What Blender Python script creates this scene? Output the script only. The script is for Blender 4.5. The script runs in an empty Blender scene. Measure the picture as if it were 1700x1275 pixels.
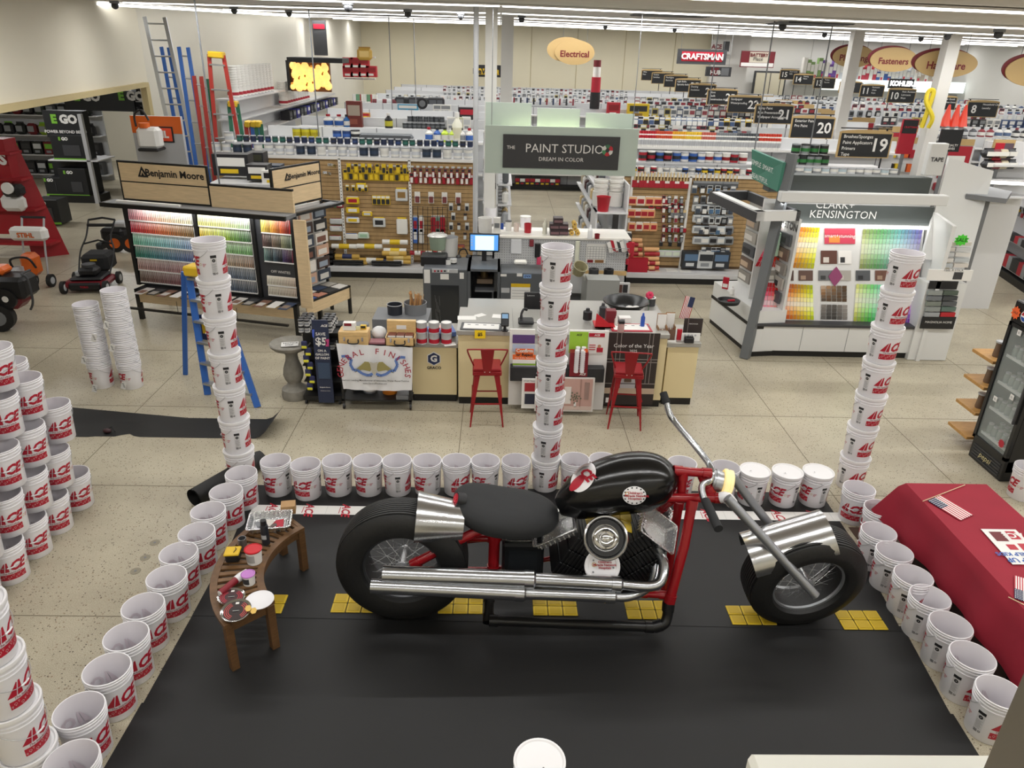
import bpy,math,random
from mathutils import Vector,Matrix
PI=math.pi
V=Vector
random.seed(7)
sc=bpy.context.scene
COL=sc.collection
# camera (a phone held at the mezzanine rail, about 4.25 m up)
CAM_H,FPX=4.25,1217.0
pitch,yaw,roll=math.atan(556/FPX),math.radians(1.5),math.atan2(75,2663)
_r0=V((math.cos(yaw),-math.sin(yaw),0));_f0=V((math.sin(yaw),math.cos(yaw),0));_z=V((0,0,1))
CF=_f0*math.cos(pitch)-_z*math.sin(pitch)
_up=_z*math.cos(pitch)+_f0*math.sin(pitch)
CR=_r0*math.cos(roll)+_up*math.sin(roll)
CU=_up*math.cos(roll)-_r0*math.sin(roll)
CC=V((0,0,CAM_H))
cam=bpy.data.objects.new('camera',bpy.data.cameras.new('camera'))
COL.objects.link(cam)
cam.data.sensor_width=36;cam.data.lens=FPX*36/1700
cam.data.clip_start=0.05;cam.data.clip_end=200
cam.matrix_world=Matrix(((CR.x,CU.x,-CF.x,CC.x),(CR.y,CU.y,-CF.y,CC.y),(CR.z,CU.z,-CF.z,CC.z),(0,0,0,1)))
sc.camera=cam
def _ray(px,py):return CF+CR*((px-850)/FPX)-CU*((py-637.5)/FPX)
def AZ(px,py,z=0.0):d=_ray(px,py);return CC+d*((z-CAM_H)/d.z)
def AY(px,py,y):d=_ray(px,py);return CC+d*(y/d.y)
def AX(px,py,x):d=_ray(px,py);return CC+d*(x/d.x)
# world, exposure
sc.view_settings.view_transform='Standard';sc.view_settings.look='None'
sc.view_settings.exposure=0.46;sc.view_settings.gamma=1;sc.view_settings.use_curve_mapping=False
w=bpy.data.worlds.new('world');sc.world=w;w.use_nodes=True
w.node_tree.nodes['Background'].inputs[0].default_value=(0.95,0.97,1.0,1)
w.node_tree.nodes['Background'].inputs[1].default_value=0.25
sc.cycles.max_bounces=6;sc.cycles.diffuse_bounces=3;sc.cycles.glossy_bounces=3;sc.cycles.transmission_bounces=4
sc.cycles.sample_clamp_indirect=4
try:sc.cycles.use_denoising=True
except Exception:pass
STRIP_Y=[-1.5,3.0,7.45,11.9,16.4,20.8,25.3,29.8,34.2,38.7,43.2]  # last row is an added light, brightens the back wall on the hardware side
def ceil_z(x,y):return 4.9+0.018*(max(y,0)-15)-0.012*max(x,0)
# materials
_M={}
def srgb(c):
 return tuple(((v/12.92)if v<=0.04045 else((v+0.055)/1.055)**2.4)for v in c)
def hexc(h):return srgb(tuple(int(h[i:i+2],16)/255 for i in(0,2,4)))
def mat(name,col,rough=0.5,metal=0.0,emit=0.0,noise=0.0,nscale=8.0,alpha=1.0,trans=0.0,bump=0.0,bscale=60.0,stretch=None):
 if name in _M:return _M[name]
 if isinstance(col,str):col=hexc(col)
 m=bpy.data.materials.new(name);m.use_nodes=True;nt=m.node_tree;b=nt.nodes['Principled BSDF']
 b.inputs['Base Color'].default_value=(*col,1);b.inputs['Roughness'].default_value=rough;b.inputs['Metallic'].default_value=metal
 if emit:b.inputs['Emission Color'].default_value=(*col,1);b.inputs['Emission Strength'].default_value=emit
 if alpha<1:b.inputs['Alpha'].default_value=alpha
 if trans:b.inputs['Transmission Weight'].default_value=trans;b.inputs['IOR'].default_value=1.15
 m.diffuse_color=(*col,1)
 if noise or bump:
  tc=nt.nodes.new('ShaderNodeTexCoord');mp=nt.nodes.new('ShaderNodeMapping')
  nt.links.new(tc.outputs['Object'],mp.inputs[0])
  if stretch:mp.inputs['Scale'].default_value=stretch
  if noise:
   n=nt.nodes.new('ShaderNodeTexNoise');n.inputs['Scale'].default_value=nscale;n.inputs['Detail'].default_value=4
   nt.links.new(mp.outputs[0],n.inputs['Vector'])
   r=nt.nodes.new('ShaderNodeValToRGB');nt.links.new(n.outputs[0],r.inputs[0])
   r.color_ramp.elements[0].position=0.3;r.color_ramp.elements[1].position=0.7
   r.color_ramp.elements[0].color=(*[max(0,c*(1-noise))for c in col],1)
   r.color_ramp.elements[1].color=(*[min(1,c*(1+noise*0.6))for c in col],1)
   nt.links.new(r.outputs[0],b.inputs['Base Color'])
  if bump:
   n2=nt.nodes.new('ShaderNodeTexNoise');n2.inputs['Scale'].default_value=bscale
   nt.links.new(mp.outputs[0],n2.inputs['Vector'])
   bp=nt.nodes.new('ShaderNodeBump');bp.inputs['Strength'].default_value=bump;bp.inputs['Distance'].default_value=0.01
   nt.links.new(n2.outputs[0],bp.inputs['Height']);nt.links.new(bp.outputs[0],b.inputs['Normal'])
 _M[name]=m;return m
def cm(h,rough=0.5):return mat('paint_'+h,h,rough)
WHITE=mat('white_plastic','E9E7EA',0.35);INNER=mat('bucket_inside','DDD9DD',0.45)
RED=mat('logo_red','B0162E',0.45);DRED=mat('dark_red','7C0F1F',0.45);BLACK=mat('black','17171A',0.5);DGREY=mat('dark_grey','3A3B3E',0.5)
MGREY=mat('mid_grey','76787B',0.5);LGREY=mat('light_grey','B5B6B8',0.5);PAPER=mat('paper','E6E4E0',0.7)
STEEL=mat('galvanised','A9ABAF',0.28,0.9);CHROME=mat('polished_tin','D5D6D8',0.12,1.0);ALU=mat('aluminium','B9BCC0',0.35,0.85)
YEL=mat('yellow_plastic','D9B21C',0.45);WSHELF=mat('shelf_white','D3D3D4',0.45);CREAM=mat('cream_laminate','DCCB9E',0.5)
GHOST=mat('ghost_print','C9B8BF',0.5);INKG=mat('ink_grey','6F6E72',0.6)
STOCK=mat('colour_stock','FFFFFF',0.5);_n=STOCK.node_tree;_a=_n.nodes.new('ShaderNodeAttribute');_a.attribute_name='Col';_n.links.new(_a.outputs['Color'],_n.nodes['Principled BSDF'].inputs['Base Color'])
# mesh builder
def cat_rom(pts,k=6,closed=False):
 pts=[V(p)for p in pts];n=len(pts);out=[]
 for i in range(n if closed else n-1):
  p0=pts[(i-1)%n]if(closed or i>0)else pts[0];p1=pts[i];p2=pts[(i+1)%n]
  p3=pts[(i+2)%n]if(closed or i+2<n)else pts[-1]
  for j in range(k):
   t=j/k
   out.append(0.5*((2*p1)+(p2-p0)*t+(2*p0-5*p1+4*p2-p3)*t*t+(3*p1-p0-3*p2+p3)*t**3))
 if not closed:out.append(pts[-1])
 return out
def basis(d):
 d=V(d).normalized();a=V((0,0,1))if abs(d.z)<0.9 else V((1,0,0))
 x=d.cross(a).normalized();return x,d.cross(x).normalized()*-1,d
def frame(o,x,y):
 x=V(x).normalized();y=V(y);y=(y-x*y.dot(x)).normalized();z=x.cross(y);o=V(o)
 return Matrix(((x.x,y.x,z.x,o.x),(x.y,y.y,z.y,o.y),(x.z,y.z,z.z,o.z),(0,0,0,1)))
_T={}
def text2d(s,bold=0.0,ital=0.0):
 key=(s,bold,ital)
 if key in _T:return _T[key]
 c=bpy.data.curves.new('t','FONT');c.body=s;c.size=1.0;c.align_x='CENTER';c.align_y='CENTER';c.offset=bold;c.shear=ital;c.resolution_u=2
 o=bpy.data.objects.new('t',c);me=o.to_mesh()
 r=([(v.co.x,v.co.y)for v in me.vertices],[tuple(p.vertices)for p in me.polygons])
 o.to_mesh_clear();bpy.data.objects.remove(o);bpy.data.curves.remove(c)
 _T[key]=r;return r
class MB:
 def __init__(s):s.v=[];s.f=[];s.m=[];s.s=[];s.mats=[];s.X=Matrix();s.c={}
 def mi(s,m):
  if m not in s.mats:s.mats.append(m)
  return s.mats.index(m)
 def add(s,vs,fs,m,smooth=False):
  o=len(s.v);k=s.mi(m);X=s.X
  s.v+=[X@V(v)for v in vs]
  for f in fs:s.f.append([o+i for i in f]);s.m.append(k);s.s.append(smooth)
  return s
 def box(s,x0,x1,y0,y1,z0,z1,m,bev=0.0):
  if x0>x1:x0,x1=x1,x0
  if y0>y1:y0,y1=y1,y0
  if z0>z1:z0,z1=z1,z0
  if not bev:
   vs=[(x,y,z)for z in(z0,z1)for y in(y0,y1)for x in(x0,x1)]
   return s.add(vs,[(0,2,3,1),(4,5,7,6),(0,1,5,4),(2,6,7,3),(0,4,6,2),(1,3,7,5)],m)
  b=min(bev,(x1-x0)/2.01,(y1-y0)/2.01,(z1-z0)/2.01);vs=[];idx={}
  for i,(x,sx)in enumerate(((x0,1),(x1,-1))):
   for j,(y,sy)in enumerate(((y0,1),(y1,-1))):
    for k,(z,sz)in enumerate(((z0,1),(z1,-1))):
     idx[i,j,k]=len(vs)
     vs+=[(x,y+sy*b,z+sz*b),(x+sx*b,y,z+sz*b),(x+sx*b,y+sy*b,z)]
  q=lambda i,j,k,a:idx[i,j,k]+a
  fs=[]
  for i in(0,1):
   fs.append([q(i,0,0,0),q(i,1,0,0),q(i,1,1,0),q(i,0,1,0)][::(-1 if i==0 else 1)])
   fs.append([q(0,i,0,1),q(1,i,0,1),q(1,i,1,1),q(0,i,1,1)][::(1 if i==0 else-1)])
   fs.append([q(0,0,i,2),q(1,0,i,2),q(1,1,i,2),q(0,1,i,2)][::(-1 if i==0 else 1)])
  for i in(0,1):
   for j in(0,1):
    fs.append([q(i,j,0,0),q(i,j,1,0),q(i,j,1,1),q(i,j,0,1)])
    fs.append([q(i,0,j,0),q(i,1,j,0),q(i,1,j,2),q(i,0,j,2)])
    fs.append([q(0,i,j,1),q(1,i,j,1),q(1,i,j,2),q(0,i,j,2)])
  for i in(0,1):
   for j in(0,1):
    for k in(0,1):fs.append([q(i,j,k,0),q(i,j,k,1),q(i,j,k,2)])
  return s.add(vs,fs,m)
 def obox(s,c,ax,ay,az,hx,hy,hz,m,bev=0.0):
  X=s.X;s.X=X@Matrix(((ax[0],ay[0],az[0],c[0]),(ax[1],ay[1],az[1],c[1]),(ax[2],ay[2],az[2],c[2]),(0,0,0,1)))
  s.box(-hx,hx,-hy,hy,-hz,hz,m,bev);s.X=X;return s
 def bar(s,p0,p1,w,h,m,up=(0,0,1),bev=0.0):
  p0,p1=V(p0),V(p1);d=(p1-p0);L=d.length;d.normalize();up=V(up)
  if abs(d.dot(up))>0.99:up=V((1,0,0))
  x=d.cross(up).normalized();y=x.cross(d)
  return s.obox((p0+p1)/2,x,y,-d,w/2,h/2,L/2,m,bev)
 def cyl(s,p0,p1,r0,m,r1=None,n=16,caps=True,smooth=True):
  p0,p1=V(p0),V(p1);r1=r0 if r1 is None else r1;x,y,d=basis(p1-p0)
  vs=[]
  for p,r in((p0,r0),(p1,r1)):vs+=[p+(x*math.cos(2*PI*i/n)+y*math.sin(2*PI*i/n))*r for i in range(n)]
  s.add(vs,[(i,(i+1)%n,n+(i+1)%n,n+i)for i in range(n)],m,smooth)
  if caps:s.add(vs,[tuple(range(n))[::-1],tuple(range(n,2*n))],m)
  return s
 def lathe(s,prof,m,c=(0,0,0),n=32,smooth=True,a0=0.0,a1=2*PI,axis=None):
  full=abs(a1-a0-2*PI)<1e-6;k=n if full else n+1;vs=[]
  if axis is None:x,y,d=V((1,0,0)),V((0,1,0)),V((0,0,1))
  else:x,y,d=basis(axis)
  c=V(c)
  for r,z in prof:
   for i in range(k):
    a=a0+(a1-a0)*i/n;vs.append(c+x*(r*math.cos(a))+y*(r*math.sin(a))+d*z)
  fs=[]
  for j in range(len(prof)-1):
   for i in range(n if full else k-1):
    i2=(i+1)%k;fs.append((j*k+i,j*k+i2,(j+1)*k+i2,(j+1)*k+i))
  return s.add(vs,fs,m,smooth)
 def tube(s,pts,r,m,n=8,closed=False,caps=True):
  pts=[V(p)for p in pts];N=len(pts);vs=[];rs=r if isinstance(r,(list,tuple))else[r]*N
  def tan(i):
   if closed:return(pts[(i+1)%N]-pts[i-1]).normalized()
   return(pts[min(i+1,N-1)]-pts[max(i-1,0)]).normalized()
  x,y,d=basis(tan(0))
  for i in range(N):
   t=tan(i);x=(x-t*x.dot(t)).normalized();y=t.cross(x)
   vs+=[pts[i]+(x*math.cos(2*PI*a/n)+y*math.sin(2*PI*a/n))*rs[i]for a in range(n)]
  fs=[]
  for i in range(N if closed else N-1):
   j=(i+1)%N
   fs+=[(i*n+a,i*n+(a+1)%n,j*n+(a+1)%n,j*n+a)for a in range(n)]
  s.add(vs,fs,m,True)
  if caps and not closed:s.add(vs,[tuple(range(n))[::-1],tuple(range((N-1)*n,N*n))],m)
  return s
 def sphere(s,c,r,m,n=16,k=8,zmin=-1.0):
  rx,ry,rz=r if isinstance(r,(tuple,list))else(r,r,r);c=V(c)
  vs=[];fs=[]
  for j in range(k+1):
   t=-PI/2+PI*j/k
   for i in range(n):a=2*PI*i/n;vs.append(c+V((rx*math.cos(t)*math.cos(a),ry*math.cos(t)*math.sin(a),rz*max(zmin,math.sin(t)))))
  for j in range(k):
   for i in range(n):fs.append((j*n+i,j*n+(i+1)%n,(j+1)*n+(i+1)%n,(j+1)*n+i))
  return s.add(vs,fs,m,True)
 def prism(s,poly,z0,z1,m,M=None):
  n=len(poly);X=s.X
  if M is not None:s.X=X@M
  vs=[(p[0],p[1],z0)for p in poly]+[(p[0],p[1],z1)for p in poly]
  s.add(vs,[tuple(range(n))[::-1],tuple(range(n,2*n))]+[(i,(i+1)%n,n+(i+1)%n,n+i)for i in range(n)],m)
  s.X=X;return s
 def col(s,n0,c):
  for i in range(n0,len(s.f)):s.c[i]=c
  return s
 def cb(s,x0,x1,y0,y1,z0,z1,c,bev=0.0):n=len(s.f);s.box(x0,x1,y0,y1,z0,z1,STOCK,bev);return s.col(n,hexc(c)if isinstance(c,str)else c)
 def cq(s,a,b,c,d,k):n=len(s.f);s.add([a,b,c,d],[(0,1,2,3)],STOCK);return s.col(n,hexc(k)if isinstance(k,str)else k)
 def quad(s,a,b,c,d,m):return s.add([a,b,c,d],[(0,1,2,3)],m)
 def text(s,t,size,m,M,bold=0.0,ital=0.0,sx=1.0,left=False):
  vs,fs=text2d(t,bold,ital);X=s.X;s.X=X@M;off=-min(v[0]for v in vs)if(left and vs)else 0
  s.add([((v[0]+off)*size*sx,v[1]*size,0)for v in vs],fs,m);s.X=X;return s
 def mesh(s,name,org=(0,0,0)):
  me=bpy.data.meshes.new(name);o=V(org)
  me.from_pydata([tuple(v-o)for v in s.v],[],s.f)
  for m in s.mats:me.materials.append(m)
  me.polygons.foreach_set('material_index',s.m);me.polygons.foreach_set('use_smooth',s.s)
  if s.c:
   at=me.color_attributes.new('Col','FLOAT_COLOR','CORNER');k=0;buf=[]
   for i,f in enumerate(s.f):buf+=[*s.c.get(i,(.8,.8,.8)),1.0]*len(f)
   at.data.foreach_set('color',buf)
  if any(s.s):me.set_sharp_from_angle(angle=math.radians(40))
  me.update();return me
 def obj(s,name,parent=None,org=None,label=None,cat=None,group=None,kind=None):
  if parent is not None:org=parent.matrix_world.translation if parent.parent is None else WORG[parent.name]
  elif org is None:
   if s.v:
    xs=[v.x for v in s.v];ys=[v.y for v in s.v];zs=[v.z for v in s.v]
    org=((min(xs)+max(xs))/2,(min(ys)+max(ys))/2,min(zs))
   else:org=(0,0,0)
  o=bpy.data.objects.new(name,s.mesh(name,org));COL.objects.link(o)
  WORG[o.name]=V(org)
  if parent is not None:o.parent=parent
  else:o.location=org;o.matrix_world=Matrix.Translation(V(org))
  tag(o,label,cat,group,kind);return o
WORG={}
def tag(o,label=None,cat=None,group=None,kind=None):
 if label:o['label']=label
 if cat:o['category']=cat
 if group:o['group']=group
 if kind:o['kind']=kind
 return o
def thing(name,label,cat,loc,group=None):
 o=bpy.data.objects.new(name,None);COL.objects.link(o);o.empty_display_size=0.1
 o.location=loc;o.matrix_world=Matrix.Translation(V(loc));WORG[o.name]=V(loc)
 return tag(o,label,cat,group)
def struct(name,b):return b.obj(name,kind='structure',org=(0,0,0))
def dup(root,loc,rz=None,label=None,group=None,scale=None,skip=()):
 r=root.copy();COL.objects.link(r);r.location=loc
 if rz is not None:r.rotation_euler=(0,0,rz)
 if scale is not None:r.scale=scale if isinstance(scale,tuple)else(scale,)*3
 if label:r['label']=label
 if group:r['group']=group
 for ch in KIDS.get(root.name,root.children):
  if ch.name.split('.')[0]in skip:continue
  c=ch.copy();COL.objects.link(c);c.parent=r
  for g in ch.children:d=g.copy();COL.objects.link(d);d.parent=c
 return r
KIDS={}
ORD='first second third fourth fifth sixth seventh eighth ninth tenth eleventh twelfth thirteenth fourteenth fifteenth sixteenth seventeenth eighteenth nineteenth twentieth'.split()
# room shell
def floor_mat():
 m=bpy.data.materials.new('terrazzo');m.use_nodes=True;nt=m.node_tree;b=nt.nodes['Principled BSDF'];L=nt.links
 tc=nt.nodes.new('ShaderNodeTexCoord');N=nt.nodes.new
 def noise(sc_,det=2,rough=0.5):
  n=N('ShaderNodeTexNoise');n.inputs['Scale'].default_value=sc_;n.inputs['Detail'].default_value=det;n.inputs['Roughness'].default_value=rough
  L.new(tc.outputs['Object'],n.inputs['Vector']);return n
 def ramp(src,p0,c0,p1,c1):
  r=N('ShaderNodeValToRGB');L.new(src,r.inputs[0]);e=r.color_ramp.elements
  e[0].position=p0;e[0].color=(*c0,1);e[1].position=p1;e[1].color=(*c1,1);return r
 base=ramp(noise(0.9,5,0.6).outputs[0],0.35,hexc('ADA490'),0.7,hexc('C3BBA5'))
 vo=N('ShaderNodeTexVoronoi');vo.inputs['Scale'].default_value=38;vo.inputs['Randomness'].default_value=1.0;L.new(tc.outputs['Object'],vo.inputs['Vector'])
 chip=ramp(vo.outputs['Distance'],0.2,(1,1,1),0.28,(0,0,0))
 pick=N('ShaderNodeSeparateColor');L.new(vo.outputs['Color'],pick.inputs[0])
 gt=N('ShaderNodeMath');gt.operation='GREATER_THAN';gt.inputs[1].default_value=0.4;L.new(pick.outputs[0],gt.inputs[0])
 mul=N('ShaderNodeMath');mul.operation='MULTIPLY';L.new(chip.outputs[0],mul.inputs[0]);L.new(gt.outputs[0],mul.inputs[1])
 mul2=N('ShaderNodeMath');mul2.operation='MULTIPLY';L.new(mul.outputs[0],mul2.inputs[0]);mul2.inputs[1].default_value=0.9
 ccol=ramp(pick.outputs[1],0.2,hexc('4A4238'),0.9,hexc('8A7458'))
 mx=N('ShaderNodeMix');mx.data_type='RGBA';L.new(mul2.outputs[0],mx.inputs[0]);L.new(base.outputs[0],mx.inputs[6]);L.new(ccol.outputs[0],mx.inputs[7])
 fine=ramp(noise(160,2).outputs[0],0.36,hexc('8E8470'),0.5,(1,1,1))
 mx2=N('ShaderNodeMix');mx2.data_type='RGBA';mx2.blend_type='MULTIPLY';mx2.inputs[0].default_value=0.55
 L.new(mx.outputs[2],mx2.inputs[6]);L.new(fine.outputs[0],mx2.inputs[7]);L.new(mx2.outputs[2],b.inputs['Base Color'])
 b.inputs['Roughness'].default_value=0.32;b.inputs['Specular IOR Level'].default_value=0.35
 return m
TERR=floor_mat();JOINT=mat('floor_joint','6E6654',0.7)
b=MB();b.box(-24,30,-4,52,-0.1,0,TERR)
for x in(-12.8,-10.8,-8.6,-6.5,-4.48,-2.41,-0.4,1.62,3.64,5.1,7.1,9.1,11.1,13.1):
 b.box(x-0.004,x+0.004,-3,44,0,0.0012,JOINT)
for y in(2.7,4.65,6.58,8.43,10.3,12.2,14.1,16,18,20,22,24,26):b.box(-16,24,y-0.004,y+0.004,0,0.0012,JOINT)
for i,(px,py)in enumerate(((257,901),(241,926),(225,948))):
 p=AZ(px,py);b.cyl((p.x,p.y,0),(p.x,p.y,0.0025),0.045,mat('floor_disc','8C8573',0.6),n=20)
 b.cyl((p.x,p.y,0.002),(p.x,p.y,0.004),0.012,MGREY,n=10)
struct('floor',b)
CEIL=mat('ceiling_tile','DAD6CE',0.9,noise=0.05,nscale=1.5)
GRID=mat('ceiling_grid','E4E2DE',0.5)
b=MB();gx=[-24+i*3 for i in range(19)];gy=[-4,0]+[2+i*2 for i in range(26)]
vs=[(x,y,ceil_z(x,y))for y in gy for x in gx];n=len(gx)
b.add(vs,[(j*n+i,(j+1)*n+i,(j+1)*n+i+1,j*n+i+1)for j in range(len(gy)-1)for i in range(n-1)],CEIL)
for y in[1.0+1.22*k for k in range(34)]:
 b.add([(-24,y,ceil_z(-24,y)-.004),(0,y,ceil_z(0,y)-.004),(30,y,ceil_z(30,y)-.004),(30,y+.03,ceil_z(30,y)-.004),(0,y+.03,ceil_z(0,y)-.004),(-24,y+.03,ceil_z(-24,y)-.004)],[(0,1,4,5),(1,2,3,4)],GRID)
struct('ceiling',b)
WALLC=mat('wall_cream','E6E0CE',0.85,noise=0.03,nscale=0.6);WALLY=mat('wall_warm','E9E1C8',0.85,noise=0.03,nscale=0.5);WALLW=mat('wall_white','D9D7D2',0.85,noise=0.03,nscale=0.6)
JAMB=mat('jamb_tan','C8B789',0.7)
def wallseg(b,p,q,z0,z1,m,t=0.12,side=1):
 p=V((*p,0));q=V((*q,0));d=(q-p).normalized();n=V((-d.y,d.x,0))*side
 b.obox((p+q)/2+n*(t/2)+V((0,0,(z0+z1)/2)),d,n if side>0 else-n,(0,0,1),(q-p).length/2,t/2,(z1-z0)/2,m)
A0=V((-6.05,0.6,0));A1=V((-8.97,20.1,0));LZ=3.2
b=MB();wallseg(b,A0[:2],A1[:2],LZ,5.4,WALLC);wallseg(b,(-5.9,-4),A0[:2],0,5.4,WALLC)
A2=V((-9.02,20.45,0));wallseg(b,A1[:2],A2[:2],0,5.4,WALLC)
WALLL=mat('wall_pale','E3DFD2',.85,noise=.03,nscale=.6);wallseg(b,A2[:2],(-7.25,29),0,5.6,WALLL);wallseg(b,(-7.25,29),(-7.2,43),0,5.8,WALLL)
struct('wall_left',b)
b=MB();d=(A1-A0).normalized()
b.bar(A0+V((0.02,0,LZ)),A1+V((0.02,0,LZ)),0.2,0.10,JAMB);b.bar(A1+V((0.0,0.03,0)),A1+V((0.0,0.03,LZ)),0.2,0.14,JAMB,up=(1,0,0))
struct('trim_1',b)
XW1,XW2=AY(1177,100,42).x,AY(1237,100,42).x;b=MB();b.box(-7.3,XW1,42,42.2,0,6,WALLY)
for x in(-4.5,-1.2,1.6,4.0,6.5,9.1,11.0):b.box(x,x+0.03,41.985,42.01,2,5.6,mat('wall_seam','BDB08A',0.8))
b.box(XW1,XW2,41.5,42.0,0,6,WALLW);b.box(XW2,27,45,45.2,0,6,WALLW)
for x in(17.5,20.3,23):b.box(x,x+0.03,44.98,45.01,2,5.6,mat('wall_seam2','B9B7B2',0.8))
b.box(XW2-.1,XW2,41.6,45.2,0,6,WALLW)
struct('wall_back',b)
b=MB();b.box(25.6,25.8,-4,45.2,0,6,WALLW);struct('wall_right',b)
b=MB();b.box(-24,26,-4.2,-4,0,6,WALLC);struct('wall_front',b)
b=MB();b.box(-19.2,-19,-4,30,0,6,WALLC);b.box(-19,-9.0,29,29.2,0,6,WALLC);struct('wall_side_room',b)
for i,y in enumerate(STRIP_Y):
 x0,x1=-9.0 if y>12 else-6.5,25.0
 x0=-7.0 if y>20 else-5.0-.15*y if y>5 else-5.5
 for s0,s1 in((x0,0.0),(0.0,12.5),(12.5,x1)):
  if(y<5 and s0>12)or(y>42 and s0<12):continue
  za,zb=ceil_z(s0,y)-0.03,ceil_z(s1,y)-0.03;c=V(((s0+s1)/2,y,(za+zb)/2))
  t=thing('ceiling_light','white ceiling light strip in the '+ORD[i]+' row back, '+('nearest the ladder wall' if s0<-1 else 'middle length over the aisles' if s0<1 else 'over the hardware side'),'ceiling light',c,'ceiling light rows')
  b=MB();b.bar((s0,y,za+.01),(s1,y,zb+.01),0.16,0.02,GRID);b.obj('housing',t)
  b=MB();b.bar((s0+.02,y,za-0.008),(s1-.02,y,zb-0.008),0.10,0.016,mat('tube_glow','FFFDF8',0.5,emit=3.5));b.obj('diffuser',t)
  la=bpy.data.lights.new('tube','AREA');la.shape='RECTANGLE';la.size=(s1-s0)-0.1;la.size_y=0.06;la.energy=11.0*(s1-s0);la.color=(1.0,0.995,0.98)
  lo=bpy.data.objects.new('tube',la);COL.objects.link(lo);lo.parent=t;lo.location=(0,0,-0.03);lo.rotation_euler=(0,math.atan2(za-zb,s1-s0),0)
pa,pb=V((-8.7,17.5,0)),V((-6.9,29.5,0))
pa.z=ceil_z(pa.x,pa.y)-.05;pb.z=ceil_z(pb.x,pb.y)-.05
t=thing('ceiling_light','thin light row running along the wall behind the tall ladders','ceiling light',(pa+pb)/2)
b=MB();b.bar(pa,pb,0.12,0.05,mat('tube_white','FFFFFF',0.5,emit=3.0));b.obj('tube',t)
for x,y in((-13,12),(-13,19),(-13,25)):  # lamps and housings added to brighten the dark side room
 t=thing('ceiling_light',f'added fill light in the side room with the black boxes, {"near" if y == 12 else "middle" if y == 19 else "rear"}','ceiling light',(x,y,3.9));b=MB();b.box(x-1,x+1,y-.1,y+.1,3.9,4.0,GRID);b.obj('housing',t)
 la=bpy.data.lights.new('tube','AREA');la.shape='RECTANGLE';la.size=2;la.size_y=.15;la.energy=75;lo=bpy.data.objects.new('tube',la);COL.objects.link(lo);lo.parent=t;lo.location=(0,0,-.02)
for i,(px,py,y)in enumerate(((545,17,17),(660,29,22),(1345,26,15),(1120,5,13))):
 p=AY(px,py,y);z=ceil_z(p.x,y);b=MB();b.box(p.x-.6,p.x+.6,y-.6,y+.6,z-.03,z-.01,DGREY);[b.box(p.x-.6,p.x+.6,y-.55+.2*k,y-.5+.2*k,z-.04,z-.03,MGREY)for k in range(6)];b.obj('ceiling_vent',label=['dark square vent over the ladder side','dark square vent further back over the ladder side','dark square vent over the hardware aisles','dark vent nearest the camera over the chip wall'][i],cat='vent')
 # buckets
GHOSTM=mat('painted_show_through','CDC2C8',0.5)  # light through the translucent wall, painted as a pale logo on the inside
BH,RT,RB=0.37,0.150,0.131
def rad(z):return RB+(RT-0.004-RB)*(z/BH)
def ace_logo(add_poly,ox=0.0):
 h=0.085;x0=-0.104
 A=[[(-.05,0),(0.50,0),(0.70,1.02),(0.66,1.08)],[(0.56,0),(0.93,0),(0.90,1.12),(0.78,1.10)]]
 P=[]
 for pl in A:P.append(([(x0+x*h*1.06,y*h)for x,y in pl],[tuple(range(4))],RED))
 vs,fs=text2d('CE',0.05,0.35)
 P.append(([(x*0.105+0.046,y*0.118+0.043)for x,y in vs],fs,RED))
 vs,fs=text2d('The helpful place.',0.012,0.25)
 P.append(([(x*0.0225+0.002,y*0.0225-0.014)for x,y in vs],fs,DRED))
 for v,f,m in P:add_poly([(x+ox,y)for x,y in v],f,m)
def wrap(b,verts,faces,m,ang,zc,rfun,off=0.0012,flip=False):
 """wrap a flat drawing around the bucket side; x -> angle, y -> height"""
 import bmesh
 bm=bmesh.new();bv=[bm.verts.new((v[0],v[1],0))for v in verts]
 for f in faces:
  try:bm.faces.new([bv[i]for i in f])
  except Exception:pass
 xs=[v[0]for v in verts];x=min(xs)+0.028
 while x<max(xs):
  bmesh.ops.bisect_plane(bm,geom=bm.verts[:]+bm.edges[:]+bm.faces[:],plane_co=(x,0,0),plane_no=(1,0,0));x+=0.028
 bm.verts.index_update();out=[]
 for v in bm.verts:
  z=zc+v.co.y;r=rfun(z);a=ang+v.co.x/0.142;r+=off
  out.append((r*math.cos(a),r*math.sin(a),z))
 b.add(out,[tuple(v.index for v in f.verts)for f in bm.faces],m);bm.free()
def ring2d(cx,cy,r0,r1,n=10):
 vs=[];fs=[]
 for i in range(n):
  a=2*PI*i/n;vs+=[(cx+r0*math.cos(a),cy+r0*math.sin(a)),(cx+r1*math.cos(a),cy+r1*math.sin(a))]
 for i in range(n):j=(i+1)%n;fs.append((2*i,2*i+1,2*j+1,2*j))
 return vs,fs
def rect2d(x0,x1,y0,y1):return[(x0,y0),(x1,y0),(x1,y1),(x0,y1)],[(0,1,2,3)]
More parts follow.
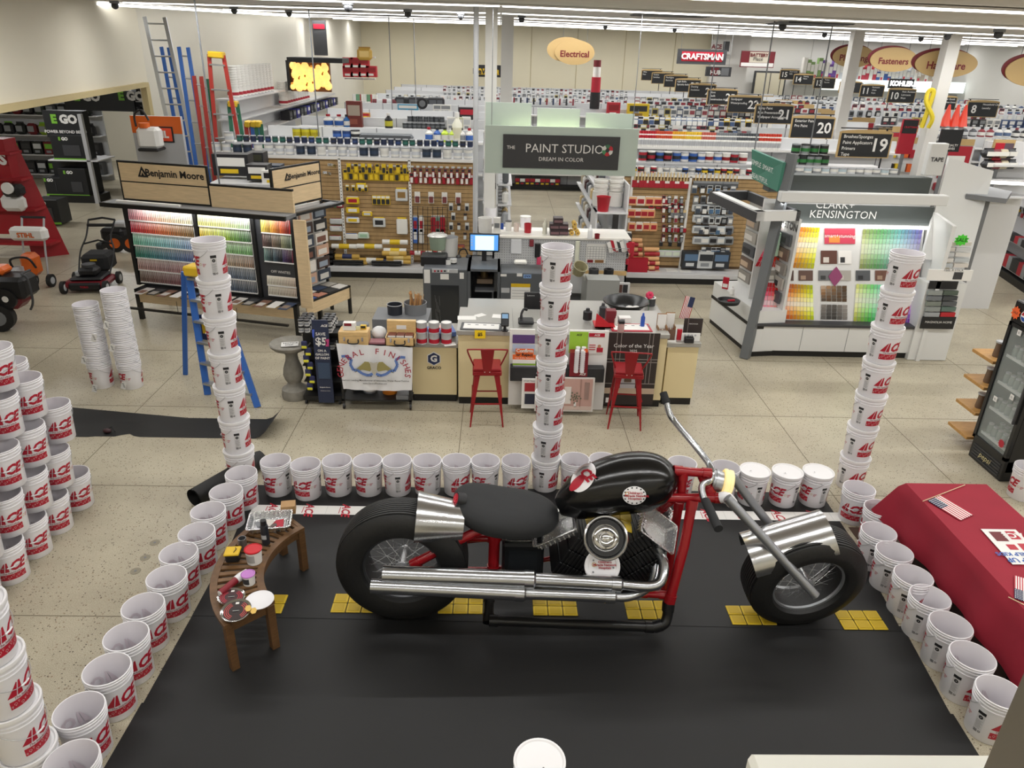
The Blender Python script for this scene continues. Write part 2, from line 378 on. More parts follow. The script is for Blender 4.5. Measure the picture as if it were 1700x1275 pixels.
def bucket_body(prints=True):
 b=MB()
 prof=[(0.0,0.004),(RB-0.02,0.004),(RB-0.006,0.0),(RB,0.008),(rad(0.285),0.285),(rad(0.288)+0.007,0.288),(rad(0.30)+0.007,0.294),(rad(0.3),0.296),(rad(0.315),0.312),(rad(0.315)+0.007,0.315),(rad(0.33)+0.007,0.322),(rad(0.33),0.325),(rad(0.34),0.338),(rad(0.34)+0.007,0.341),(RT+0.004,0.348),(RT-0.001,0.352),(RT,0.362),(RT+0.003,0.366),(RT+0.001,0.370),(RT-0.005,0.370)]
 b.lathe(prof,WHITE,n=40)
 b.lathe([(RT-0.005,0.370),(RT-0.008,0.362),(RB-0.004,0.012),(0,0.012)],INNER,n=40)
 for a in(PI/2,-PI/2):
  b.cyl((rad(.3)*math.cos(a),rad(.3)*math.sin(a),0.302),((rad(.3)+.012)*math.cos(a),(rad(.3)+.012)*math.sin(a),0.302),0.011,WHITE,n=10)
 if prints:
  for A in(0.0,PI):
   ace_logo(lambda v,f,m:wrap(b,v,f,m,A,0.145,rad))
   v,f=rect2d(-0.105,0.105,0.062,0.118);wrap(b,v,f,RED,A,0,rad,0.0009)
   for k in range(11):
    cx=-0.095+k*0.019;cy=0.082+0.012*((k*7)%3);r=0.0085 if k%2 else 0.005
    v,f=ring2d(cx,cy,r-0.0014,r);wrap(b,v,f,PAPER,A,0,rad,0.0018)
    v,f=rect2d(cx-0.0009,cx+0.0009,cy-r-0.006,cy-r);wrap(b,v,f,PAPER,A,0,rad,0.0018)
   v,f=ring2d(0.135,0.165,0.009,0.012);wrap(b,v,f,mat('gold_print','C9A24A'),A,0,rad)
   for k in range(3):v,f=rect2d(0.155,0.155+0.035-0.008*k,0.168-0.011*k,0.173-0.011*k);wrap(b,v,f,RED,A,0,rad)
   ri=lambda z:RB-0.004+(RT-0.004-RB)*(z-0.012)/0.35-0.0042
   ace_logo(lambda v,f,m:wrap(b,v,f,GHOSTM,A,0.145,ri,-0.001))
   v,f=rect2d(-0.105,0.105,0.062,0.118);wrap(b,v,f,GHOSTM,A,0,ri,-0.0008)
  A=PI-1.30
  v,f=rect2d(-0.027,0.027,0.225,0.25);wrap(b,v,f,BLACK,A,0,rad)
  v,f=rect2d(-0.027,0.027,0.075,0.225);wrap(b,v,f,mat('label_grey','D2D0D0'),A,0,rad,0.0008)
  v,f=ring2d(0,0.2,0.004,0.016,8);wrap(b,v,f,BLACK,A,0,rad,0.0014)
  for k in range(9):v,f=rect2d(-0.022,0.02-0.004*((k*5)%3),0.168-k*0.0085,0.1705-k*0.0085);wrap(b,v,f,INKG,A,0,rad,0.0014)
  for k in range(6):v,f=rect2d(-0.022+k*0.0042,-0.0198+k*0.0042,0.064,0.090);wrap(b,v,f,BLACK,A,0,rad,0.0014)
  v,f=ring2d(0.016,0.077,0.005,0.009,8);wrap(b,v,f,BLACK,A,0,rad,0.0014)
 return b
def handle_mb(side=1,drop=0.115):
 b=MB();R=rad(.3)+0.012;pts=[]
 for i in range(17):
  t=PI*i/16;s_=math.sin(t);z=0.302-drop*s_**0.8
  r=max(rad(z)+0.009,0)if 0<i<16 else R
  pts.append((side*r*math.sin(t),r*math.cos(t),z))
 b.tube(pts,0.0022,mat('wire','A6A7A9',0.4,0.5),n=5)
 b.tube(pts[7:10],0.006,WHITE,n=6)
 return b
def lid_mb(h=0.37):
 b=MB();b.lathe([(RT+0.006,h-0.022),(RT+0.0085,h-0.010),(RT+0.007,h+0.006),(RT-0.004,h+0.006),(RT-0.012,h-0.002),(0,h-0.001)],mat('lid_white','EDEBEC',0.3),n=40)
 b.cyl((0.05,0.02,h-0.002),(0.05,0.02,h+0.003),0.018,mat('lid_white','EDEBEC',0.3),n=14);b.cyl((0.05,0.02,h+0.003),(0.05,0.02,h+0.004),0.006,MGREY,n=8)
 return b
protoB=thing('paint_bucket','x','bucket',(0,0,0),None)
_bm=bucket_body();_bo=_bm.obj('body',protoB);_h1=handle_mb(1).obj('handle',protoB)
_h2m=handle_mb(-1).mesh('handle_back');_lidm=lid_mb().mesh('lid')
_used=[False]
def bucket(loc,rz,label,group,lid=False,back=False,tilt=None):
 if not _used[0]:
  _used[0]=True;r=protoB;r.location=loc;r.rotation_euler=(0,0,rz);r['label']=label;r['group']=group;r['category']='bucket';h=_h1
 else:
  r=protoB.copy();COL.objects.link(r);r.location=loc;r.rotation_euler=(0,0,rz);r['label']=label;r['group']=group
  c=_bo.copy();COL.objects.link(c);c.parent=r
  h=_h1.copy();COL.objects.link(h);h.parent=r
 if back:h.data=_h2m
 if lid:
  l=bpy.data.objects.new('lid',_lidm);COL.objects.link(l);l.parent=r
 if tilt:r.rotation_euler=(tilt[0],tilt[1],rz)
 return r
def vc(p):return math.degrees(math.atan2(-p.y,-p.x))
def face(ang_deg):return math.radians(ang_deg)
pxs=[457,507,559,610,659,709,758,806,857]
rots=[-60,-38,-60,-60,-106,-60,18,-52,5]
for i,(px,r)in enumerate(zip(pxs,rots)):
 p=AZ(px,764+(6 if i==1 else 0),.37);bucket((p.x,p.y,0),face(vc(p)+r),f'white bucket in the back row, {ORD[i]} along from the ladder-side tower','buckets of the back row')
for i,(px,py,r)in enumerate(((955,762,-10),(1002,762,-30),(1060,764,0),(1133,768,5),(1205,775,-60))):
 p=AZ(px,py,.37);bucket((p.x,p.y,0),face(vc(p)+r),f'open white bucket in the back row behind the motorcycle, {ORD[i]} past the centre tower','buckets of the back row')
for i,(px,py,r)in enumerate(((1254,780,-72),(1308,782,-45),(1359,782,-62))):
 p=AZ(px,py,.375);bucket((p.x,p.y,0),face(vc(p)+r),f'lidded white bucket in the back row, {ORD[i]} of three with lids','lidded buckets of the back row',lid=True)
for i,(px,py)in enumerate(((400,785),(375,815),(345,847),(326,883),(296,917),(276,957),(237,1005),(209,1055),(177,1110),(131,1178))):
 p=AZ(px,py,.37);bucket((p.x+0.0,p.y,0),face(vc(p)+9+i),f'open white bucket in the row beside the bench, {ORD[i]} from the back corner','buckets of the bench-side row',back=True)
p=AZ(118,1262,.37);bucket((p.x,p.y,0),face(-35),'open white bucket at the near end of the bench-side row by the big pile','buckets of the bench-side row',back=True)
for i,(px,py)in enumerate(((1427,810),(1463,843),(1487,882),(1498,915),(1533,955),(1549,990),(1579,1036),(1615,1088),(1661,1148))):
 p=AZ(px,py,.37);p=V((min(p.x,3.50 if i>1 else 3.7),p.y,0));bucket((p.x,p.y,0),face(vc(p)+(-12 if i==0 else-55 if i==1 else 254-(i-2)*3)),f'open white bucket in the row beside the red table, {ORD[i]} from the far corner','buckets of the table-side row')
bucket((3.62,2.98,0),face(45),'open white bucket at the near end of the table-side row by the pale post','buckets of the table-side row')
def tower(px,py,n,top,name,rz,pitchz=0.372):
 p=AZ(px,py);rz=math.radians(vc(p)+rz)
 for k in range(n):
  dx,dy=random.uniform(-.006,.006),random.uniform(-.006,.006)
  bucket((p.x+dx,p.y+dy,k*pitchz),rz+random.uniform(-.12,.12),f'white bucket in the {name}, '+('topmost' if k==n-1 else 'bottom one' if k==0 else f'{ORD[k]} up from the floor'),f'buckets of the {name}',lid=(k<n-1))
tower(404,795,7,0,'tower by the blue stepladder',257,0.369)
tower(905,808,7,0,'centre tower before the paint desk',242,0.373)
tower(1408,806,7,0,'tower before the chip wall',222,0.371)
def nested(px,py,n,rz,name,dz=0.098):
 p=AZ(px,py)
 for k in range(n):
  bucket((p.x,p.y,k*dz),rz+(k*0.37)%0.8,f'white bucket nested in the {name}, '+('top one' if k==n-1 else 'lowest one' if k==0 else f'{ORD[k]} up'),f'buckets nested in the {name}')
 return p
n1=nested(172,640,9,face(20),'stack furthest from the stepladder');n2=nested(221,641,11,face(38),'taller nested stack')
p=AZ(205,633);
for k in range(9):bucket((p.x,p.y+.2,k*0.1),face(60)+k*.3,f'white bucket in the nested stack behind the taller one, {ORD[k]} up','buckets nested in the rear stack')
TAGM=mat('price_tag','E8E6E2',0.7)
for i,(px,py,yy)in enumerate(((156,561,8.35),(176,540,8.5),(139,598,8.45),(186,578,8.5),(157,645,8.4),(205,640,8.45))):
 p=AY(px,py,yy);b=MB();b.obox(p,(0.9,0,-0.3),(0,1,0),(0.3,0,0.9),0.03,0.001,0.055,TAGM)
 for k in range(3):b.obox(p+V((0.004*k,-0.0018,0.025-.022*k)),(0.9,0,-0.3),(0,1,0),(0.3,0,0.9),0.012,0.0005,0.004,BLACK)
 b.obj('price_tag',label=['white price tag hanging on the shorter nested stack, highest','white price tag between the two nested stacks, highest of them','white price tag hanging on the outer side of the shorter stack','white price tag between the stacks, at mid height','white price tag low on the shorter nested stack','white price tag low beside the taller nested stack'][i],cat='tag',group='price tags on the nested stacks')
k=0
def pile(pts,rz,name):
 for i,(px,py,x)in enumerate(pts):
  p=AX(px,py,x);lv=max(0,round((p.z-.37)/0.372));
  p2=AZ(px,py,.37+lv*0.372)
  bucket((p2.x,p2.y,lv*0.372),face(rz+random.uniform(-6,6)),f'white bucket in the big pile, {name}, {ORD[i]} up','buckets of the big pile',lid=False)
def col(x,y,n,rz,name,stag=0):
 for kk in range(n):
  bucket((x+stag*(kk%2),y+0.01*(kk%2),kk*0.372),face(rz+random.uniform(-5,5)),f'white bucket in the big pile, {name} column, '+(ORD[kk]+' up'),'buckets of the big pile')
for lv,ys_,xx in((0,(6.22,5.83,5.47,5.12,4.76),-4.12),(1,(6.03,5.65,5.28,4.92),-4.13),(2,(6.24,5.81,5.43,5.06),-4.15),(3,(6.01,5.65,5.28),-4.2),(4,(5.8,5.44),-4.24)):
 for i,yy in enumerate(ys_):
  bucket((xx,yy,lv*0.372),face(-52+random.uniform(-5,5)),f'bucket in the front wall of the big pile, {ORD[lv]} tier, {ORD[i]} from far end','buckets of the big pile')
for lv,ys_,xx in((0,(6.36,6.0,5.6),-4.47),(1,(6.36,6.0,5.6),-4.47),(2,(6.2,5.85,5.5),-4.5),(3,(6.36,6.0,5.62),-4.53)):
 for i,yy in enumerate(ys_):
  bucket((xx,yy,lv*0.372),face(-48+random.uniform(-5,5)),f'bucket in the rear wall of the big pile, {ORD[lv]} tier, {ORD[i]} from far end','buckets of the big pile')
p=AZ(88,1240,.37)
for kk in range(5):bucket((p.x-.15,p.y-.01*kk,kk*.372),face(-18+6*kk),f'white bucket of the near column cut by the frame edge, {ORD[kk]} up','near column of the big pile',lid=kk<4)
p=AZ(1712,775,.37);bucket((p.x,p.y,0),face(-25),'white bucket standing alone beside the drinks cooler','lone bucket')
p=AZ(896,1262,.376);bucket((p.x,p.y,0),face(-90),'lidded white bucket alone on the black mat at the near edge','lone lidded bucket',lid=True)
# black mat sheets, roll, loose strip, paper runner
MATB=mat('black_paper','0F0F10',0.6,noise=0.2,nscale=2.2)
def sheet(name,pts,z,label,cat,m=MATB,t=0.0025):
 b=MB();b.prism(pts,z,z+t,m);return b.obj(name,label=label,cat=cat)
sheet('floor_sheet',[(-2.43,3.76),(1.9,3.74),(3.3,3.72),(3.4,4.62),(1.5,4.62),(-2.42,4.70)],0.0015,'wide black paper sheet under the near side of the bike and bench','floor sheet')
sheet('floor_sheet',[(-2.48,2.2),(3.25,2.2),(3.32,3.74),(1.86,3.76),(-2.44,3.79)],0.0042,'black paper sheet nearest the rail, with a lidded bucket on it','floor sheet')
sheet('floor_sheet',[(-2.42,4.66),(1.4,4.60),(3.36,4.56),(3.48,5.6),(-2.42,5.6)],0.0042,'black paper sheet under the motorcycle and yellow tiles','floor sheet')
sheet('floor_sheet',[(-2.42,5.58),(3.49,5.58),(3.52,6.62),(-2.5,6.62)],0.0015,'black paper sheet under the back row of buckets','floor sheet')
PB=MB();PB.box(-2.40,3.78,6.10,6.25,0.0042,0.006,PAPER)
for k in range(17):
 x=-2.2+k*0.365
 PB.box(x-0.19,x-0.188,6.10,6.25,0.006,0.0066,LGREY)
 M=frame((x,6.175,0.0068),(0.12,-1,0),(1,0.12,0))
 PB.text('ACE',0.115,RED,M@Matrix.Scale(-1,4,(0,1,0))if False else frame((x,6.175,0.0072),(0.1,-1,0),(1,0.1,0)),bold=0.03,ital=0.3)
 PB.box(x-0.062,x-0.055,6.12,6.23,0.0062,0.007,RED)
PB.obj('paper_runner',label='white paper runner with repeated red ace prints on the black mat',cat='runner')
a,c=AZ(345,822,.09),AZ(395,775,.09);a=V((-2.98,6.22,.1));c=V((-2.55,7.0,.1))
b=MB();x,y,d=basis(c-a);sp=[]
for i in range(60):t=i/59;an=4.5*PI*t;r=0.075+0.028*t;sp.append((r*math.cos(an),r*math.sin(an)))
vs=[]
for q in(a,c):vs+=[q+x*s_[0]+y*s_[1]for s_ in sp]
b.add(vs,[(i,i+1,60+i+1,60+i)for i in range(59)],MATB,True)
b.obj('paper_roll',label='rolled-up black paper lying behind the bench-side buckets',cat='roll')
b=MB();N=40;vs=[]
for i in range(N+1):
 t=i/N;x=-5.55+t*2.95;zz=0.22*max(0,1-t/0.055)**1.6+0.20*max(0,(t-0.93)/0.07)**1.6
 yf=7.60+(0.0 if t<.3 else 0.02)+0.08*max(0,1-abs(t-0.42)/0.04);yb=8.42-0.30*min(1,t*1.6);xo=0.02
 if t>.95:yf+=.0
 for j in range(5):u=j/4;vs.append((x+xo*u+(0.25*(1-u)*t*0+0.22*u*(1-t)*-1),yf+(yb-yf)*u,0.003+zz*(1 if t>.5 else 0.4+u*.6)))
b.add(vs,[(i*5+j,(i+1)*5+j,(i+1)*5+j+1,i*5+j+1)for i in range(N)for j in range(4)],MATB,True)
b.obj('paper_strip',label='loose black paper strip with curled ends on the bare floor',cat='paper strip')
b=MB();p=AZ(178,715,.03);b.sphere((p.x,p.y,.03),(.05,.035,.03),mat('tie_dark','3C2227'));b.tube([(p.x,p.y,.05),(p.x+.05,p.y+.03,.07),(p.x+.1,p.y-.02,.03)],.006,BLACK)
b.obj('strap_bundle',label='small dark strap bundle lying on the loose black strip',cat='strap')
YP=mat('pad_yellow','CDAE1F',0.5)
def pads(px,py,name,ang=0.0):
 p=AZ(px,py);b=MB()
 for i in range(3):
  for j in range(2):
   x,y=(i-1)*0.125,(j-0.5)*0.115
   c,s_=math.cos(ang),math.sin(ang);X=p.x+x*c-y*s_;Y=p.y+x*s_+y*c
   b.obox((X,Y,0.011),(c,s_,0),(-s_,c,0),(0,0,1),0.059,0.054,0.005,YP,bev=0.004)
   b.obox((X,Y,0.0155),(c,s_,0),(-s_,c,0),(0,0,1),0.048,0.043,0.0022,YP)
   b.obox((X,Y,0.0182),(c,s_,0),(-s_,c,0),(0,0,1),0.045,0.040,0.001,mat('pad_recess','B89A1A',0.6))
 b.obj('floor_pad',label=name,cat='pad',group='yellow lane-marking pads under the bike')
for px,py,nm in((436,1004,'yellow pad showing beside the bench leg'),(590,1003,'yellow pad half under the rear of the back wheel'),(765,1005,'yellow pad just ahead of the back wheel'),(921,1008,'yellow pad under the middle of the exhaust pipes'),(1075,1014,'yellow pad beside the black foot of the frame'),(1246,1023,'yellow pad behind the front wheel'),(1428,1031,'yellow pad ahead of the front wheel, furthest along the lane')):
 pads(px,py,nm)
 # the giant motorcycle made of store goods
BK=thing('motorcycle','giant chopper motorcycle built from hardware goods on black paper','motorcycle',(0.9,4.85,0))
TIRE=mat('tyre_rubber','141414',0.55,bump=0.15,bscale=40);REDP=mat('red_pipe','8E1119',0.22,bump=0.05,bscale=25)
BAG=mat('seat_fabric','1B1C1E',0.75,bump=0.35,bscale=9);GLOSS=mat('gloss_wrap','0A0A0B',0.2,bump=0.35,bscale=4)
RIMM=mat('rim_steel','5A5C60',0.35,0.8);SPOKE=mat('spoke_wire','C4C6CA',0.3,0.7);PIPE=mat('duct_pipe','B2B4B8',0.24,1.0,bump=0.06,bscale=14)
SHEETM=mat('fender_sheet','C6C7C9',0.2,1.0,bump=0.03,bscale=12);FOIL=mat('foil_tray','D7D8DA',0.2,0.95,bump=0.6,bscale=90);BLK=mat('black_tray','0D0D0E',0.4)
BLKP=mat('black_pipe','101012',0.35)
def wheel(name,c,axis,R,W,rr,rimcol):
 b=MB();h=W/2
 prof=[(rr,-h*.72),(rr+.015,-h*.92),(rr+.07,-h),(R-.10,-h*.98),(R-.045,-h*.90),(R-.015,-h*.72)]
 for k in range(9):
  u=-0.6+1.2*k/8;rz_=R-0.012*(u*1.2)**2
  prof+=[(rz_,h*(u-.055)),(rz_,h*(u+.045)),(rz_-.010,h*(u+.055)),(rz_-.010,h*(u+.09))]
 prof+=[(R-.015,h*.76),(R-.045,h*.90),(R-.10,h*.98),(rr+.07,h),(rr+.015,h*.92),(rr,h*.72)]
 b.lathe(prof,TIRE,c=c,n=72,axis=axis)
 for q in(rr+.05,R-.13):b.lathe([(q-.004,-h*1.0),(q,-h*1.02),(q+.004,-h*1.0)],TIRE,c=c,n=72,axis=axis)
 wl=b.obj('wheel',BK)
 b=MB();b.lathe([(rr+.004,-h*.72),(rr-.016,-h*.70),(rr-.012,-h*.55)],rimcol,c=c,n=72,axis=axis);b.lathe([(rr-.012,-h*.55),(rr-.008,0),(rr-.012,h*.55)],TIRE,c=c,n=72,axis=axis);b.lathe([(rr-.012,h*.55),(rr-.016,h*.70),(rr+.004,h*.72)],rimcol,c=c,n=72,axis=axis);b.obj('rim',wl)
 b=MB();x,y,d=basis(axis);c=V(c)
 for k in range(44):
  a=2*PI*k/44;s_=1 if k%2 else-1;a2=a+(1.15 if(k//2)%2 else-1.15)
  p0=c+(x*math.cos(a)+y*math.sin(a))*(rr-.03)+d*(s_*h*.12)
  p1=c+(x*math.cos(a2)+y*math.sin(a2))*.045+d*(s_*h*.62);b.cyl(p0,p1,.0017,SPOKE,n=4,caps=False)
 b.obj('spokes',wl)
 b=MB();b.cyl(c-d*h*.95,c+d*h*.95,.022,SPOKE,n=14)
 for s_ in(-1,1):b.cyl(c+d*(s_*h*.60),c+d*(s_*h*.66),.05,SPOKE,n=18)
 b.obj('hub',wl);return wl
RWC=V((-0.705,4.76,0.52));wheel('rear',RWC,(0,-1,0),.52,.33,.302,RIMM)
FWC=V((2.50,4.68,0.472));FAX=V((0.08,-0.97,-0.17)).normalized()
wheel('front',FWC,FAX,.478,.32,.288,mat('rim_pale','9FA2A6',0.35,0.7))
def halfpipe(p_left,p_right,n_up,r0,r1,side,a0=-100,a1=100,label=None):
 """sheet bent over the wheel: straight along p_left->p_right, arched across"""
 b=MB();d=(p_right-p_left).normalized();n_up=(n_up-d*n_up.dot(d)).normalized();s_=d.cross(n_up)*side;N=28;vs=[]
 for t_ in(0.0,0.004):
  for p,r in((p_left,r0),(p_right,r1)):
   for i in range(N+1):
    a=math.radians(a0+(a1-a0)*i/N);vs.append(p+n_up*((r-t_)*math.cos(a))+s_*((r-t_)*math.sin(a)))
 M_=N+1;fs=[(i,i+1,M_+i+1,M_+i)for i in range(N)]+[(2*M_+i,3*M_+i,3*M_+i+1,2*M_+i+1)for i in range(N)]
 b.add(vs,fs,SHEETM,True)
 fs=[]
 for i in range(N):fs+=[(i,2*M_+i,2*M_+i+1,i+1),(M_+i,M_+i+1,3*M_+i+1,3*M_+i)]
 b.add(vs,fs+[(0,M_,3*M_,2*M_),(N,2*M_+N,3*M_+N,M_+N)],SHEETM);return b
pl=AY(690,862,4.78);pr=AY(768,868,4.80)
halfpipe(pl,pr,V((.45,0,1)),.225,.165,1,-88,105).obj('fender',BK)
fn=V((-.36,0,.93)).normalized();fm=FWC+V((-.17,0,.27));fd=V((fn.z,0,-fn.x))
halfpipe(fm-fd*.32,fm+fd*.32,fn,.21,.21,1,-98,96).obj('fender',BK)
b=MB();N=48;c0=V((0.11,4.90,0.90));rows=[]
prof=[(0.0,0.085),(0.5,0.083),(0.8,0.070),(0.93,0.045),(0.99,0.01),(1.0,-0.03),(0.96,-0.07),(0.85,-0.09),(0,-0.095)]
vs=[]
for s_,z in prof:
 for i in range(N):
  a=2*PI*i/N;e=0.75;ca,sa=math.cos(a),math.sin(a)
  x=0.425*s_*abs(ca)**e*(1 if ca>0 else-1);y=(0.275-0.02*math.cos(2*a))*s_*abs(sa)**e*(1 if sa>0 else-1)
  rise=0.10*max(0,-x/.425)**1.5-0.03*max(0,x/.425)+0.03*max(0,y/.27)*max(0,-x/.3)
  if x>0:y*=1-0.15*(x/.425)**2
  vs.append(c0+V((x,y,z+rise)))
fs=[(j*N+i,(j+1)*N+i,(j+1)*N+(i+1)%N,j*N+(i+1)%N)for j in range(len(prof)-1)for i in range(N)]
b.add(vs,fs,BAG,True);seat=b.obj('seat',BK)
b=MB();p=AY(759,829,4.83);ax=V((-.9,-.25,.35)).normalized();b.cyl(p-ax*.06,p+ax*.012,.058,BLACK,n=20);b.cyl(p+ax*.012,p+ax*.016,.047,RED,n=20)
for k in range(5):
 x,y,d=basis(ax);a=k*1.256;b.cyl(p+ax*.016+(x*math.cos(a)+y*math.sin(a))*.02,p+ax*.02+(x*math.cos(a)+y*math.sin(a))*.02,.011,mat('tail_red','D3263A',0.2),n=10)
b.obj('tail_light',seat)
b=MB();st=[(928,845,.025),(931,844,.075),(940,838,.125),(958,829,.175),(985,816,.215),(1018,806,.24),(1050,801,.248),(1080,799,.232),(1102,801,.185),(1115,803,.12),(1121,805,.04)]
pts=[AY(px,py,4.90)for px,py,r in st];rs=[r for _,_,r in st];pts2=cat_rom(pts,4);rs2=[v.x for v in cat_rom([V((r,0,0))for r in rs],4)]
b.tube(pts2,rs2,GLOSS,n=40);b.v=[V((v.x,4.90+(v.y-4.90)*0.92,v.z))for v in b.v];tank=b.obj('tank',BK)
def tank_pt(px,py,off=0.004):
 from mathutils.bvhtree import BVHTree
 global _bvh
 if '_bvh' not in globals():
  vs_=[tuple(v)for v in TV];_bvh=BVHTree.FromPolygons(vs_,TF)
 d=_ray(px,py).normalized();h=_bvh.ray_cast(CC,d)
 return(h[0]+h[1]*off,h[1])if h[0]else(AY(px,py,4.7),V((0,-1,0)))
TV=b.v;TF=b.f
b=MB()
def decal(b,cx,cy,rx,ry,m,off,n=36,rot=0.0):
 vs=[];c,nn=tank_pt(cx,cy,off);rings=4
 vs.append(c)
 for j in range(1,rings+1):
  for i in range(n):
   a=2*PI*i/n;x=rx*j/rings*math.cos(a);y=ry*j/rings*math.sin(a)
   vs.append(tank_pt(cx+x*math.cos(rot)-y*math.sin(rot),cy+x*math.sin(rot)+y*math.cos(rot),off)[0])
 fs=[(0,1+i,1+(i+1)%n)for i in range(n)]+[(1+j*n+i,1+(j+1)*n+i,1+(j+1)*n+(i+1)%n,1+j*n+(i+1)%n)for j in range(rings-1)for i in range(n)]
 b.add(vs,fs,m,True)
decal(b,1053,822,19.5,15,mat('lid_white','EDEBEC',0.3),.006)
for k in range(14):a=2*PI*k/14;decal(b,1053+17*math.cos(a),822+12.6*math.sin(a),1.5,1.3,DGREY,.0085,n=8)
def sight_text(b,s_,px,py,size,m,n_hint=None,off=.009,rot=0.0,bold=0.02,ital=0.0):
 c,nn=tank_pt(px,py,off)if n_hint is None else(n_hint[0],n_hint[1])
 xx=V((1,0,0));xx=(xx-nn*xx.dot(nn)).normalized();yy=nn.cross(xx)
 X=xx*math.cos(rot)+yy*math.sin(rot);b.text(s_,size,m,frame(c,X,nn.cross(X)),bold,ital)
sight_text(b,"Children's",1054,818,.028,RED);sight_text(b,'Miracle Network',1057,822.5,.026,RED,bold=.03);sight_text(b,'Hospitals',1054,827,.028,RED)
decal(b,1041,819,3.2,3.4,mat('gold_print','C9A24A'),.009,n=14);decal(b,1041,819,2.0,2.2,mat('lid_white','EDEBEC',0.3),.011,n=14)
b.obj('tank_badge',tank)
b=MB();decal(b,969,793,17,27,mat('lid_white','EDEBEC',0.3),.006,rot=0.6)
decal(b,959,802,7,17,RED,.009,rot=0.75)
sight_text(b,'ACE',975,787,.17,RED,off=.02,rot=1.15+PI,bold=.05,ital=.3)if False else sight_text(b,'CE',975,789,.105,RED,off=.014,rot=-1.0,bold=.05,ital=.3)
b.obj('bucket_print_patch',tank)
def rp(pts,r=.036,m=REDP,k=0,n=14,fit=True,name='frame_tube',parent=None):
 P=[AY(*p)for p in pts];b=MB();b.tube(cat_rom(P,6)if k else P,r,m,n=n)
 if fit:
  for p,q in((P[0],P[1]),(P[-1],P[-2])):
   d=(q-p).normalized();b.cyl(p,p+d*.07,r*1.18,m,n=n)
 return b.obj(name,parent or BK)
rp([(1118,781,4.88),(1180,786,4.88)]);rp([(1134,782,4.88),(1130,832,4.85)]);rp([(1165,786,4.9),(1180,822,4.84)])
rp([(1085,832,4.8),(1110,826,4.8),(1200,827,4.8)]);rp([(1150,830,4.78),(1136,905,4.66),(1111,1000,4.56)],r=.040);rp([(1128,832,5.0),(1117,900,5.0),(1104,985,5.0)])
rp([(1097,846,5.05),(1115,828,4.9)]);rp([(1060,985,4.62),(1108,988,4.6)],r=.03)
rp([(684,938,4.66),(745,905,4.68),(803,876,4.74)],r=.038);rp([(706,896,5.16),(765,897,5.14),(840,889,5.1)],r=.034)
rp([(821,884,4.80),(819,950,4.78)],r=.046);rp([(735,944,5.05),(820,945,4.95),(925,925,4.95)],r=.02);rp([(765,893,4.9),(824,894,4.85)],r=.03)
b=MB()
for p in(AY(1133,857,4.74),AY(1120,955,4.6),AY(1116,967,4.59)):pass
rp([(1110,1000,4.56),(1108,1022,4.53),(1102,1036,4.5),(1085,1041,4.5)],r=.042,m=BLKP,k=1,name='stand_tube');rp([(1085,1041,4.5),(812,1030,4.5)],r=.040,m=BLKP,name='stand_tube')
rp([(812,985,4.72),(811,1034,4.5)],r=.04,m=BLKP,name='stand_tube');rp([(816,1005,5.15),(1095,1012,5.15)],r=.036,m=BLKP,name='stand_tube')
b=MB();a_,c_=AY(833,958,4.72),AY(904,905,4.72);b.box(a_.x,c_.x,4.72,5.08,0.22,c_.z,mat('black_bin','141618',0.35),bev=.02);b.box(a_.x+.05,c_.x-.05,4.715,4.73,0.3,c_.z-.05,mat('black_bin2','1B1E21',0.3));bx=b.obj('black_bin',BK)
def tray(b,o,X,Y_,w,d,h,m=FOIL):
 """foil baking tray; opening faces +Z of frame(o,X,Y)"""
 S=b.X;b.X=S@frame(o,X,Y_);t=0.004;f=0.018
 vs=[];lv=[(-f,0),(0,0),(0,-0.002),(0.016,-h)]
 def rr(ins):
  out=[];x1,y1,r=w/2-ins,d/2-ins,.03
  for sx,sy,a0 in((1,1,0),(-1,1,90),(-1,-1,180),(1,-1,270)):
   for q in range(5):a=math.radians(a0+q*22.5);out.append((sx*(x1-r)+r*math.cos(a),sy*(y1-r)+r*math.sin(a)))
  return out
 n=20
 for ins,z in((-.014,-.006),(-.014,0),(-.002,0.001),(.0,-.003),(.018,-h),(.10*w,-h-.001),(.12*w,-h+.004)):vs+=[(x,y,z)for x,y in rr(ins)]
 K=7;fs=[(j*n+i,j*n+(i+1)%n,(j+1)*n+(i+1)%n,(j+1)*n+i)for j in range(K-1)for i in range(n)];fs.append([(K-1)*n+i for i in range(n)])
 b.add(vs,fs,m);
 vs=[]
 for ins,z in((-.014,-.006),(.003,-.006),(.021,-h-.003)):vs+=[(x,y,z)for x,y in rr(ins)]
 b.add(vs,[(j*n+(i+1)%n,j*n+i,(j+1)*n+i,(j+1)*n+(i+1)%n)for j in range(2)for i in range(n)]+[[2*n+i for i in range(n)][::-1]],m)
 k=0
 for sx in(-1,1):
  for q in range(7):b.box(sx*(w/2-.012)-.004,sx*(w/2-.012)+.004,-d/2+.04+q*(d-.08)/6-.004,-d/2+.04+q*(d-.08)/6+.004,-h,-.005,m)
  for q in range(8):b.box(-w/2+.04+q*(w-.08)/7-.004,-w/2+.04+q*(w-.08)/7+.004,sx*(d/2-.012)-.004,sx*(d/2-.012)+.004,-h,-.005,m)
 b.X=S
b=MB();tray(b,AY(862,893,4.78)+V((0,.1,.0)),(1,0,0),(0,1,0),.21,.24,.05);b.obj('foil_tray',bx)
EC=AY(1008,935,4.80);EC.z=0.46
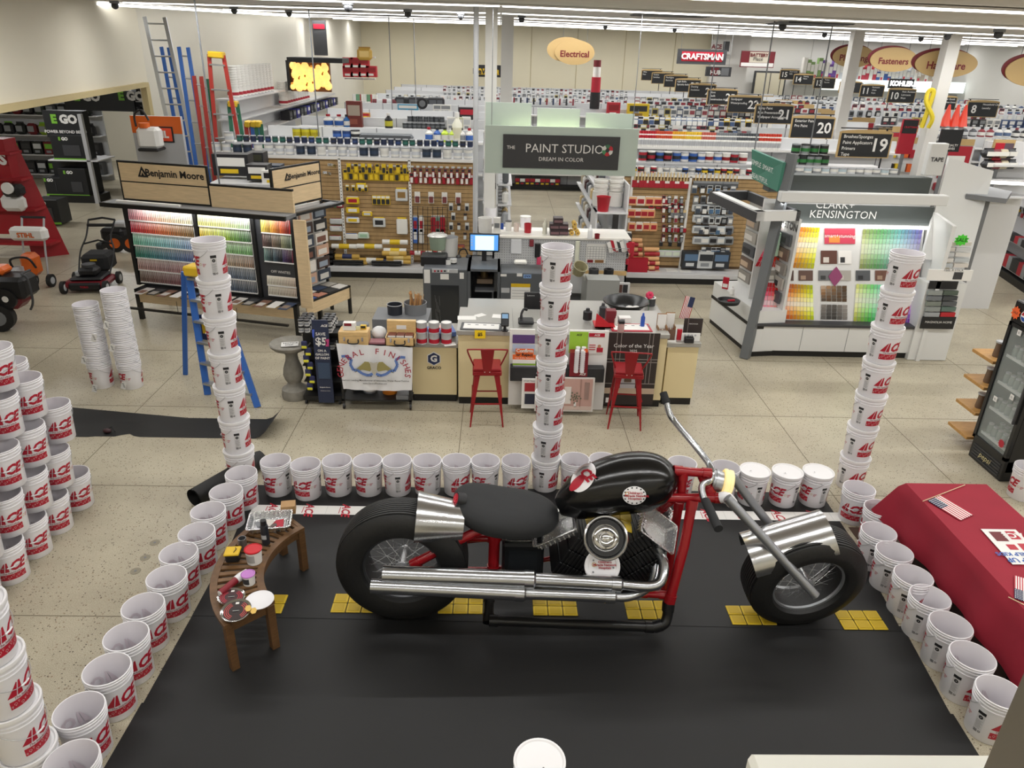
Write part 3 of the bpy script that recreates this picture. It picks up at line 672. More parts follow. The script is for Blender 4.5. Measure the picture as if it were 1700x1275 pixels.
def bank(ang,name):
 d=V((math.cos(ang),0,math.sin(ang)));sd=V((-math.sin(ang),0,math.cos(ang)));L=.41;W=.40
 out=[]
 for j,(u0,u1)in enumerate(((-W/2,-W/6),(-W/6,W/6),(W/6,W/2))):
  b=MB()
  for k in range(13):
   l=.02+k*(L/13);c=EC+V((0,.02,0))+d*(l+.012)+sd*((u0+u1)/2)
   b.obox(c,d,V((0,1,0)),d.cross(V((0,1,0))),.0105,.18,(u1-u0)/2-.004,BLK,bev=.004)
   b.obox(c+d*.014,d,V((0,1,0)),d.cross(V((0,1,0))),.004,.172,(u1-u0)/2-.010,BLK)
  out.append(b.obj('cylinder_fins',BK))
 return d,sd,L
d1,s1,L1=bank(math.radians(151),'l');d2,s2,L2=bank(math.radians(36),'r')
b=MB();b.box(EC.x-.2,EC.x+.24,4.68,5.0,0.22,.44,BLK,bev=.03);b.obox(AY(1060,935,4.85),(1,0,.4),(0,1,0),(-.4,0,1),.10,.14,.12,BLK,bev=.02);b.obj('crankcase',BK)
b=MB();pc=AY(925,880,4.78);tray(b,pc+V((-.02,.06,.0)),V((.80,0,.44)),V((.15,1,.0)),.36,.34,.06);b.obj('foil_tray',BK)
b=MB();pc=AY(1092,880,4.76);tray(b,pc+V((.02,.02,.0)),V((.74,0,-.60)),V((.35,.9,.3)),.34,.26,.075);b.obj('foil_tray',BK)
b=MB();pc=AY(1086,862,4.95);tray(b,pc+V((.02,.08,.02)),V((.74,0,-.60)),V((.35,.9,.3)),.34,.26,.075);b.obj('foil_tray',BK)
def ypad(px,py,y,X,nm='yellow_pad'):
 b=MB();o=AY(px,py,y);S=b.X;b.X=frame(o,X,(0,1,0.1))
 for i in range(2):
  for j in range(2):b.box((i-1)*.115+.003,i*.115-.003,(j-1)*.12+.003,j*.12-.003,-.006,.006,YP,bev=.004);b.box((i-1)*.115+.014,i*.115-.014,(j-1)*.12+.014,j*.12-.014,.005,.0075,YP)
 b.X=S;b.obj(nm,BK)
ypad(972,874,4.88,(.85,0,.42));ypad(990,862,4.98,(.9,0,.3));ypad(1032,866,4.90,(.92,0,-.25));ypad(1050,870,4.86,(.88,0,-.38))
nrm=V((-.02,-.80,.60)).normalized();pc=AY(1006,893,4.62);b=MB()
b.lathe([(.155,-.10),(.158,-.02),(.172,-.012),(.174,0),(.168,.006),(.158,.004),(.148,-.012),(.142,-.03),(.118,-.036),(.108,-.02),(.088,.004),(.070,.008),(.05,-.012),(.034,-.014),(.028,.004),(.014,.012),(0,.012)],CHROME,c=pc,n=48,axis=nrm);b.cyl(pc-nrm*.16,pc-nrm*.02,.14,BLK,n=24);b.obj('air_filter_pan',BK)
pc=AY(1000,940,4.58);n2=V((0,-.86,.5)).normalized();b=MB();b.cyl(pc-n2*.1,pc,.132,mat('lid_white','EDEBEC',0.3),n=36);b.lathe([(.136,-.02),(.140,0),(.132,.006),(.112,.004),(.108,-.002),(0,-.001)],mat('lid_white','EDEBEC',0.3),c=pc,n=36,axis=n2)
F_=frame(pc+n2*.008,(1,0,0),n2.cross(V((1,0,0))));
for t_,dy in(("Children's",.022),('Miracle Network',.0),('Hospitals',-.022)):b.text(t_,.026,RED,F_@Matrix.Translation((.018,dy+.01,0)),bold=.025)
for x,y in((-.07,.045),(-.072,-.045),(.055,.05),(.085,-.01)):b.cyl(F_@V((x,y,-.006)),F_@V((x,y,.002)),.007,MGREY,n=10)
b.X=F_;v_,f_=ring2d(-.066,.012,.013,.017,14);b.add([(x,y,0)for x,y in v_],f_,mat('gold_print','C9A24A'));b.X=Matrix();b.obj('engine_badge',BK)
def duct(pts,r,nm,collars=()):
 P=[AY(*p)for p in pts];b=MB();b.tube(P if len(P)==2 else cat_rom(P,6),r,PIPE,n=24,caps=False)
 for px,py,y,rr_ in collars:
  c=AY(px,py,y);d=(P[1]-P[0]).normalized();b.cyl(c-d*.035,c+d*.035,rr_,PIPE,n=24);b.cyl(c+d*.035,c+d*.05,rr_,PIPE,r1=rr_*.8,n=24)
 return b
e1=duct([(636,953,4.42),(885,962,4.42)],.066,'x',[(878,962,4.42,.073)])
P0=AY(636,953,4.42);dd=(AY(885,962,4.42)-P0).normalized();e1.lathe([(.066,0),(.063,0),(.063,.5),(0,.5)],PIPE,c=P0,n=24,axis=dd);ex=e1.obj('exhaust_pipe',BK)
b=duct([(880,962,4.42),(1030,970,4.42)],.054,'x',[(1022,970,4.42,.062)]);b.obj('pipe_section',ex)
b=duct([(1028,970,4.42),(1060,973,4.42),(1082,973,4.43),(1096,966,4.46),(1102,950,4.52),(1101,932,4.6),(1092,915,4.7)],.040,'x');b.obj('pipe_elbow',ex)
e2=duct([(616,973,4.36),(868,985,4.36)],.055,'x',[(862,985,4.36,.060)]);P0=AY(616,973,4.36);dd=(AY(868,985,4.36)-P0).normalized();e2.lathe([(.055,0),(.052,0),(.052,.5),(0,.5)],PIPE,c=P0,n=24,axis=dd);ex2=e2.obj('exhaust_pipe',BK)
b=duct([(865,985,4.36),(1016,991,4.36)],.044,'x',[(1012,991,4.36,.049)]);b.obj('pipe_section',ex2)
b=duct([(1014,991,4.36),(1040,991,4.38),(1062,984,4.44),(1078,972,4.52),(1086,955,4.6),(1090,930,4.7)],.036,'x');b.obj('pipe_elbow',ex2)
FORK=mat('fork_grey','96989C',0.35,0.75)
b=MB();b.tube([AY(1207,826,4.66),AY(1354,989,4.38)],.036,FORK,n=18);b.obj('fork_leg',BK)
b=MB();b.tube([AY(1216,792,5.02),AY(1300,900,4.98)],.036,FORK,n=18);b.obj('fork_leg',BK)
b=MB();b.tube(cat_rom([AY(1196,826,4.79),AY(1207,826,4.77),AY(1216,836,4.76)],4),.044,WHITE,n=16);b.obj('pipe_elbow_joint',BK)
hc=AY(1196,800,4.92);ha=V((.88,-.15,-.12)).normalized();b=MB()
b.cyl(hc-ha*.07,hc+ha*.01,.085,ALU,n=28);b.cyl(hc-ha*.05,hc-ha*.03,.093,ALU,n=28);hl=b.obj('headlight',BK)
b=MB();LENS=mat('lamp_lens','F3DFA0',0.4,emit=0.3);b.lathe([(.10,0),(.112,.01),(.112,.028),(.106,.03),(.106,.044),(.110,.048),(.108,.07),(.08,.082),(0,.088)],LENS,c=hc+ha*.01,n=36,axis=ha);b.obj('lens',hl)
BARM=mat('handlebar_steel','A9ABAF',0.22,0.95)
hb=cat_rom([AY(*p)for p in((1106,668,5.66),(1112,688,5.6),(1122,702,5.54),(1150,735,5.3),(1170,760,5.1),(1178,772,5.0),(1183,788,4.92),(1178,798,4.84),(1167,804,4.78),(1165,815,4.7),(1170,832,4.58))],6)
b=MB();b.tube(hb,.027,BARM,n=16);hb_=b.obj('handlebar',BK);
for q in((1172,763,5.09),(1177,771,5.01)):pass
for(p,q)in(((1101,652,5.72),(1107,670,5.65)),((1171,831,4.58),(1193,878,4.28))):
 P,Q=AY(*p),AY(*q);b=MB();b.tube([P,Q],.033,mat('grip_foam','1D1E20',0.8),n=18);b.obj('grip',hb_)
b=MB();b.bar(AY(1178,785,4.93),AY(1182,826,4.84),.07,.05,REDP,bev=.01);b.obj('steering_stem',BK)
# curved bench and the things on it
TEAK=mat('teak','67492C',0.5,noise=0.28,nscale=14,stretch=(1,1,6));TEAK2=mat('teak_slat','735333',0.5,noise=0.25,nscale=20)
BC=V((-1.15,4.80,0));RO,RI=1.05,0.655;BA0,BA1=math.radians(135.5),math.radians(224.5)
BN=thing('curved_bench','curved teak slatted bench on black paper beside the bike','bench',(-1.95,4.8,0))
def arc(r,a,z):return V((BC.x+r*math.cos(a),BC.y+r*math.sin(a),z))
def arcslab(b,r0,r1,a0,a1,z0,z1,m,n=20):
 vs=[]
 for i in range(n+1):
  a=a0+(a1-a0)*i/n;vs+=[arc(r0,a,z0),arc(r1,a,z0),arc(r1,a,z1),arc(r0,a,z1)]
 fs=[(4*i+k,4*i+(k+1)%4,4*i+4+(k+1)%4,4*i+4+k)for i in range(n)for k in range(4)]+[(0,1,2,3),(4*n+3,4*n+2,4*n+1,4*n)]
 b.add(vs,fs,m)
b=MB();arcslab(b,RO-.055,RO,BA0,BA1,.425,.452,TEAK);arcslab(b,RI,RI+.055,BA0,BA1,.425,.452,TEAK)
for a in(BA0,BA1):
 s_=1 if a==BA0 else-1;arcslab(b,RI+.05,RO-.05,min(a,a+s_*.045),max(a,a+s_*.045),.425,.452,TEAK,1)
b.obj('rail',BN)
b=MB();n=19
for k in range(n):
 a=BA0+.06+(BA1-BA0-.12)*k/(n-1);w_=.017
 arcslab(b,RI+.052,RO-.052,a-w_*1.3,a+w_*1.3,.430,.448,TEAK2,1)
b.obj('slats',BN)
b=MB();arcslab(b,RO-.05,RO-.025,BA0+.05,BA1-.05,.355,.425,TEAK);arcslab(b,RI+.02,RI+.045,BA0+.08,BA1-.08,.355,.425,TEAK)
for a in(BA0+.04,BA1-.04):b.bar(arc(RI+.05,a,.385),arc(RO-.05,a,.385),.022,.07,TEAK)
b.obj('apron',BN)
for r in(RI+.035,RO-.04):
 for a in(BA0+.04,BA1-.04):
  b=MB();b.obox(arc(r,a,.21),(math.cos(a),math.sin(a),0),(-math.sin(a),math.cos(a),0),(0,0,1),.03,.03,.213,TEAK,bev=.004);b.obj('leg',BN)
ZT=0.4535
def on(px,py,z=ZT):return AZ(px,py,z)
def tub(px,py,r,h,body,lidc,label,cat,name,lab=None):
 p=on(px,py);t=thing(name,label,cat,(p.x,p.y,ZT),None);b=MB();b.lathe([(0,.0),(r*.84,0),(r*.95,h*.96),(r*.9,h*.96)],body,c=(p.x,p.y,ZT),n=24)
 if lab:b.lathe([(r*.875,h*.2),(r*.945,h*.78)],lab,c=(p.x,p.y,ZT),n=16,a0=-2.6,a1=-1.2)
 b.obj('tub',t);b=MB();b.lathe([(r,h*.93),(r*1.03,h*.95),(r*1.03,h*1.02),(r*.92,h*1.05),(r*.88,h*1.01),(0,h*1.01)],lidc,c=(p.x,p.y,ZT),n=28);b.obj('lid',t)
tub(423,932,.068,.125,PAPER,mat('lid_red','C4202B',0.35),'white putty tub with a red lid on the bench','tub','putty_tub',mat('tub_lab','A9A7A5'))
tub(414,968,.052,.09,PAPER,mat('lid_pink','B978C0',0.35),'small white tub with a pink lid on the bench','tub','putty_tub',DGREY)
p=on(388,928);b=MB();b.obox((p.x,p.y,ZT+.035),(.96,.1,0),(-.1,.96,0),(0,0,1),.055,.052,.035,BLACK,bev=.01);t=thing('tool_box','small black box with yellow lid on the bench','box',(p.x,p.y,ZT));b.obj('case',t)
b=MB();b.obox((p.x,p.y,ZT+.076),(.96,.1,0),(-.1,.96,0),(0,0,1),.062,.06,.009,YEL,bev=.006);b.tube([(p.x+.02,p.y-.03,ZT+.09),(p.x+.03,p.y+.01,ZT+.092),(p.x+.015,p.y+.03,ZT+.09)],.003,BLACK,n=5);b.obj('lid',t)
p=on(404,910);b=MB();b.lathe([(.033,0),(.034,.10),(.030,.10),(.029,.005),(0,.005)],STEEL,c=(p.x,p.y,ZT),n=24);b.obj('metal_cup',label='small open steel cup near the tray on the bench',cat='cup')
p=on(442,902);b=MB();c0=(p.x,p.y,ZT);t=thing('spray_can','black spray can standing beside the foil tray on the bench','spray can',c0)
b.lathe([(0,0),(.033,0),(.033,.17),(.028,.185),(.012,.192),(0,.192)],mat('can_black','22242A',0.35),c=c0,n=20);b.lathe([(.0335,.06),(.0335,.10)],LGREY,c=c0,n=12,a0=-2.4,a1=-1);b.obj('can',t)
b=MB();b.lathe([(0.026,.192),(.024,.23),(0,.232)],BLACK,c=c0,n=16);b.obj('cap',t)
p=on(449,872);t=thing('foil_tray','foil paint tray holding papers and a red card on the bench','tray',(p.x,p.y,ZT))
b=MB();tray(b,(p.x,p.y,ZT+.062),(.98,.16,0),(-.16,.98,0),.34,.25,.055);b.obj('pan',t)
for i,(dx,dy,c_,a,hx,hy,nm,lb)in enumerate(((.07,-.01,RED,.2,.045,.06,'card','red card lying in the foil tray'),(-.02,.0,mat('leaflet','C9C3BC',0.6),-.3,.05,.045,'leaflet','pale leaflet lying in the middle of the foil tray'),(.03,-.05,mat('leaf2','5B4E4A',.6),.5,.04,.02,'leaflet','dark brown leaflet lying in the foil tray'),(-.09,-.03,MGREY,.9,.02,.035,'leaflet','grey slip lying in the foil tray'))):
 b=MB();b.obox((p.x+dx,p.y+dy,ZT+.022+.004*i),(math.cos(a),math.sin(a),.1),(-math.sin(a),math.cos(a),0),(-.1,0,1),hx,hy,.0015,c_);b.obj(nm,label=lb,cat=nm)
b=MB();q=on(472,858);b.obox((q.x+.02,q.y+.08,ZT+.045),(1,.2,0),(-.2,1,0),(0,0,1),.06,.05,.04,mat('kraft','A9855A',0.7));b.obj('carton',label='small kraft carton behind the foil tray on the bench',cat='carton')
P0,P1,P2=on(365,985,ZT+.03),on(392,963,ZT+.035),on(410,950,ZT+.035);t=thing('roller_sleeve','dark red and white tube lying on the bench','tube',(P1.x,P1.y,ZT))
b=MB();b.cyl(P0,P1,.026,DRED,r1=.028,n=18);b.cyl(P0-(P1-P0).normalized()*.002,P0,.022,PAPER,n=16);b.obj('barrel',t);b=MB();b.tube(cat_rom([P1,P1*.5+P2*.5+V((0,0,.004)),P2],4),[.031]*5+[.028]*4,WHITE,n=16);b.obj('neck',t)
def disc(px,py,r,z,label,cat,name,mats,tilt=(0,0,1)):
 p=on(px,py,ZT+z);t=b=MB();n=V(tilt).normalized()
 b.lathe([(0,-.006),(r*.8,-.006),(r,.004),(r,.008),(r*.93,.006),(r*.86,.002),(0,.002)],mats[0],c=p,n=40,axis=n)
 if len(mats)>1:
  b.lathe([(r*.84,.0028),(0,.0028)],mats[1],c=p,n=40,axis=n)
  for q in(.78,.66,.54):b.lathe([(r*q,.0034),(r*(q-.05),.0034)],mats[2],c=p,n=14,axis=n,a0=.4,a1=2.4);b.lathe([(r*q,.0034),(r*(q-.05),.0034)],mats[2],c=p,n=14,axis=n,a0=3.4,a1=5.6)
  F=frame(p+n*.004,V((1,.15,0)),n.cross(V((1,.15,0))));b.X=F;b.box(-.02,.02,-.012,.012,0,.0008,BLACK);b.box(-.012,.012,r*.55,r*.72,0,.001,PAPER);b.text('-----',.03,PAPER,Matrix.Translation((0,0,.0012)));b.X=Matrix()
 b.obj(name,label=label,cat=cat)
disc(431,997,.105,.012,'white round divided plate on the bench end','plate','plate',[WHITE]);
disc(384,991,.10,.018,'shiny round tin with red and black packaging under the darker one on the bench','tin','round_tin',[CHROME,mat('tin_card','3A1A1E',.5),RED],(.1,.05,1));disc(392,1014,.108,.035,'round tin with dark brown packaging on top at the bench end','tin','round_tin',[CHROME,mat('tin_card2','241312',.5),mat('coral','B8433F',.5)],(.0,-.12,1))
for i,(px,py)in enumerate(((412,1010),(421,1014))):
 p=on(px,py,ZT+.05-.01*i);b=MB();b.prism([(.024*math.cos(k*PI/3),.03*math.sin(k*PI/3))for k in range(6)],0,.002,mat('honey_tag','D9B45C',.5),frame(p,(1,.3,.1*i),(0,1,.2)));b.obj('hexagon_tag',label=('honey-coloured hexagon tag on the dark round tin' if i==0 else 'honey-coloured hexagon tag beside the white plate'),cat='tag')
 # red-cloth table
CLOTH=mat('cloth_red','93182D',0.8,noise=0.08,nscale=3);CT=thing('folding_table','folding table covered by a red cloth beside the table-side buckets','table',(4.13,4.75,0))
b=MB();b.box(3.76,4.50,3.86,5.65,.70,.735,LGREY,bev=.01);b.obj('tabletop',CT)
for x in(3.86,4.4):
 for y in(4.0,5.5):b=MB();b.cyl((x,y,0),(x,y,.7),.014,DGREY,n=10);b.obj('leg',CT)
b=MB();cx,cy,hx,hy=4.14,4.755,.385,.91;ring=[]
M_=160;zt=.742;per=[]
for i in range(M_):
 t=4*i/M_;s_=int(t);u=(t-s_)*2-1
 x,y=((hx*u,-hy),(hx,hy*u),(-hx*u,hy),(-hx,-hy*u))[s_]
 per.append((x,y,s_,u))
vs=[]
for x,y,s_,u in per:vs.append((cx+x*.97,cy+y*.985,zt))
L_=8
for l in range(1,L_+1):
 d=l/L_
 for i,(x,y,s_,u)in enumerate(per):
  nx,ny=((0,-1),(1,0),(0,1),(-1,0))[s_];c_=abs(u)**6
  q_=c_*(x<0)*(y>0);drop=((.46 if s_==3 else.50 if s_==1 else.60)+.06*c_)*(1-q_)+.36*q_;w_=.02*math.sin(i*.55)*d*(1-c_)+.012*math.sin(i*.21+1)*d
  fl=.015*(d>0)+.13*c_*d*(s_!=3 or y>0)+.02*d
  sgx=(1 if x>0 else-1);sgy=(1 if y>0 else-1)
  vs.append((cx+x+nx*(fl+w_)+sgx*(.04+.06*(q_>0))*c_*d*(ny!=0),cy+y+ny*(fl+w_)+sgy*.10*c_*d*(nx!=0),zt-.006-drop*d))
b.add(vs,[tuple(range(M_))[::-1]]+[(l*M_+i,(l+1)*M_+i,(l+1)*M_+(i+1)%M_,l*M_+(i+1)%M_)for l in range(L_)for i in range(M_)],CLOTH,True)
b.v=[v for v in b.v];b.obj('tablecloth',label='red tablecloth draped over the folding table',cat='tablecloth',org=(cx,cy,.2))
b=MB();b.box(3.55,5.2,2.6,6.0,.0005,.004,mat('brown_patch','4A352A',0.8));b.box(4.3,4.34,5.98,6.0,0,.003,MGREY);b.obj('floor_patch',label='flat brown patch on the floor under the red-cloth table',cat='runner')  # flat brown rectangle over the floor beneath the table
def flag(stick0,stick1,c00,cu,cv,label):
 t=thing('hand_flag',label,'flag',(c00+cu*.5+cv*.5));b=MB();b.cyl(stick0,stick1,.0035,mat('flag_stick','D8C7A0',.5),n=8);b.obj('stick',t)
 b=MB();nz=cu.cross(cv).normalized();nz=nz if nz.z>0 or abs(nz.z)<.3 else-nz
 for k in range(13):
  a,c_=k/13,(k+1)/13;b.quad(c00+cv*a,c00+cu+cv*a,c00+cu+cv*c_,c00+cv*c_,RED if k%2==0 else PAPER)
 e=nz*.0015;NAVY=mat('flag_navy','1F2A4D',.6)
 for s_ in(1,-1):
  b.quad(c00+e*s_,c00+cu*.42+e*s_,c00+cu*.42+cv*(7/13)+e*s_,c00+cv*(7/13)+e*s_,NAVY)
  for i in range(6):
   for j in range(5):
    o=c00+cu*(.03+.065*i)+cv*(.04+.1*j)+e*1.6*s_;b.quad(o,o+cu*.025,o+cu*.025+cv*.045,o+cv*.045,PAPER)
 b.obj('cloth',t)
z_=.752
S0,S1=AZ(1532,832,z_),AZ(1602,805,z_);C0=AZ(1540,831,z_);C1=AZ(1562,822,z_);E0=AZ(1594,864,z_)
flag(S0,S1,C0,E0-C0,(C1-C0),'small american flag lying flat on the far end of the red table')
S0,S1=AZ(1674,991,z_),AZ(1712,1010,z_);C0=AZ(1684,993,z_);C1=AZ(1712,1002,z_);E0=AZ(1684,955,z_)
flag(S0,S1,C0,E0-C0,C1-C0,'small american flag at the frame edge on the red table')
b=MB();P=[AZ(1628,878,z_),AZ(1686,879,z_),AZ(1745,937,z_),AZ(1681,937,z_)];b.quad(*P,PAPER)
def PP(u,v,dz=.001):return P[0]+(P[1]-P[0])*u+(P[3]-P[0])*v+V((0,0,dz))
for u0,u1,v0,v1,m_ in((.15,.5,.08,.36,mat('bikepic','6B2A2C',.6)),(.62,.9,.06,.30,RED),(.3,.55,.45,.6,RED),(.65,.95,.42,.62,RED)):b.quad(PP(u0,v0),PP(u1,v0),PP(u1,v1),PP(u0,v1),m_)
PX=(P[0]-P[1]).normalized();PY=(P[0]-P[3]).normalized()*-1
for t_,u,v,m_,s_ in(('ACE',.76,.18,PAPER,.09),('STEP UP',.42,.88,mat('poster_blue','2F5CA8',.6),.075),('TO HELP KIDS',.45,.72,mat('poster_blue','2F5CA8',.6),.06)):
 F=frame(PP(u,v,.002),PX,-V((0,0,1)).cross(PX)*-1);b.text(t_,s_,m_,F,bold=.03)
b.obj('poster',label='white poster with a bike picture lying on the red table',cat='poster')
# drinks cooler, wooden rack
fx,fy0,fy1,fz=5.62,6.90,7.50,1.93;CK_=thing('drinks_cooler','black glass-door drinks cooler beyond the red table','cooler',(5.95,7.2,0));CBK=mat('cooler_black','101114',0.3)
b=MB()
b.box(fx+.05,6.35,fy0,fy0+.04,.12,fz,CBK);b.box(fx+.05,6.35,fy1-.04,fy1,.12,fz,CBK);b.box(6.31,6.35,fy0,fy1,.12,fz,CBK);b.box(fx+.02,6.35,fy0,fy1,0,.26,CBK,bev=.01);b.box(fx,6.35,fy0,fy1,fz-.24,fz,CBK,bev=.01)
b.box(6.27,6.31,fy0+.04,fy1-.04,.26,fz-.24,mat('cooler_in','B9BDBE',.5))
for k in range(5):b.box(fx+.012,fx+.02,fy0+.05,fy1-.05,.04+k*.035,.055+k*.035,DGREY)
b.obj('cabinet',CK_)
b=MB()
for a_,c_ in((fy0,fy0+.045),(fy1-.045,fy1)):b.box(fx,fx+.045,a_,c_,.26,fz-.24,CBK)
b.box(fx,fx+.045,fy0,fy1,.26,.30,CBK);b.box(fx,fx+.045,fy0,fy1,fz-.28,fz-.24,CBK);d_=b.obj('door',CK_)
b=MB();b.box(fx+.018,fx+.024,fy0+.045,fy1-.045,.30,fz-.28,mat('door_glass','C8D0CC',.05,alpha=.22));b.obj('glass',d_)
b=MB();b.box(fx-.03,fx-.012,fy0+.03,fy0+.05,.7,1.3,DGREY);b.obj('handle',d_)
for i,z in enumerate((.34,.66,.98,1.30)):
 b=MB();b.box(fx+.06,6.26,fy0+.05,fy1-.05,z-.008,z,mat('shelf_wire','D5D7D6',.4));b.box(fx+.05,fx+.06,fy0+.05,fy1-.05,z-.012,z+.018,mat('shelf_wire','D5D7D6',.4));b.obj('shelf',CK_)
b=MB();FX=lambda y,z:frame((fx-.002,y,z),(0,-1,0),(0,0,1))
b.X=FX(7.30,1.80);b.prism([(.06*math.cos(a),.06*math.sin(a))for a in[k*PI/12 for k in range(24)]],0,.002,PAPER);
b.prism([(.052*math.cos(a),.052*math.sin(a))for a in[PI*.08+k*PI*.9/12 for k in range(13)]],.002,.003,RED);b.prism([(.052*math.cos(a),.052*math.sin(a))for a in[-PI*.95+k*PI*.85/12 for k in range(13)]],.002,.003,mat('soda_blue','1D4C9C',.4));b.X=Matrix()
b.text('pepsi',.14,PAPER,FX(7.07,1.80),bold=.02)
st_=[];
for k in range(20):a=PI*k/10;r=.075 if k%2 else.055;st_.append((r*math.cos(a),r*math.sin(a)))
b.prism(st_,.004,.006,mat('orange_star','E8622C',.5),FX(7.44,1.80));b.text('SALE',.035,BLACK,FX(7.44,1.80)@Matrix.Translation((0,0,.008)))
b.text('pepsi',.10,mat('gilt','C9BE8C',.4),FX(7.2,.13),ital=.3)
b.prism([(x*.7,y*.7)for x,y in st_],.004,.006,RED,FX(7.02,.42));b.obj('decals',CK_)
JG=mat('jar_glass','A9B3AC',.15,alpha=.75);_jar=None
for i,z in enumerate((.34,.66,.98,1.30)):
 for j in range(3):
  for k in range(6):
   x,y=fx+.13+j*.13,fy0+.09+k*.088;lb=f'glass jar on the {["lowest", "second", "third", "top"][i]} shelf inside the drinks cooler'
   if _jar is None:
    t=thing('jar',lb,'jar',(x,y,z),'jars on the lowest cooler shelf');b=MB();b.lathe([(0,0),(.033,0),(.034,.08),(.026,.10),(.026,.115)],JG,c=(x,y,z),n=12);b.obj('glass',t)
    b=MB();b.lathe([(.028,.108),(.028,.125),(0,.126)],LGREY,c=(x,y,z),n=12);b.obj('lid',t);_jar=t
   else:dup(_jar,(x,y,z),label=lb,group=f'jars on the {["lowest", "second", "third", "top"][i]} cooler shelf')
for i,(y,z)in enumerate(((7.30,1.62),(7.1,.95),(7.33,.82))):b=MB();b.box(fx-.004,fx-.001,y-.03,y+.03,z-.03,z+.03,PAPER);b.text('$2',.03,BLACK,FX(y,z)@Matrix.Translation((0,0,.004)));b.obj('price_sticker',CK_)
WD=mat('pine_board','B98B4E',0.55,noise=0.2,nscale=10,stretch=(1,6,1));R_=thing('wooden_rack','light wood stepped rack half hidden behind the drinks cooler','rack',(5.8,7.85,0))
for i,(px,py)in enumerate(((1598,722),(1612,683),(1626,641),(1641,598))):
 p=AY(px,py,7.68);b=MB();b.box(p.x-.0,6.3,7.6,8.0,p.z-.02,p.z+.02,WD,bev=.004);b.obj('shelf',R_)
 if i in(1,2,3):
  q=V((p.x+.13,7.75,p.z+.02));b=MB();t=thing('spice_jar',f'dark jar on the {ORD[i]} board of the wooden rack','jar',q);b.lathe([(0,0),(.045,0),(.048,.02),(.04,.15),(.048,.17)],mat('jar_brown','5A3026' if i>1 else '6E5A4A',.25),c=q,n=16);b.obj('glass',t);b=MB();b.lathe([(.05,.17),(.05,.19),(0,.192)],LGREY,c=q,n=16);b.obj('lid',t)
for y in(7.62,7.98):
 b=MB();b.box(6.2,6.26,y-.02,y+.02,0,1.75,WD);b.obj('upright',R_)
RAILW=mat('rail_white','DDDBD0',0.5);b=MB();P1,P2=AZ(1240,1246,2.55),AZ(1660,1257,2.55);b.box(P1.x,P2.x+2.2,P1.y-.6,P1.y,1.4,2.55,RAILW,bev=.015);struct('trim_2',b)
b=MB();P1=AY(1650,1195,1.0);b.box(P1.x-.0,P1.x+.5,.6,1.0,0,P1.z+.62,mat('post_beige','6E675A',.7),bev=.02);struct('trim_3',b)
# paint desk
def pbox(b,px0,py0,px1,py1,y,dep,m,bev=0.0):
 a,c=AY(px0,(py0+py1)/2,y),AY(px1,(py0+py1)/2,y);xm=(px0+px1)/2
 z1,z0=AY(xm,py0,y).z,AY(xm,py1,y).z;b.box(a.x,c.x,y,y+dep,z0,z1,m,bev);return(a.x,c.x,z0,z1)
def item(name,label,cat,px0,py0,px1,py1,y,dep,m,bev=.004,group=None,extra=None):
 b=MB();r=pbox(b,px0,py0,px1,py1,y,dep,m,bev)
 if extra:extra(b,*r)
 return b.obj(name,label=label,cat=cat,group=group)
def sbox(name,label,cat,px,py,zs,w,d,h,m,bev=.004,rot=0.0,group=None,extra=None):
 p=AZ(px,py,zs);b=MB();c,s_=math.cos(rot),math.sin(rot);b.X=Matrix.Translation((p.x,p.y,zs))@Matrix.Rotation(rot,4,'Z')
 b.box(-w/2,w/2,0,d,0,h,m,bev)
 if extra:extra(b)
 b.X=Matrix();return b.obj(name,label=label,cat=cat,group=group)
def FR(x,y,z):return frame((x,y,z),(1,0,0),(0,0,1))
TOPM=mat('counter_steel','A8A6A0',0.35,0.3);KICK=mat('kick_black','121212',0.5);PRIM=mat('grey_machine','55585C',0.45);LWOOD=mat('light_wood','D8B57C',0.5,noise=0.12,nscale=12,stretch=(1,1,5))
ZA,ZB,ZE=0.84,1.04,0.90
def counter(name_lbl,x0,x1,y0,y1,zt,face_m=CREAM,ov=.02):
 t=thing('service_counter',name_lbl,'counter',((x0+x1)/2,y0+.1,0));b=MB();b.box(x0,x1,y0+.03,y1,.11,zt-.05,face_m);b.obj('body',t)
 b=MB();b.box(x0+.005,x1-.005,y0+.06,y1,0,.11,KICK);b.obj('kick_plate',t)
 b=MB();b.box(x0-ov,x1+ov,y0,y1+.02,zt-.06,zt,TOPM,bev=.004);b.obj('worktop',t);return t
xA0,xA1,xB1=AZ(686,665).x,AZ(759,668).x,AZ(846,676).x
xD0,xD1,xE1=AZ(1000,680).x,AZ(1080,678).x,AZ(1148,676).x
cA=counter('low cream counter section with the graco sign',xA0,xA1-.005,8.66,9.4,ZA);counter('tall cream counter section behind the first red stool',xA1+.02,xB1,8.6,9.5,ZB)
counter('tall counter middle section behind the white poster panels',xB1+.03,xD0-.03,8.62,9.55,ZB-.03,PAPER);cD=counter('tall counter section with the dark colour of the year poster',xD0,xD1+.12,8.6,9.5,ZB);counter('low cream counter section at the end by the colour chip wall',xD1+.16,xE1,8.68,9.35,ZE)
counter('long rear counter behind the paint desk',xA1+.1,xE1-.25,9.62,10.45,.86,MGREY)
b=MB();g=frame((AY(720,597,8.66).x,8.655+.03,AY(720,597,8.66).z),(1,0,0),(0,0,1));NV=mat('graco_navy','1C2A52',.5)
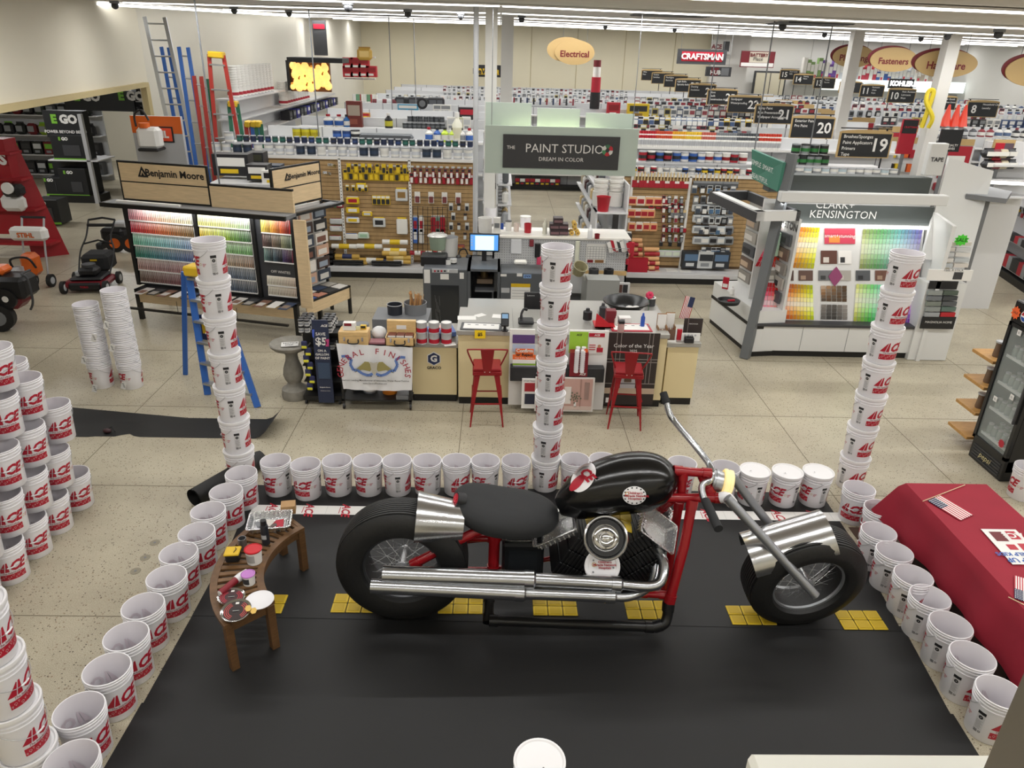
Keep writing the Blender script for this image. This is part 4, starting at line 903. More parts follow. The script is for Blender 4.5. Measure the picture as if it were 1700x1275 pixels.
hexp=[(.085*math.cos(math.radians(a)),.085*math.sin(math.radians(a)))for a in range(30,390,60)];b.prism([(x*1.15,y*1.15)for x,y in hexp],-.004,.0,PAPER,g);b.prism(hexp,0,.003,NV,g);b.text('G',.12,PAPER,g@Matrix.Translation((0,0,.005)),bold=.04);b.text('GRACO',.052,BLACK,g@Matrix.Translation((0,-.125,.003)),bold=.03);b.obj('sign_plate',cA)
def price_card(px,py,y,lbl):
 b=MB();r=pbox(b,px-9,py-7.5,px+9,py+6,y,.004,mat('card_yellow','F2D020',.5));b.text('$5',.06,BLACK,FR((r[0]+r[1])/2,y-.002,(r[2]+r[3])/2),bold=.03);b.obj('price_card',label=lbl,cat='price card')
price_card(797,556,8.585,'yellow $5 card on the counter edge above the first red stool');price_card(1047,562,8.585,'yellow $5 card on the counter edge above the second red stool')
SRED=mat('stool_red','8F1019',0.35)
def stool(cx,cy,rz,label):
 t=thing('bar_stool',label,'stool',(cx,cy,0),'red metal bar stools');SH=.76;b=MB()
 b.X=Matrix.Translation((cx,cy,0))@Matrix.Rotation(rz,4,'Z');X=b.X
 b.box(-.17,.17,-.17,.17,SH-.03,SH,SRED,bev=.012);b.box(-.175,.175,-.175,.175,SH-.085,SH-.028,SRED,bev=.01);b.X=Matrix();b.obj('seat',t)
 for sx in(-1,1):
  for sy in(-1,1):
   b=MB();b.X=X;top=V((sx*.15,sy*.15,SH-.05));bot=V((sx*.21,sy*.21,0));n=5
   vs=[]
   for k in range(n+1):
    u=k/n;p=top.lerp(bot,u);wdt=.055*(1-u)**1.4+.018
    vs+=[p+V((0,0,0)),p-V((sx*wdt,0,0)),p-V((sx*wdt,sy*.006,0)),p-V((sx*.006,sy*.006,0)),p-V((sx*.006,sy*wdt,0)),p-V((0,sy*wdt,0))]
   fs=[(6*k+j,6*k+(j+1)%6,6*k+6+(j+1)%6,6*k+6+j)for k in range(n)for j in range(6)];b.add(vs,fs+[tuple(range(6)),tuple(range(6*n,6*n+6))],SRED);b.X=Matrix();b.obj('leg',t)
 b=MB();b.X=X
 for z,o in((.30,.185),(.38,.18)):
  for s_ in(-1,1):
   if z==.30:b.box(-o,o,s_*o-.006,s_*o+.006,z,z+.016,SRED)
   else:b.box(s_*o-.006,s_*o+.006,-o,o,z,z+.016,SRED)
 b.X=Matrix();b.obj('footrest',t)
 b=MB();b.X=X;arcp=[V((-.165,-.03,SH)),V((-.20,-.12,SH+.12)),V((-.235,-.19,SH+.25)),V((-.20,-.205,SH+.27)),V((0,-.215,SH+.275)),V((.20,-.205,SH+.27)),V((.235,-.19,SH+.25)),V((.20,-.12,SH+.12)),V((.165,-.03,SH))]
 b.tube(cat_rom(arcp,5),.010,SRED,n=8);b.X=Matrix();b.obj('back_frame',t)
 b=MB();b.X=X;b.add([(-.045,-.178,SH-.05),(.045,-.178,SH-.05),(.082,-.214,SH+.27),(-.082,-.214,SH+.27),(-.045,-.172,SH-.05),(.045,-.172,SH-.05),(.082,-.208,SH+.27),(-.082,-.208,SH+.27)],[(0,1,2,3),(7,6,5,4),(0,4,5,1),(1,5,6,2),(2,6,7,3),(3,7,4,0)],SRED)
 for q in(-.03,.03):b.cyl((q,-.182,SH-.03),(q,-.176,SH-.03),.006,PAPER,n=8)
 b.X=Matrix();b.obj('backrest',t);return t
stool(-.095,8.21,.03,'red metal bar stool in front of the cream counter section');stool(1.63,8.19,-.09,'red metal bar stool in front of the dark poster')
b=MB();pt=thing('poster_stand','white panel with paint brand leaflets at the middle of the desk','panel',(.4,8.5,0))
pbox(b,845,547,886,672,8.52,.03,PAPER);b.obj('board',pt)
b=MB();r=pbox(b,851,556,888,570,8.512,.004,mat('pu','5B3F78',.5));pbox(b,851,572,888,584,8.512,.004,mat('lb','B8C6DE',.5));b.obj('print',pt)
def confirm(b,x0,x1,z0,z1):
 pass
t=thing('leaflet_holder','orange and green confirm or reject leaflet holder on the white panel','leaflet holder',(.35,8.45,.5));b=MB()
r=pbox(b,851,598,889,624,8.44,.05,mat('lime','9BC53D',.5));b.obj('pocket',t);xm=(r[0]+r[1])/2
b=MB();r=pbox(b,851,589,889,597,8.435,.005,mat('orange_card','E2672A',.5));r2=pbox(b,856,579,886,589,8.435,.005,mat('orange_card','E2672A',.5),bev=.01);b.text('Confirm',.062,PAPER,FR(xm,8.432,r2[3]-.028),bold=.03);b.text('or Reject',.055,BLACK,FR(xm,8.432,r2[2]+.0),bold=.03);b.text('Your Color Selection',.028,PAPER,FR(xm,8.432,(r[2]+r[3])/2-.01));b.box(r[0],r[1],8.43,8.438,r[2]-.05,r[2],PAPER);b.obj('header',t)
b=MB();pbox(b,852,607,889,613,8.43,.008,mat('pu2','A9A0B4',.5));b.obj('leaflets',t)
item('display_shelf','black display shelf below the leaflet holder and cup box','shelf',847,611,1003,634,8.4,.2,mat('soft_black','26272A',.5))
t=thing('floor_poster','poster board with two paint can prints and starting at text','poster',(.3,8.4,0));b=MB();r=pbox(b,866,629,888,678,8.38,.02,PAPER);b.text('STARTING AT',.03,BLACK,FR((r[0]+r[1])/2+.03,8.378,r[3]-.03));b.obj('board',t)
b=MB();pbox(b,871,636,888,650,8.375,.004,mat('cl_red','9A1F2A',.4));pbox(b,871,654,888,671,8.375,.004,mat('cl_navy','23263A',.4));b.obj('can_prints',t)
t=thing('room_poster','large pink room photo poster with an arch and plant on the floor','poster',(.9,8.36,0));b=MB();PK=mat('room_pink','C29C92',.6);r=pbox(b,888,627,986,683,8.36,.02,mat('frame_white','DAD5D0',.5));b.obj('board',t)
b=MB();r=pbox(b,891,629,983,680,8.354,.004,PK);w_=r[1]-r[0];h_=r[3]-r[2];Q=lambda u0,u1,v0,v1,m_,o=.006:b.box(r[0]+w_*u0,r[0]+w_*u1,8.354-o,8.354-o+.003,r[2]+h_*v0,r[2]+h_*v1,m_)
Q(.0,1,0,.12,mat('room_low','CDB7AC',.6));Q(.50,.62,.2,.75,mat('mirror_w','DCD5CF',.6));Q(.78,.80,.1,1,mat('room_edge','A9857B',.6));Q(.86,.94,.35,.9,mat('room_oval','9A7F77',.6));Q(.68,.72,.1,.25,PAPER);ov=FR(r[0]+w_*.7,8.344,r[2]+h_*.42)
for k in range(16):a=k*2.4;rr_=.012+.0045*k;b.prism([(rr_*math.cos(a)-.012,rr_*math.sin(a)),(rr_*math.cos(a),rr_*math.sin(a)-.014),(rr_*math.cos(a)+.012,rr_*math.sin(a)),(rr_*math.cos(a),rr_*math.sin(a)+.014)],0,.001,mat('leaf_g','5E6650',.6),ov)
b.obj('picture',t)
t=thing('poster_stand','white panel with a lime sheet and a red and white sheet','panel',(1.1,8.5,0));b=MB();pbox(b,942,549,1006,680,8.52,.03,PAPER);b.obj('board',t)
b=MB();r=pbox(b,945,551,976,586,8.512,.004,mat('lime','9BC53D',.5));b.text('ACE',.035,BLACK,FR((r[0]+r[1])/2,8.51,r[3]-.04),bold=.03,ital=.3);b.obj('lime_sheet',t)
b=MB();r=pbox(b,977,553,1003,587,8.512,.004,PAPER);b.box(r[0],r[1],8.508,8.512,r[3]-.05,r[3],RED);b.text('ACE',.035,PAPER,FR((r[0]+r[1])/2,8.506,r[3]-.026),bold=.03,ital=.3)
for k in range(3):b.box(r[0]+.01,r[0]+.09,8.508,8.512,r[2]+.05+k*.03,r[2]+.06+k*.03,RED)
b.cyl(((r[0]+r[1])/2+.04,8.512,r[2]+.1),((r[0]+r[1])/2+.04,8.508,r[2]+.1),.022,mat('skin_print','B98468'),n=12);b.box((r[0]+r[1])/2+.01,r[1]-.01,8.508,8.512,r[2]+.02,r[2]+.08,RED);b.obj('red_sheet',t)
t=thing('cup_box','dark red box dispensing stacks of white paper cups','box',(.95,8.4,.6));b=MB();CUPR=mat('cup_red','7B1523',.5);r=pbox(b,946,586,976,625,8.38,.12,CUPR);b.text('ACE',.04,PAPER,FR(r[1]-.06,8.378,r[2]+.03),bold=.03,ital=.3);b.obj('carton',t)
for u in(.36,.68):
 for j in range(2):
  b=MB();x=r[0]+(r[1]-r[0])*u+.015*j
  for k in range(9):b.lathe([(.026,.0),(.030,.03),(.033,.032),(.033,.038)],WHITE,c=(x,8.375+j*.06-.0,r[2]+.08+k*.027+j*.02),n=14)
  b.cyl((x,8.375+j*.06,r[2]+.06),(x,8.375+j*.06,r[2]+.355+j*.02),.0285,WHITE,n=14);b.obj('cup_stack',t)
b=MB();q=AY(973,582,8.37);b.prism([(x*.4,y*.4)for x,y in st_],0,.003,mat('orange_star','E8622C',.5),FR(q.x,8.372,q.z));b.obj('price_burst',t)
b=MB();q=AZ(989,624,.42);b.prism([(x*.55,y*.35)for x,y in st_],.628,.631,mat('orange_star','E8622C',.5),Matrix.Translation((1.32,8.47,0)));b.obj('price_burst',label='orange starburst card lying on the black display shelf',cat='card')
t=thing('floor_poster','dark brown colour of the year poster behind the second red stool','poster',(1.7,8.57,.1));DKP=mat('poster_brown','2E2523',.5);b=MB();r=pbox(b,1003,553,1090,672,8.572,.012,DKP);b.obj('board',t);b=MB();w_=r[1]-r[0];h_=r[3]-r[2]
Q=lambda u0,u1,v0,v1,m_,o=.004:b.box(r[0]+w_*u0,r[0]+w_*u1,8.572-o,8.572-o+.003,r[2]+h_*v0,r[2]+h_*v1,m_)
GRL=mat('panel_line','8A817C',.5)
for u in(.19,.27,.80,.87):Q(u,u+.012,.3,1,GRL)
for v in(.60,.64,.30):Q(0,1,v,v+.01,GRL)
Q(0,1,.16,.24,mat('poster_beige','B9A48E',.5));Q(.33,.62,.24,.46,mat('bag_grey','B4B0B2',.5));Q(.40,.54,.33,.42,mat('bag_print','5B4A3A',.5),.008);Q(.08,.16,.03,.1,PAPER)
xm=r[0]+w_*.52;b.text('Color of the Year',.07,PAPER,FR(xm,8.566,r[3]-.17));b.text('2025',.05,PAPER,FR(xm,8.566,r[3]-.24));b.obj('picture',t)
# things on the desk
def tray_card(px,py,zs,w,d,m,lbl,rot=0.0):
 p=AZ(px,py,zs);t=thing('counter_mat',lbl,'counter mat',(p.x,p.y,zs));F=Matrix.Translation((p.x,p.y,zs))@Matrix.Rotation(rot,4,'Z');b=MB();b.X=F;b.box(-w/2,w/2,0,d,0,.012,m,bev=.004);b.X=Matrix();b.obj('border',t)
 b=MB();b.X=F;b.box(-w/2+.035,w/2-.035,.035,d-.035,.011,.015,PAPER)
 for k in range(5):b.box(-w/2+.08+k*.1,-w/2+.12+k*.1,d-.1,d-.075,.015,.0155,MGREY)
 b.X=Matrix();b.obj('sheet',t)
tray_card(798,549,ZB,.52,.26,DGREY,'grey-bordered counter mat on the tall cream section',-.05);tray_card(1050,551,ZB,.52,.28,RED,'red-bordered counter mat above the dark poster',.02)
def paper(px,py,zs,w,d,rot,m,lbl,n='paper_sheet'):sbox(n,lbl,'paper',px,py,zs,w,d,.002,m,0,rot)
paper(775,531,ZB,.24,.15,.05,PAPER,'white paper sheet at the back corner of the tall cream section');paper(801,525,ZB,.14,.10,.7,PAPER,'small white slip turned askew on the tall cream section');paper(828,528,ZB,.18,.14,-.1,PAPER,'white sheet behind the card reader')
p=AZ(838,549,ZB);t=thing('card_reader','black card payment terminal on its stand on the desk','card reader',(p.x,p.y,ZB));b=MB();b.cyl(p,p+V((0,0,.012)),.045,BLACK,n=20);b.cyl(p,p+V((0,0,.12)),.018,BLACK,n=12);b.obj('stand',t)
b=MB();c=p+V((0,0,.15));yy_=V((0,.45,.9)).normalized();b.X=frame(c,(1,0,0),yy_);b.box(-.05,.05,-.09,.08,-.015,.015,BLACK,bev=.01);b.box(-.038,.038,.01,.065,.015,.017,mat('screen_blue','6D8FAE',.2,emit=.3));
for i in range(3):
 for j in range(4):b.box(-.03+i*.022,-.015+i*.022,-.07+j*.018,-.058+j*.018,.015,.018,DGREY)
b.X=Matrix();b.obj('terminal',t)
p=AZ(872,540,ZB);t=thing('desk_phone','black desk phone with handset behind the card reader','phone',p);b=MB();b.X=Matrix.Translation(p);b.box(-.09,.11,0,.18,0,.05,BLACK,bev=.015);b.X=Matrix();b.obj('base',t);b=MB();b.tube(cat_rom([p+V((-.05,.05,.06)),p+V((-.05,.07,.13)),p+V((-.02,.1,.18)),p+V((.02,.12,.17))],5),[.02]*4+[.016]*8+[.02]*4,BLACK,n=10);b.obj('handset',t);b=MB();b.tube(cat_rom([p+V((.11,.05,.02)),p+V((.18,.02,.03)),p+V((.22,.08,.03)),p+V((.15,.12,.03))],6),.004,DGREY,n=6);b.obj('cord',t)
t=thing('monitor','black monitor seen from behind beside the centre tower','monitor',(.45,9.75,.86));b=MB();r=pbox(b,870,486,902,528,9.72,.05,BLACK,bev=.01);b.text('Lenovo',.035,LGREY,FR(r[0]+.09,9.718,r[3]-.04));b.obj('shell',t);b=MB();xm=(r[0]+r[1])/2;b.box(xm-.03,xm+.03,9.77,9.8,.86,r[3]-.1,BLACK);b.box(xm-.12,xm+.12,9.70,9.9,.86,.87,BLACK);b.obj('stand',t)
LAB=[RED,mat('can_green','4E6B4A',.5)]
def can(t_or_name,c,r,h,body,labm,lid,label,group=None,cat='paint can',ring=True):
 t=thing('paint_can',label,cat,c,group);b=MB();b.lathe([(0,0),(r,0),(r*1.02,.004),(r,.008),(r,h-.008),(r*1.03,h-.004),(r*1.03,h),(r*.92,h)],body,c=c,n=20)
 if labm:b.lathe([(r*1.005,h*.12),(r*1.005,h*.5)],labm,c=c,n=20)
 b.obj('can',t);b=MB();b.lathe([(r*.92,h-.002),(r*.84,h-.006),(r*.8,h-.001),(0,h-.001)],lid,c=c,n=20);b.obj('lid',t);return t
p0=AZ(701,568,ZA)
for k in range(2):
 for j in range(3):can(0,(p0.x+.155*j,p0.y-.03,ZA+.145*k),.066,.142,LGREY,RED,PAPER if(k==1)else LGREY,f'grey and red paint can in the desk stack, {["lower", "upper"][k]} tier, {ORD[j]} of three','red and grey cans stacked on the low counter')
for j in range(3):can(0,(p0.x-.02+.155*j,p0.y+.12,ZA),.066,.142,LGREY,RED,PAPER,f'grey and red paint can in the rear of the desk stack, {ORD[j]} of three','red and grey cans behind the desk stack')
sbox('binder','blue ring binder behind the red and grey cans','binder',736,560,ZA+.02,.34,.28,.06,mat('binder_blue','5C78B8',.5),rot=.25);sbox('notepad','pink and white notepad on the blue binder','notepad',737,545,ZA+.082,.14,.1,.012,mat('notepad_pink','E0B5AC',.6),rot=.4)
paper(748,574,ZA,.15,.12,.3,PAPER,'white and red leaflet at the front of the low counter')
p=AZ(713,520,0.0);
b=MB();b.box(-1.68,-.92,9.45,9.98,0,.86,MGREY);b.obj('side_table',label='plain grey table behind the low counter holding the stir stick bin',cat='table')
t=thing('stir_stick_bin','grey bin full of wooden stir sticks behind the open case','bin',(-1.12,9.75,.9));b=MB();b.lathe([(0,0),(.15,0),(.16,.16),(.15,.16),(.14,.02)],MGREY,c=(-1.12,9.75,.86),n=20);b.obj('bin',t);random.seed(3)
for k in range(16):b=MB();a=random.uniform(0,6.3);r_=random.uniform(0,.1);q=V((-1.12+r_*math.cos(a),9.75+r_*math.sin(a),.90));b.bar(q,q+V((random.uniform(-.08,.08),random.uniform(-.05,.05),.25)),.03,.004,mat('stick_wood','B88A58',.6));b.obj('stir_stick',t)
t=thing('cooking_pot','small dark open pot beside the stir sticks','pot',(-1.38,9.7,.86));b=MB();b.lathe([(0,0),(.1,0),(.105,.14),(.10,.14),(.095,.02),(0,.02)],mat('pot_dark','2A2C33',.4),c=(-1.40,9.7,.86),n=24);b.tube([(-1.40+.105*math.cos(a),9.7+.105*math.sin(a),1.0)for a in[k*PI/10 for k in range(20)]],.005,LGREY,closed=True);b.obj('pot',t)
def case(px,py,lbl,op):
 z=.885;p=AZ(px,py,z);w,d,h=.36,.20,.17;t=thing('wooden_case',lbl,'case',(p.x,p.y,z));b=MB();X=Matrix.Translation((p.x,p.y,z));b.X=X
 if op:
  b.box(-w/2,w/2,0,.012,0,h*.62,LWOOD);b.box(-w/2,w/2,d-.012,d,0,h*.62,LWOOD);b.box(-w/2,-w/2+.012,0,d,0,h*.62,LWOOD);b.box(w/2-.012,w/2,0,d,0,h*.62,LWOOD);b.box(-w/2,w/2,0,d,0,.01,LWOOD)
 else:b.box(-w/2,w/2,0,d,0,h,LWOOD,bev=.004);b.box(-w/2-.001,w/2+.001,-.001,d,h*.68,h*.69,mat('seam','8A6A40'))
 b.X=Matrix();b.obj('body',t)
 b=MB();b.X=X;b.tube(cat_rom([(-.06,-.004,h*.45),(-.055,-.03,h*.2),(.055,-.03,h*.2),(.06,-.004,h*.45)],5),.008,BLACK,n=8);b.X=Matrix();b.obj('handle',t)
 for s_ in(-1,1):b=MB();b.X=X;b.box(s_*.11-.012,s_*.11+.012,-.008,0,h*.3,h*.62,CHROME,bev=.003);b.X=Matrix();b.obj('latch',t)
 if op:
  b=MB();b.X=X;b.box(-w/2,w/2,d-.005,d+.055,h*.62,h*1.55,LWOOD,bev=.004);b.box(-.06,.06,d-.007,d-.004,h*.9,h*1.2,PAPER);b.X=Matrix();b.obj('lid',t)
  for k in range(3):
   b=MB();b.X=X;b.box(-w/2+.03+k*.105,-w/2+.125+k*.105,.03,.16,.012,h*.74,mat('block_brown','6E3B2E',.5));b.box(-w/2+.03+k*.105,-w/2+.125+k*.105,.028,.032,h*.62,h*.74,PAPER);b.X=Matrix();b.obj('swatch_block',t)
case(587,573,'closed light wood case with a black handle above the banner',False);case(664,575,'open light wood case of dark wood swatches above the banner',True)
z_c=.885+.172
sbox('card_box','white leaflet box with a red label on the closed wooden case','box',580,549,z_c,.15,.08,.1,PAPER,extra=lambda b:b.box(-.06,.03,-.002,0,.06,.095,DRED));sbox('gadget','small yellow and black gadget on the closed wooden case','gadget',603,547,z_c,.07,.05,.05,YEL,extra=lambda b:b.box(-.028,.028,-.002,0,.015,.045,BLACK));sbox('card','cream card standing on the closed wooden case','card',594,548,z_c,.06,.01,.05,mat('cream_card','DDD9B0',.5))
b=MB();q=AZ(599,541,z_c);b.lathe([(0,0),(.09,0),(.09,.04),(.03,.06),(0,.06)],MGREY,c=(q.x,q.y+.06,z_c-.03),n=24);b.obj('tape_roll',label='grey round tape roll behind the gadget',cat='roll')
b=MB();q=AZ(628,566,.88);random.seed(5);b.sphere((q.x,q.y+.1,.95),(.10,.09,.09),mat('bag_clear','D9DADB',.25,bump=.8,bscale=20),n=14,k=8);b.obj('plastic_bag',label='crumpled clear plastic bag between the wooden cases',cat='bag')
sbox('sample_pack','pink translucent sample packs between the wooden cases','pack',626,572,.885,.2,.14,.03,mat('pack_pink','A06A72',.4))
t=thing('display_cart','black metal cart on casters carrying the general finishes banner','cart',(-1.5,8.62,0));BM_=mat('cart_black','1A1A1B',.5)
x0,x1=AZ(572,678).x,AZ(682,680).x;y0,y1=8.45,8.95
for x in(x0,x1):
 for y in(y0,y1):b=MB();b.box(x-.015,x+.015,y-.015,y+.015,.08,.86,BM_);b.obj('post',t);b=MB();b.cyl((x-.012,y,.035),(x+.012,y,.035),.035,BLACK,n=14);b.box(x-.016,x+.016,y-.01,y+.01,.05,.09,MGREY);b.obj('caster',t)
for z in(.12,.86):b=MB();b.box(x0-.015,x1+.015,y0-.015,y1+.015,z,z+.02,BM_);b.obj('shelf',t)
b=MB();A_,B_,C_,D_=AY(558,570,8.40),AY(685,577,8.40),AY(684,648,8.38),AY(570,646,8.38);N=24;vs=[]
for j in range(9):
 for i in range(N+1):
  u,v=i/N,j/8;p=A_.lerp(B_,u).lerp(D_.lerp(C_,u),v);p.y+=.008*math.sin(u*14+v)*v+.006*math.sin(u*31);p.z-=.012*math.sin(u*PI)*v;vs.append(p)
b.add(vs,[(j*(N+1)+i,(j+1)*(N+1)+i,(j+1)*(N+1)+i+1,j*(N+1)+i+1)for j in range(8)for i in range(N)],mat('banner_white','E4E4E6',.5),True);bn=b.obj('banner',label='white general finishes banner with an eagle hung on the cart',cat='banner')
b=MB();GFR=mat('banner_red','A3283A',.5);GB=mat('ribbon_blue','5E7CBB',.5);cc=A_.lerp(C_,.5);F0=lambda x,z,o=.02:FR(cc.x+x,8.368-o,cc.z+z)
s_='GENERAL FINISHES'
for i,ch in enumerate(s_):
 if ch==' ':continue
 a=math.radians(190-i*(200/15));x,z=.415*math.cos(a),.27*math.sin(a)-.04;ang=math.atan2(-math.cos(a)*.27,math.sin(a)*.415)
 b.text(ch,.105,GFR,F0(x,z,.03)@Matrix.Rotation(ang,4,'Z'),bold=.01)
for sg in(-1,1):
 pts=[(.02,-.07),(.08,-.095),(.15,-.07),(.21,-.02),(.25,-.03),(.29,.05),(.27,.12),(.33,.16),(.39,.155)]
 for q in range(len(pts)-1):
  (xa,za),(xb,zb)=pts[q],pts[q+1];d=V((xb-xa,zb-za));n_=V((-d.y,d.x)).normalized()*.017
  b.prism([(sg*(xa-n_.x),za-n_.y),(sg*(xb-n_.x),zb-n_.y),(sg*(xb+n_.x),zb+n_.y),(sg*(xa+n_.x),za+n_.y)],0,.002,GB,F0(0,0,.022))
 b.prism([(sg*.02,-.02),(sg*.06,.055),(sg*.11,.06),(sg*.15,.02),(sg*.21,-.03),(sg*.24,-.09),(sg*.15,-.05),(sg*.05,-.07)],0,.002,mat('eagle','9A9058',.6),F0(0,.03,.018))
 b.prism([(sg*.03,-.11),(sg*.05,-.07),(sg*.09,-.11)],0,.002,mat('claw','3A3526',.6),F0(0,-.0,.016))
b.prism([(-.05,.09),(.0,.075),(.05,.09),(.03,-.05),(0,-.09),(-.03,-.05)],0,.002,mat('eagle_w','B9B4A6',.6),F0(0,0,.024));b.text("America's Leading Manufacturer of Innovative Water-Based Finishes",.031,BLACK,F0(0,-.165),bold=.01);b.text('www.GeneralFinishes.com',.028,BLACK,F0(0,-.205),bold=.01);b.obj('print',bn)
can(0,(-1.62,8.7,.14),.09,.2,MGREY,PAPER,MGREY,'grey gallon can on the lower shelf of the banner cart, nearer the middle');can(0,(-1.78,8.8,.14),.08,.2,MGREY,DGREY,MGREY,'dark grey can on the lower shelf of the banner cart, further back')
b=MB();b.lathe([(0,0),(.10,0),(.108,.2),(.108,.22),(.09,.225),(0,.225)],mat('tub_orange','D07A22',.45),c=(-1.36,8.68,.14),n=24);b.obj('orange_tub',label='orange tub on the lower shelf of the banner cart',cat='tub')
sbox('grey_pack','flat grey packs at the end of the lower cart shelf','pack',668,664,.14,.16,.2,.06,MGREY)
t=thing('sample_rack','black rolling rack of sample pots with the navy save 5 dollars sign','rack',(-2.2,8.75,0));x0,x1=-2.46,-1.97
b=MB();b.box(x0,x1,8.56,9.1,.06,.12,BM_);b.box(x0,x1,8.80,8.86,.1,1.0,BM_);
for z in(.3,.52,.74,.96):b.box(x0+.02,x1,8.60,9.06,z,z+.015,BM_)
b.obj('frame',t)
for x in(x0+.03,x1-.03):b=MB();b.cyl((x-.012,8.58,.03),(x+.012,8.58,.03),.03,BLACK,n=12);b.obj('caster',t)
NVY=mat('sign_navy','27304A',.45);b=MB();A_=AY(517,531,8.5);B_=AY(541,531,8.5);C_=AY(554,672,8.5);D_=AY(528,673,8.5);xa,xb=A_.x,B_.x+.02;b.box(xa,xb,8.49,8.51,.06,A_.z,NVY);sg=b.obj('sign',t)
b=MB();xm=(xa+xb)/2;zt_=A_.z;F1=lambda dz,o=0:FR(xm,8.486-o,zt_-dz)
b.text('ACE',.04,PAPER,F1(.07)@Matrix.Translation((.05,0,0)),bold=.04,ital=.3);b.text('SAVE',.055,PAPER,F1(.18),bold=.02);b.text('$5',.14,PAPER,F1(.28),bold=.03);b.prism([(.05,-.06),(.09,-.06),(.10,.04),(.05,.03)],0,.001,mat('swirl_pink','C2477F',.4),F1(.28,-.001));b.prism([(-.10,.08),(-.07,.08),(-.085,-.03),(-.1,-.02)],0,.001,mat('swirl_blue','4A63C8',.4),F1(.2,-.001))
for i,s_ in enumerate(('ON A','GALLON','OF PAINT')):b.text(s_,.042,PAPER,F1(.40+i*.05),bold=.03)
b.prism([(-.07,0),(.08,0),(.08,.22),(-.07,.22)],0,.001,mat('sign_photo','3A4C66',.4),F1(.78));b.text('Benjamin Moore',.02,PAPER,F1(.9),bold=.03);b.text('MAGNOLIA HOME',.015,PAPER,F1(.95));b.obj('sign_print',sg)
POTL=mat('pot_lid','2C2D30',.35);first=None;random.seed(11)
def pots(x,y,z,nx,ny,lvl,grp):
 global first
 for i in range(nx):
  for j in range(ny):
   c=(x+i*.075,y+j*.08,z);lb=f'white sample pot with dark lid on the {lvl}'
   if first is None:
    first=thing('sample_pot',lb,'pot',c,grp);b=MB();b.lathe([(0,0),(.033,0),(.033,.06)],PAPER,c=c,n=14);b.lathe([(.0335,.012),(.0335,.045)],mat('pot_label','8E9094'),c=c,n=7,a0=-2.6,a1=-.5);b.obj('pot',first);b=MB();b.lathe([(.035,.055),(.036,.078),(.03,.08),(0,.079)],POTL,c=c,n=14);b.obj('lid',first)
   else:dup(first,c,label=lb,group=grp)
pots(x0+.04,8.63,.975,2,5,'rack top, birdbath side','sample pots on the outer top');pots(x0+.32,8.63,.975,2,5,'rack top, case side','sample pots on the inner top')
pots(x0+.04,8.64,1.056,2,4,'upper tier, birdbath side','upper tier sample pots, outer');pots(x0+.32,8.64,1.056,2,4,'upper tier, case side','upper tier sample pots, inner');pots(x0+.33,8.63,.755,2,4,'second shelf of the rolling rack','second shelf sample pots')
GLV=mat('glove_navy','2B2E55',.7)
for k in range(7):
 q=AY(505+(k%2)*5+k*1.6,572+k*11.5,8.52);b=MB();b.box(q.x-.035,q.x+.04,8.5,8.53,q.z-.05,q.z+.05,GLV,bev=.012);b.box(q.x-.03,q.x+.035,8.492,8.502,q.z-.045,q.z-.01,mat('glove_yellow','D8D23A',.6),bev=.01);b.obj('glove_pack',label=f'navy and yellow glove pack clipped beside the rolling rack, {ORD[k]} from the top',cat='glove pack',group='clip strip of glove packs')
CONC=mat('concrete','8F8B82',.85,noise=.18,nscale=14,bump=.2);p=V((-2.62,8.78,0));t=thing('birdbath','grey concrete birdbath standing by the rolling rack','birdbath',p);b=MB()
b.lathe([(0,0),(.165,0),(.175,.05),(.165,.13),(.12,.16),(.09,.19),(.085,.22),(.115,.27),(.13,.33),(.12,.42),(.085,.52),(.075,.60),(.09,.63),(.085,.66)],CONC,c=p,n=32);b.obj('pedestal',t)
b=MB();b.lathe([(.08,.65),(.13,.67),(.22,.70),(.255,.735),(.262,.76),(.25,.768),(.235,.755),(.20,.735),(0,.73)],CONC,c=p,n=40);b.obj('basin',t);b=MB();b.obox((p.x,p.y-.02,.752),(.95,.2,0),(-.2,.95,.05),(0,0,1),.11,.07,.001,PAPER);b.text('NOTICE',.05,BLACK,frame((p.x,p.y+.01,.755),(.95,.2,0),(-.2,.95,.05)),bold=.03);b.text('SOLD',.04,BLACK,frame((p.x,p.y-.05,.755),(.95,.2,0),(-.2,.95,.05)),bold=.03);b.obj('paper_sign',label='white paper notice lying in the birdbath',cat='paper')
# right side of the desk
q=AZ(1010,550,ZB);b=MB();rf=FR(q.x-.02,q.y+.1,ZB);b.prism([(-.14,0),(.14,0),(.06,.05),(-.13,.2)],-.01,0,mat('box_red','BF1E28',.45),rf);b.box(q.x-.16,q.x+.1,q.y+.1,q.y+.35,ZB,ZB+.02,mat('box_red','BF1E28',.45));b.obj('red_display_box',label='red slanted display box on the middle of the desk',cat='box')
sbox('card_pack','dark red card packs inside the slanted display box','pack',1014,536,ZB+.02,.13,.12,.16,mat('cards_dred','6E1F28',.5));
for i,(px,py,r_,h_,m_,lb,nm)in enumerate(((975,530,.06,.15,BLACK,'black and white tape dispenser beside the centre tower','tape_dispenser'),(1000,527,.05,.2,DGREY,'dark grey cup of tools behind the red box','cup'),(1022,541,.02,.13,mat('pump_w','CFCBC4',.4),'small clear pump bottle behind the red mat','bottle'),(1066,543,.028,.19,mat('blue_bottle','2A4FA8',.3),'blue spray bottle at the end of the tall section','bottle'))):
 q=AZ(px,py,ZB);b=MB();b.lathe([(0,0),(r_,0),(r_,h_*.72),(r_*.5,h_*.82),(r_*.4,h_),(0,h_)],m_,c=q,n=16);b.obj(nm,label=lb,cat=nm.replace('_',' '))
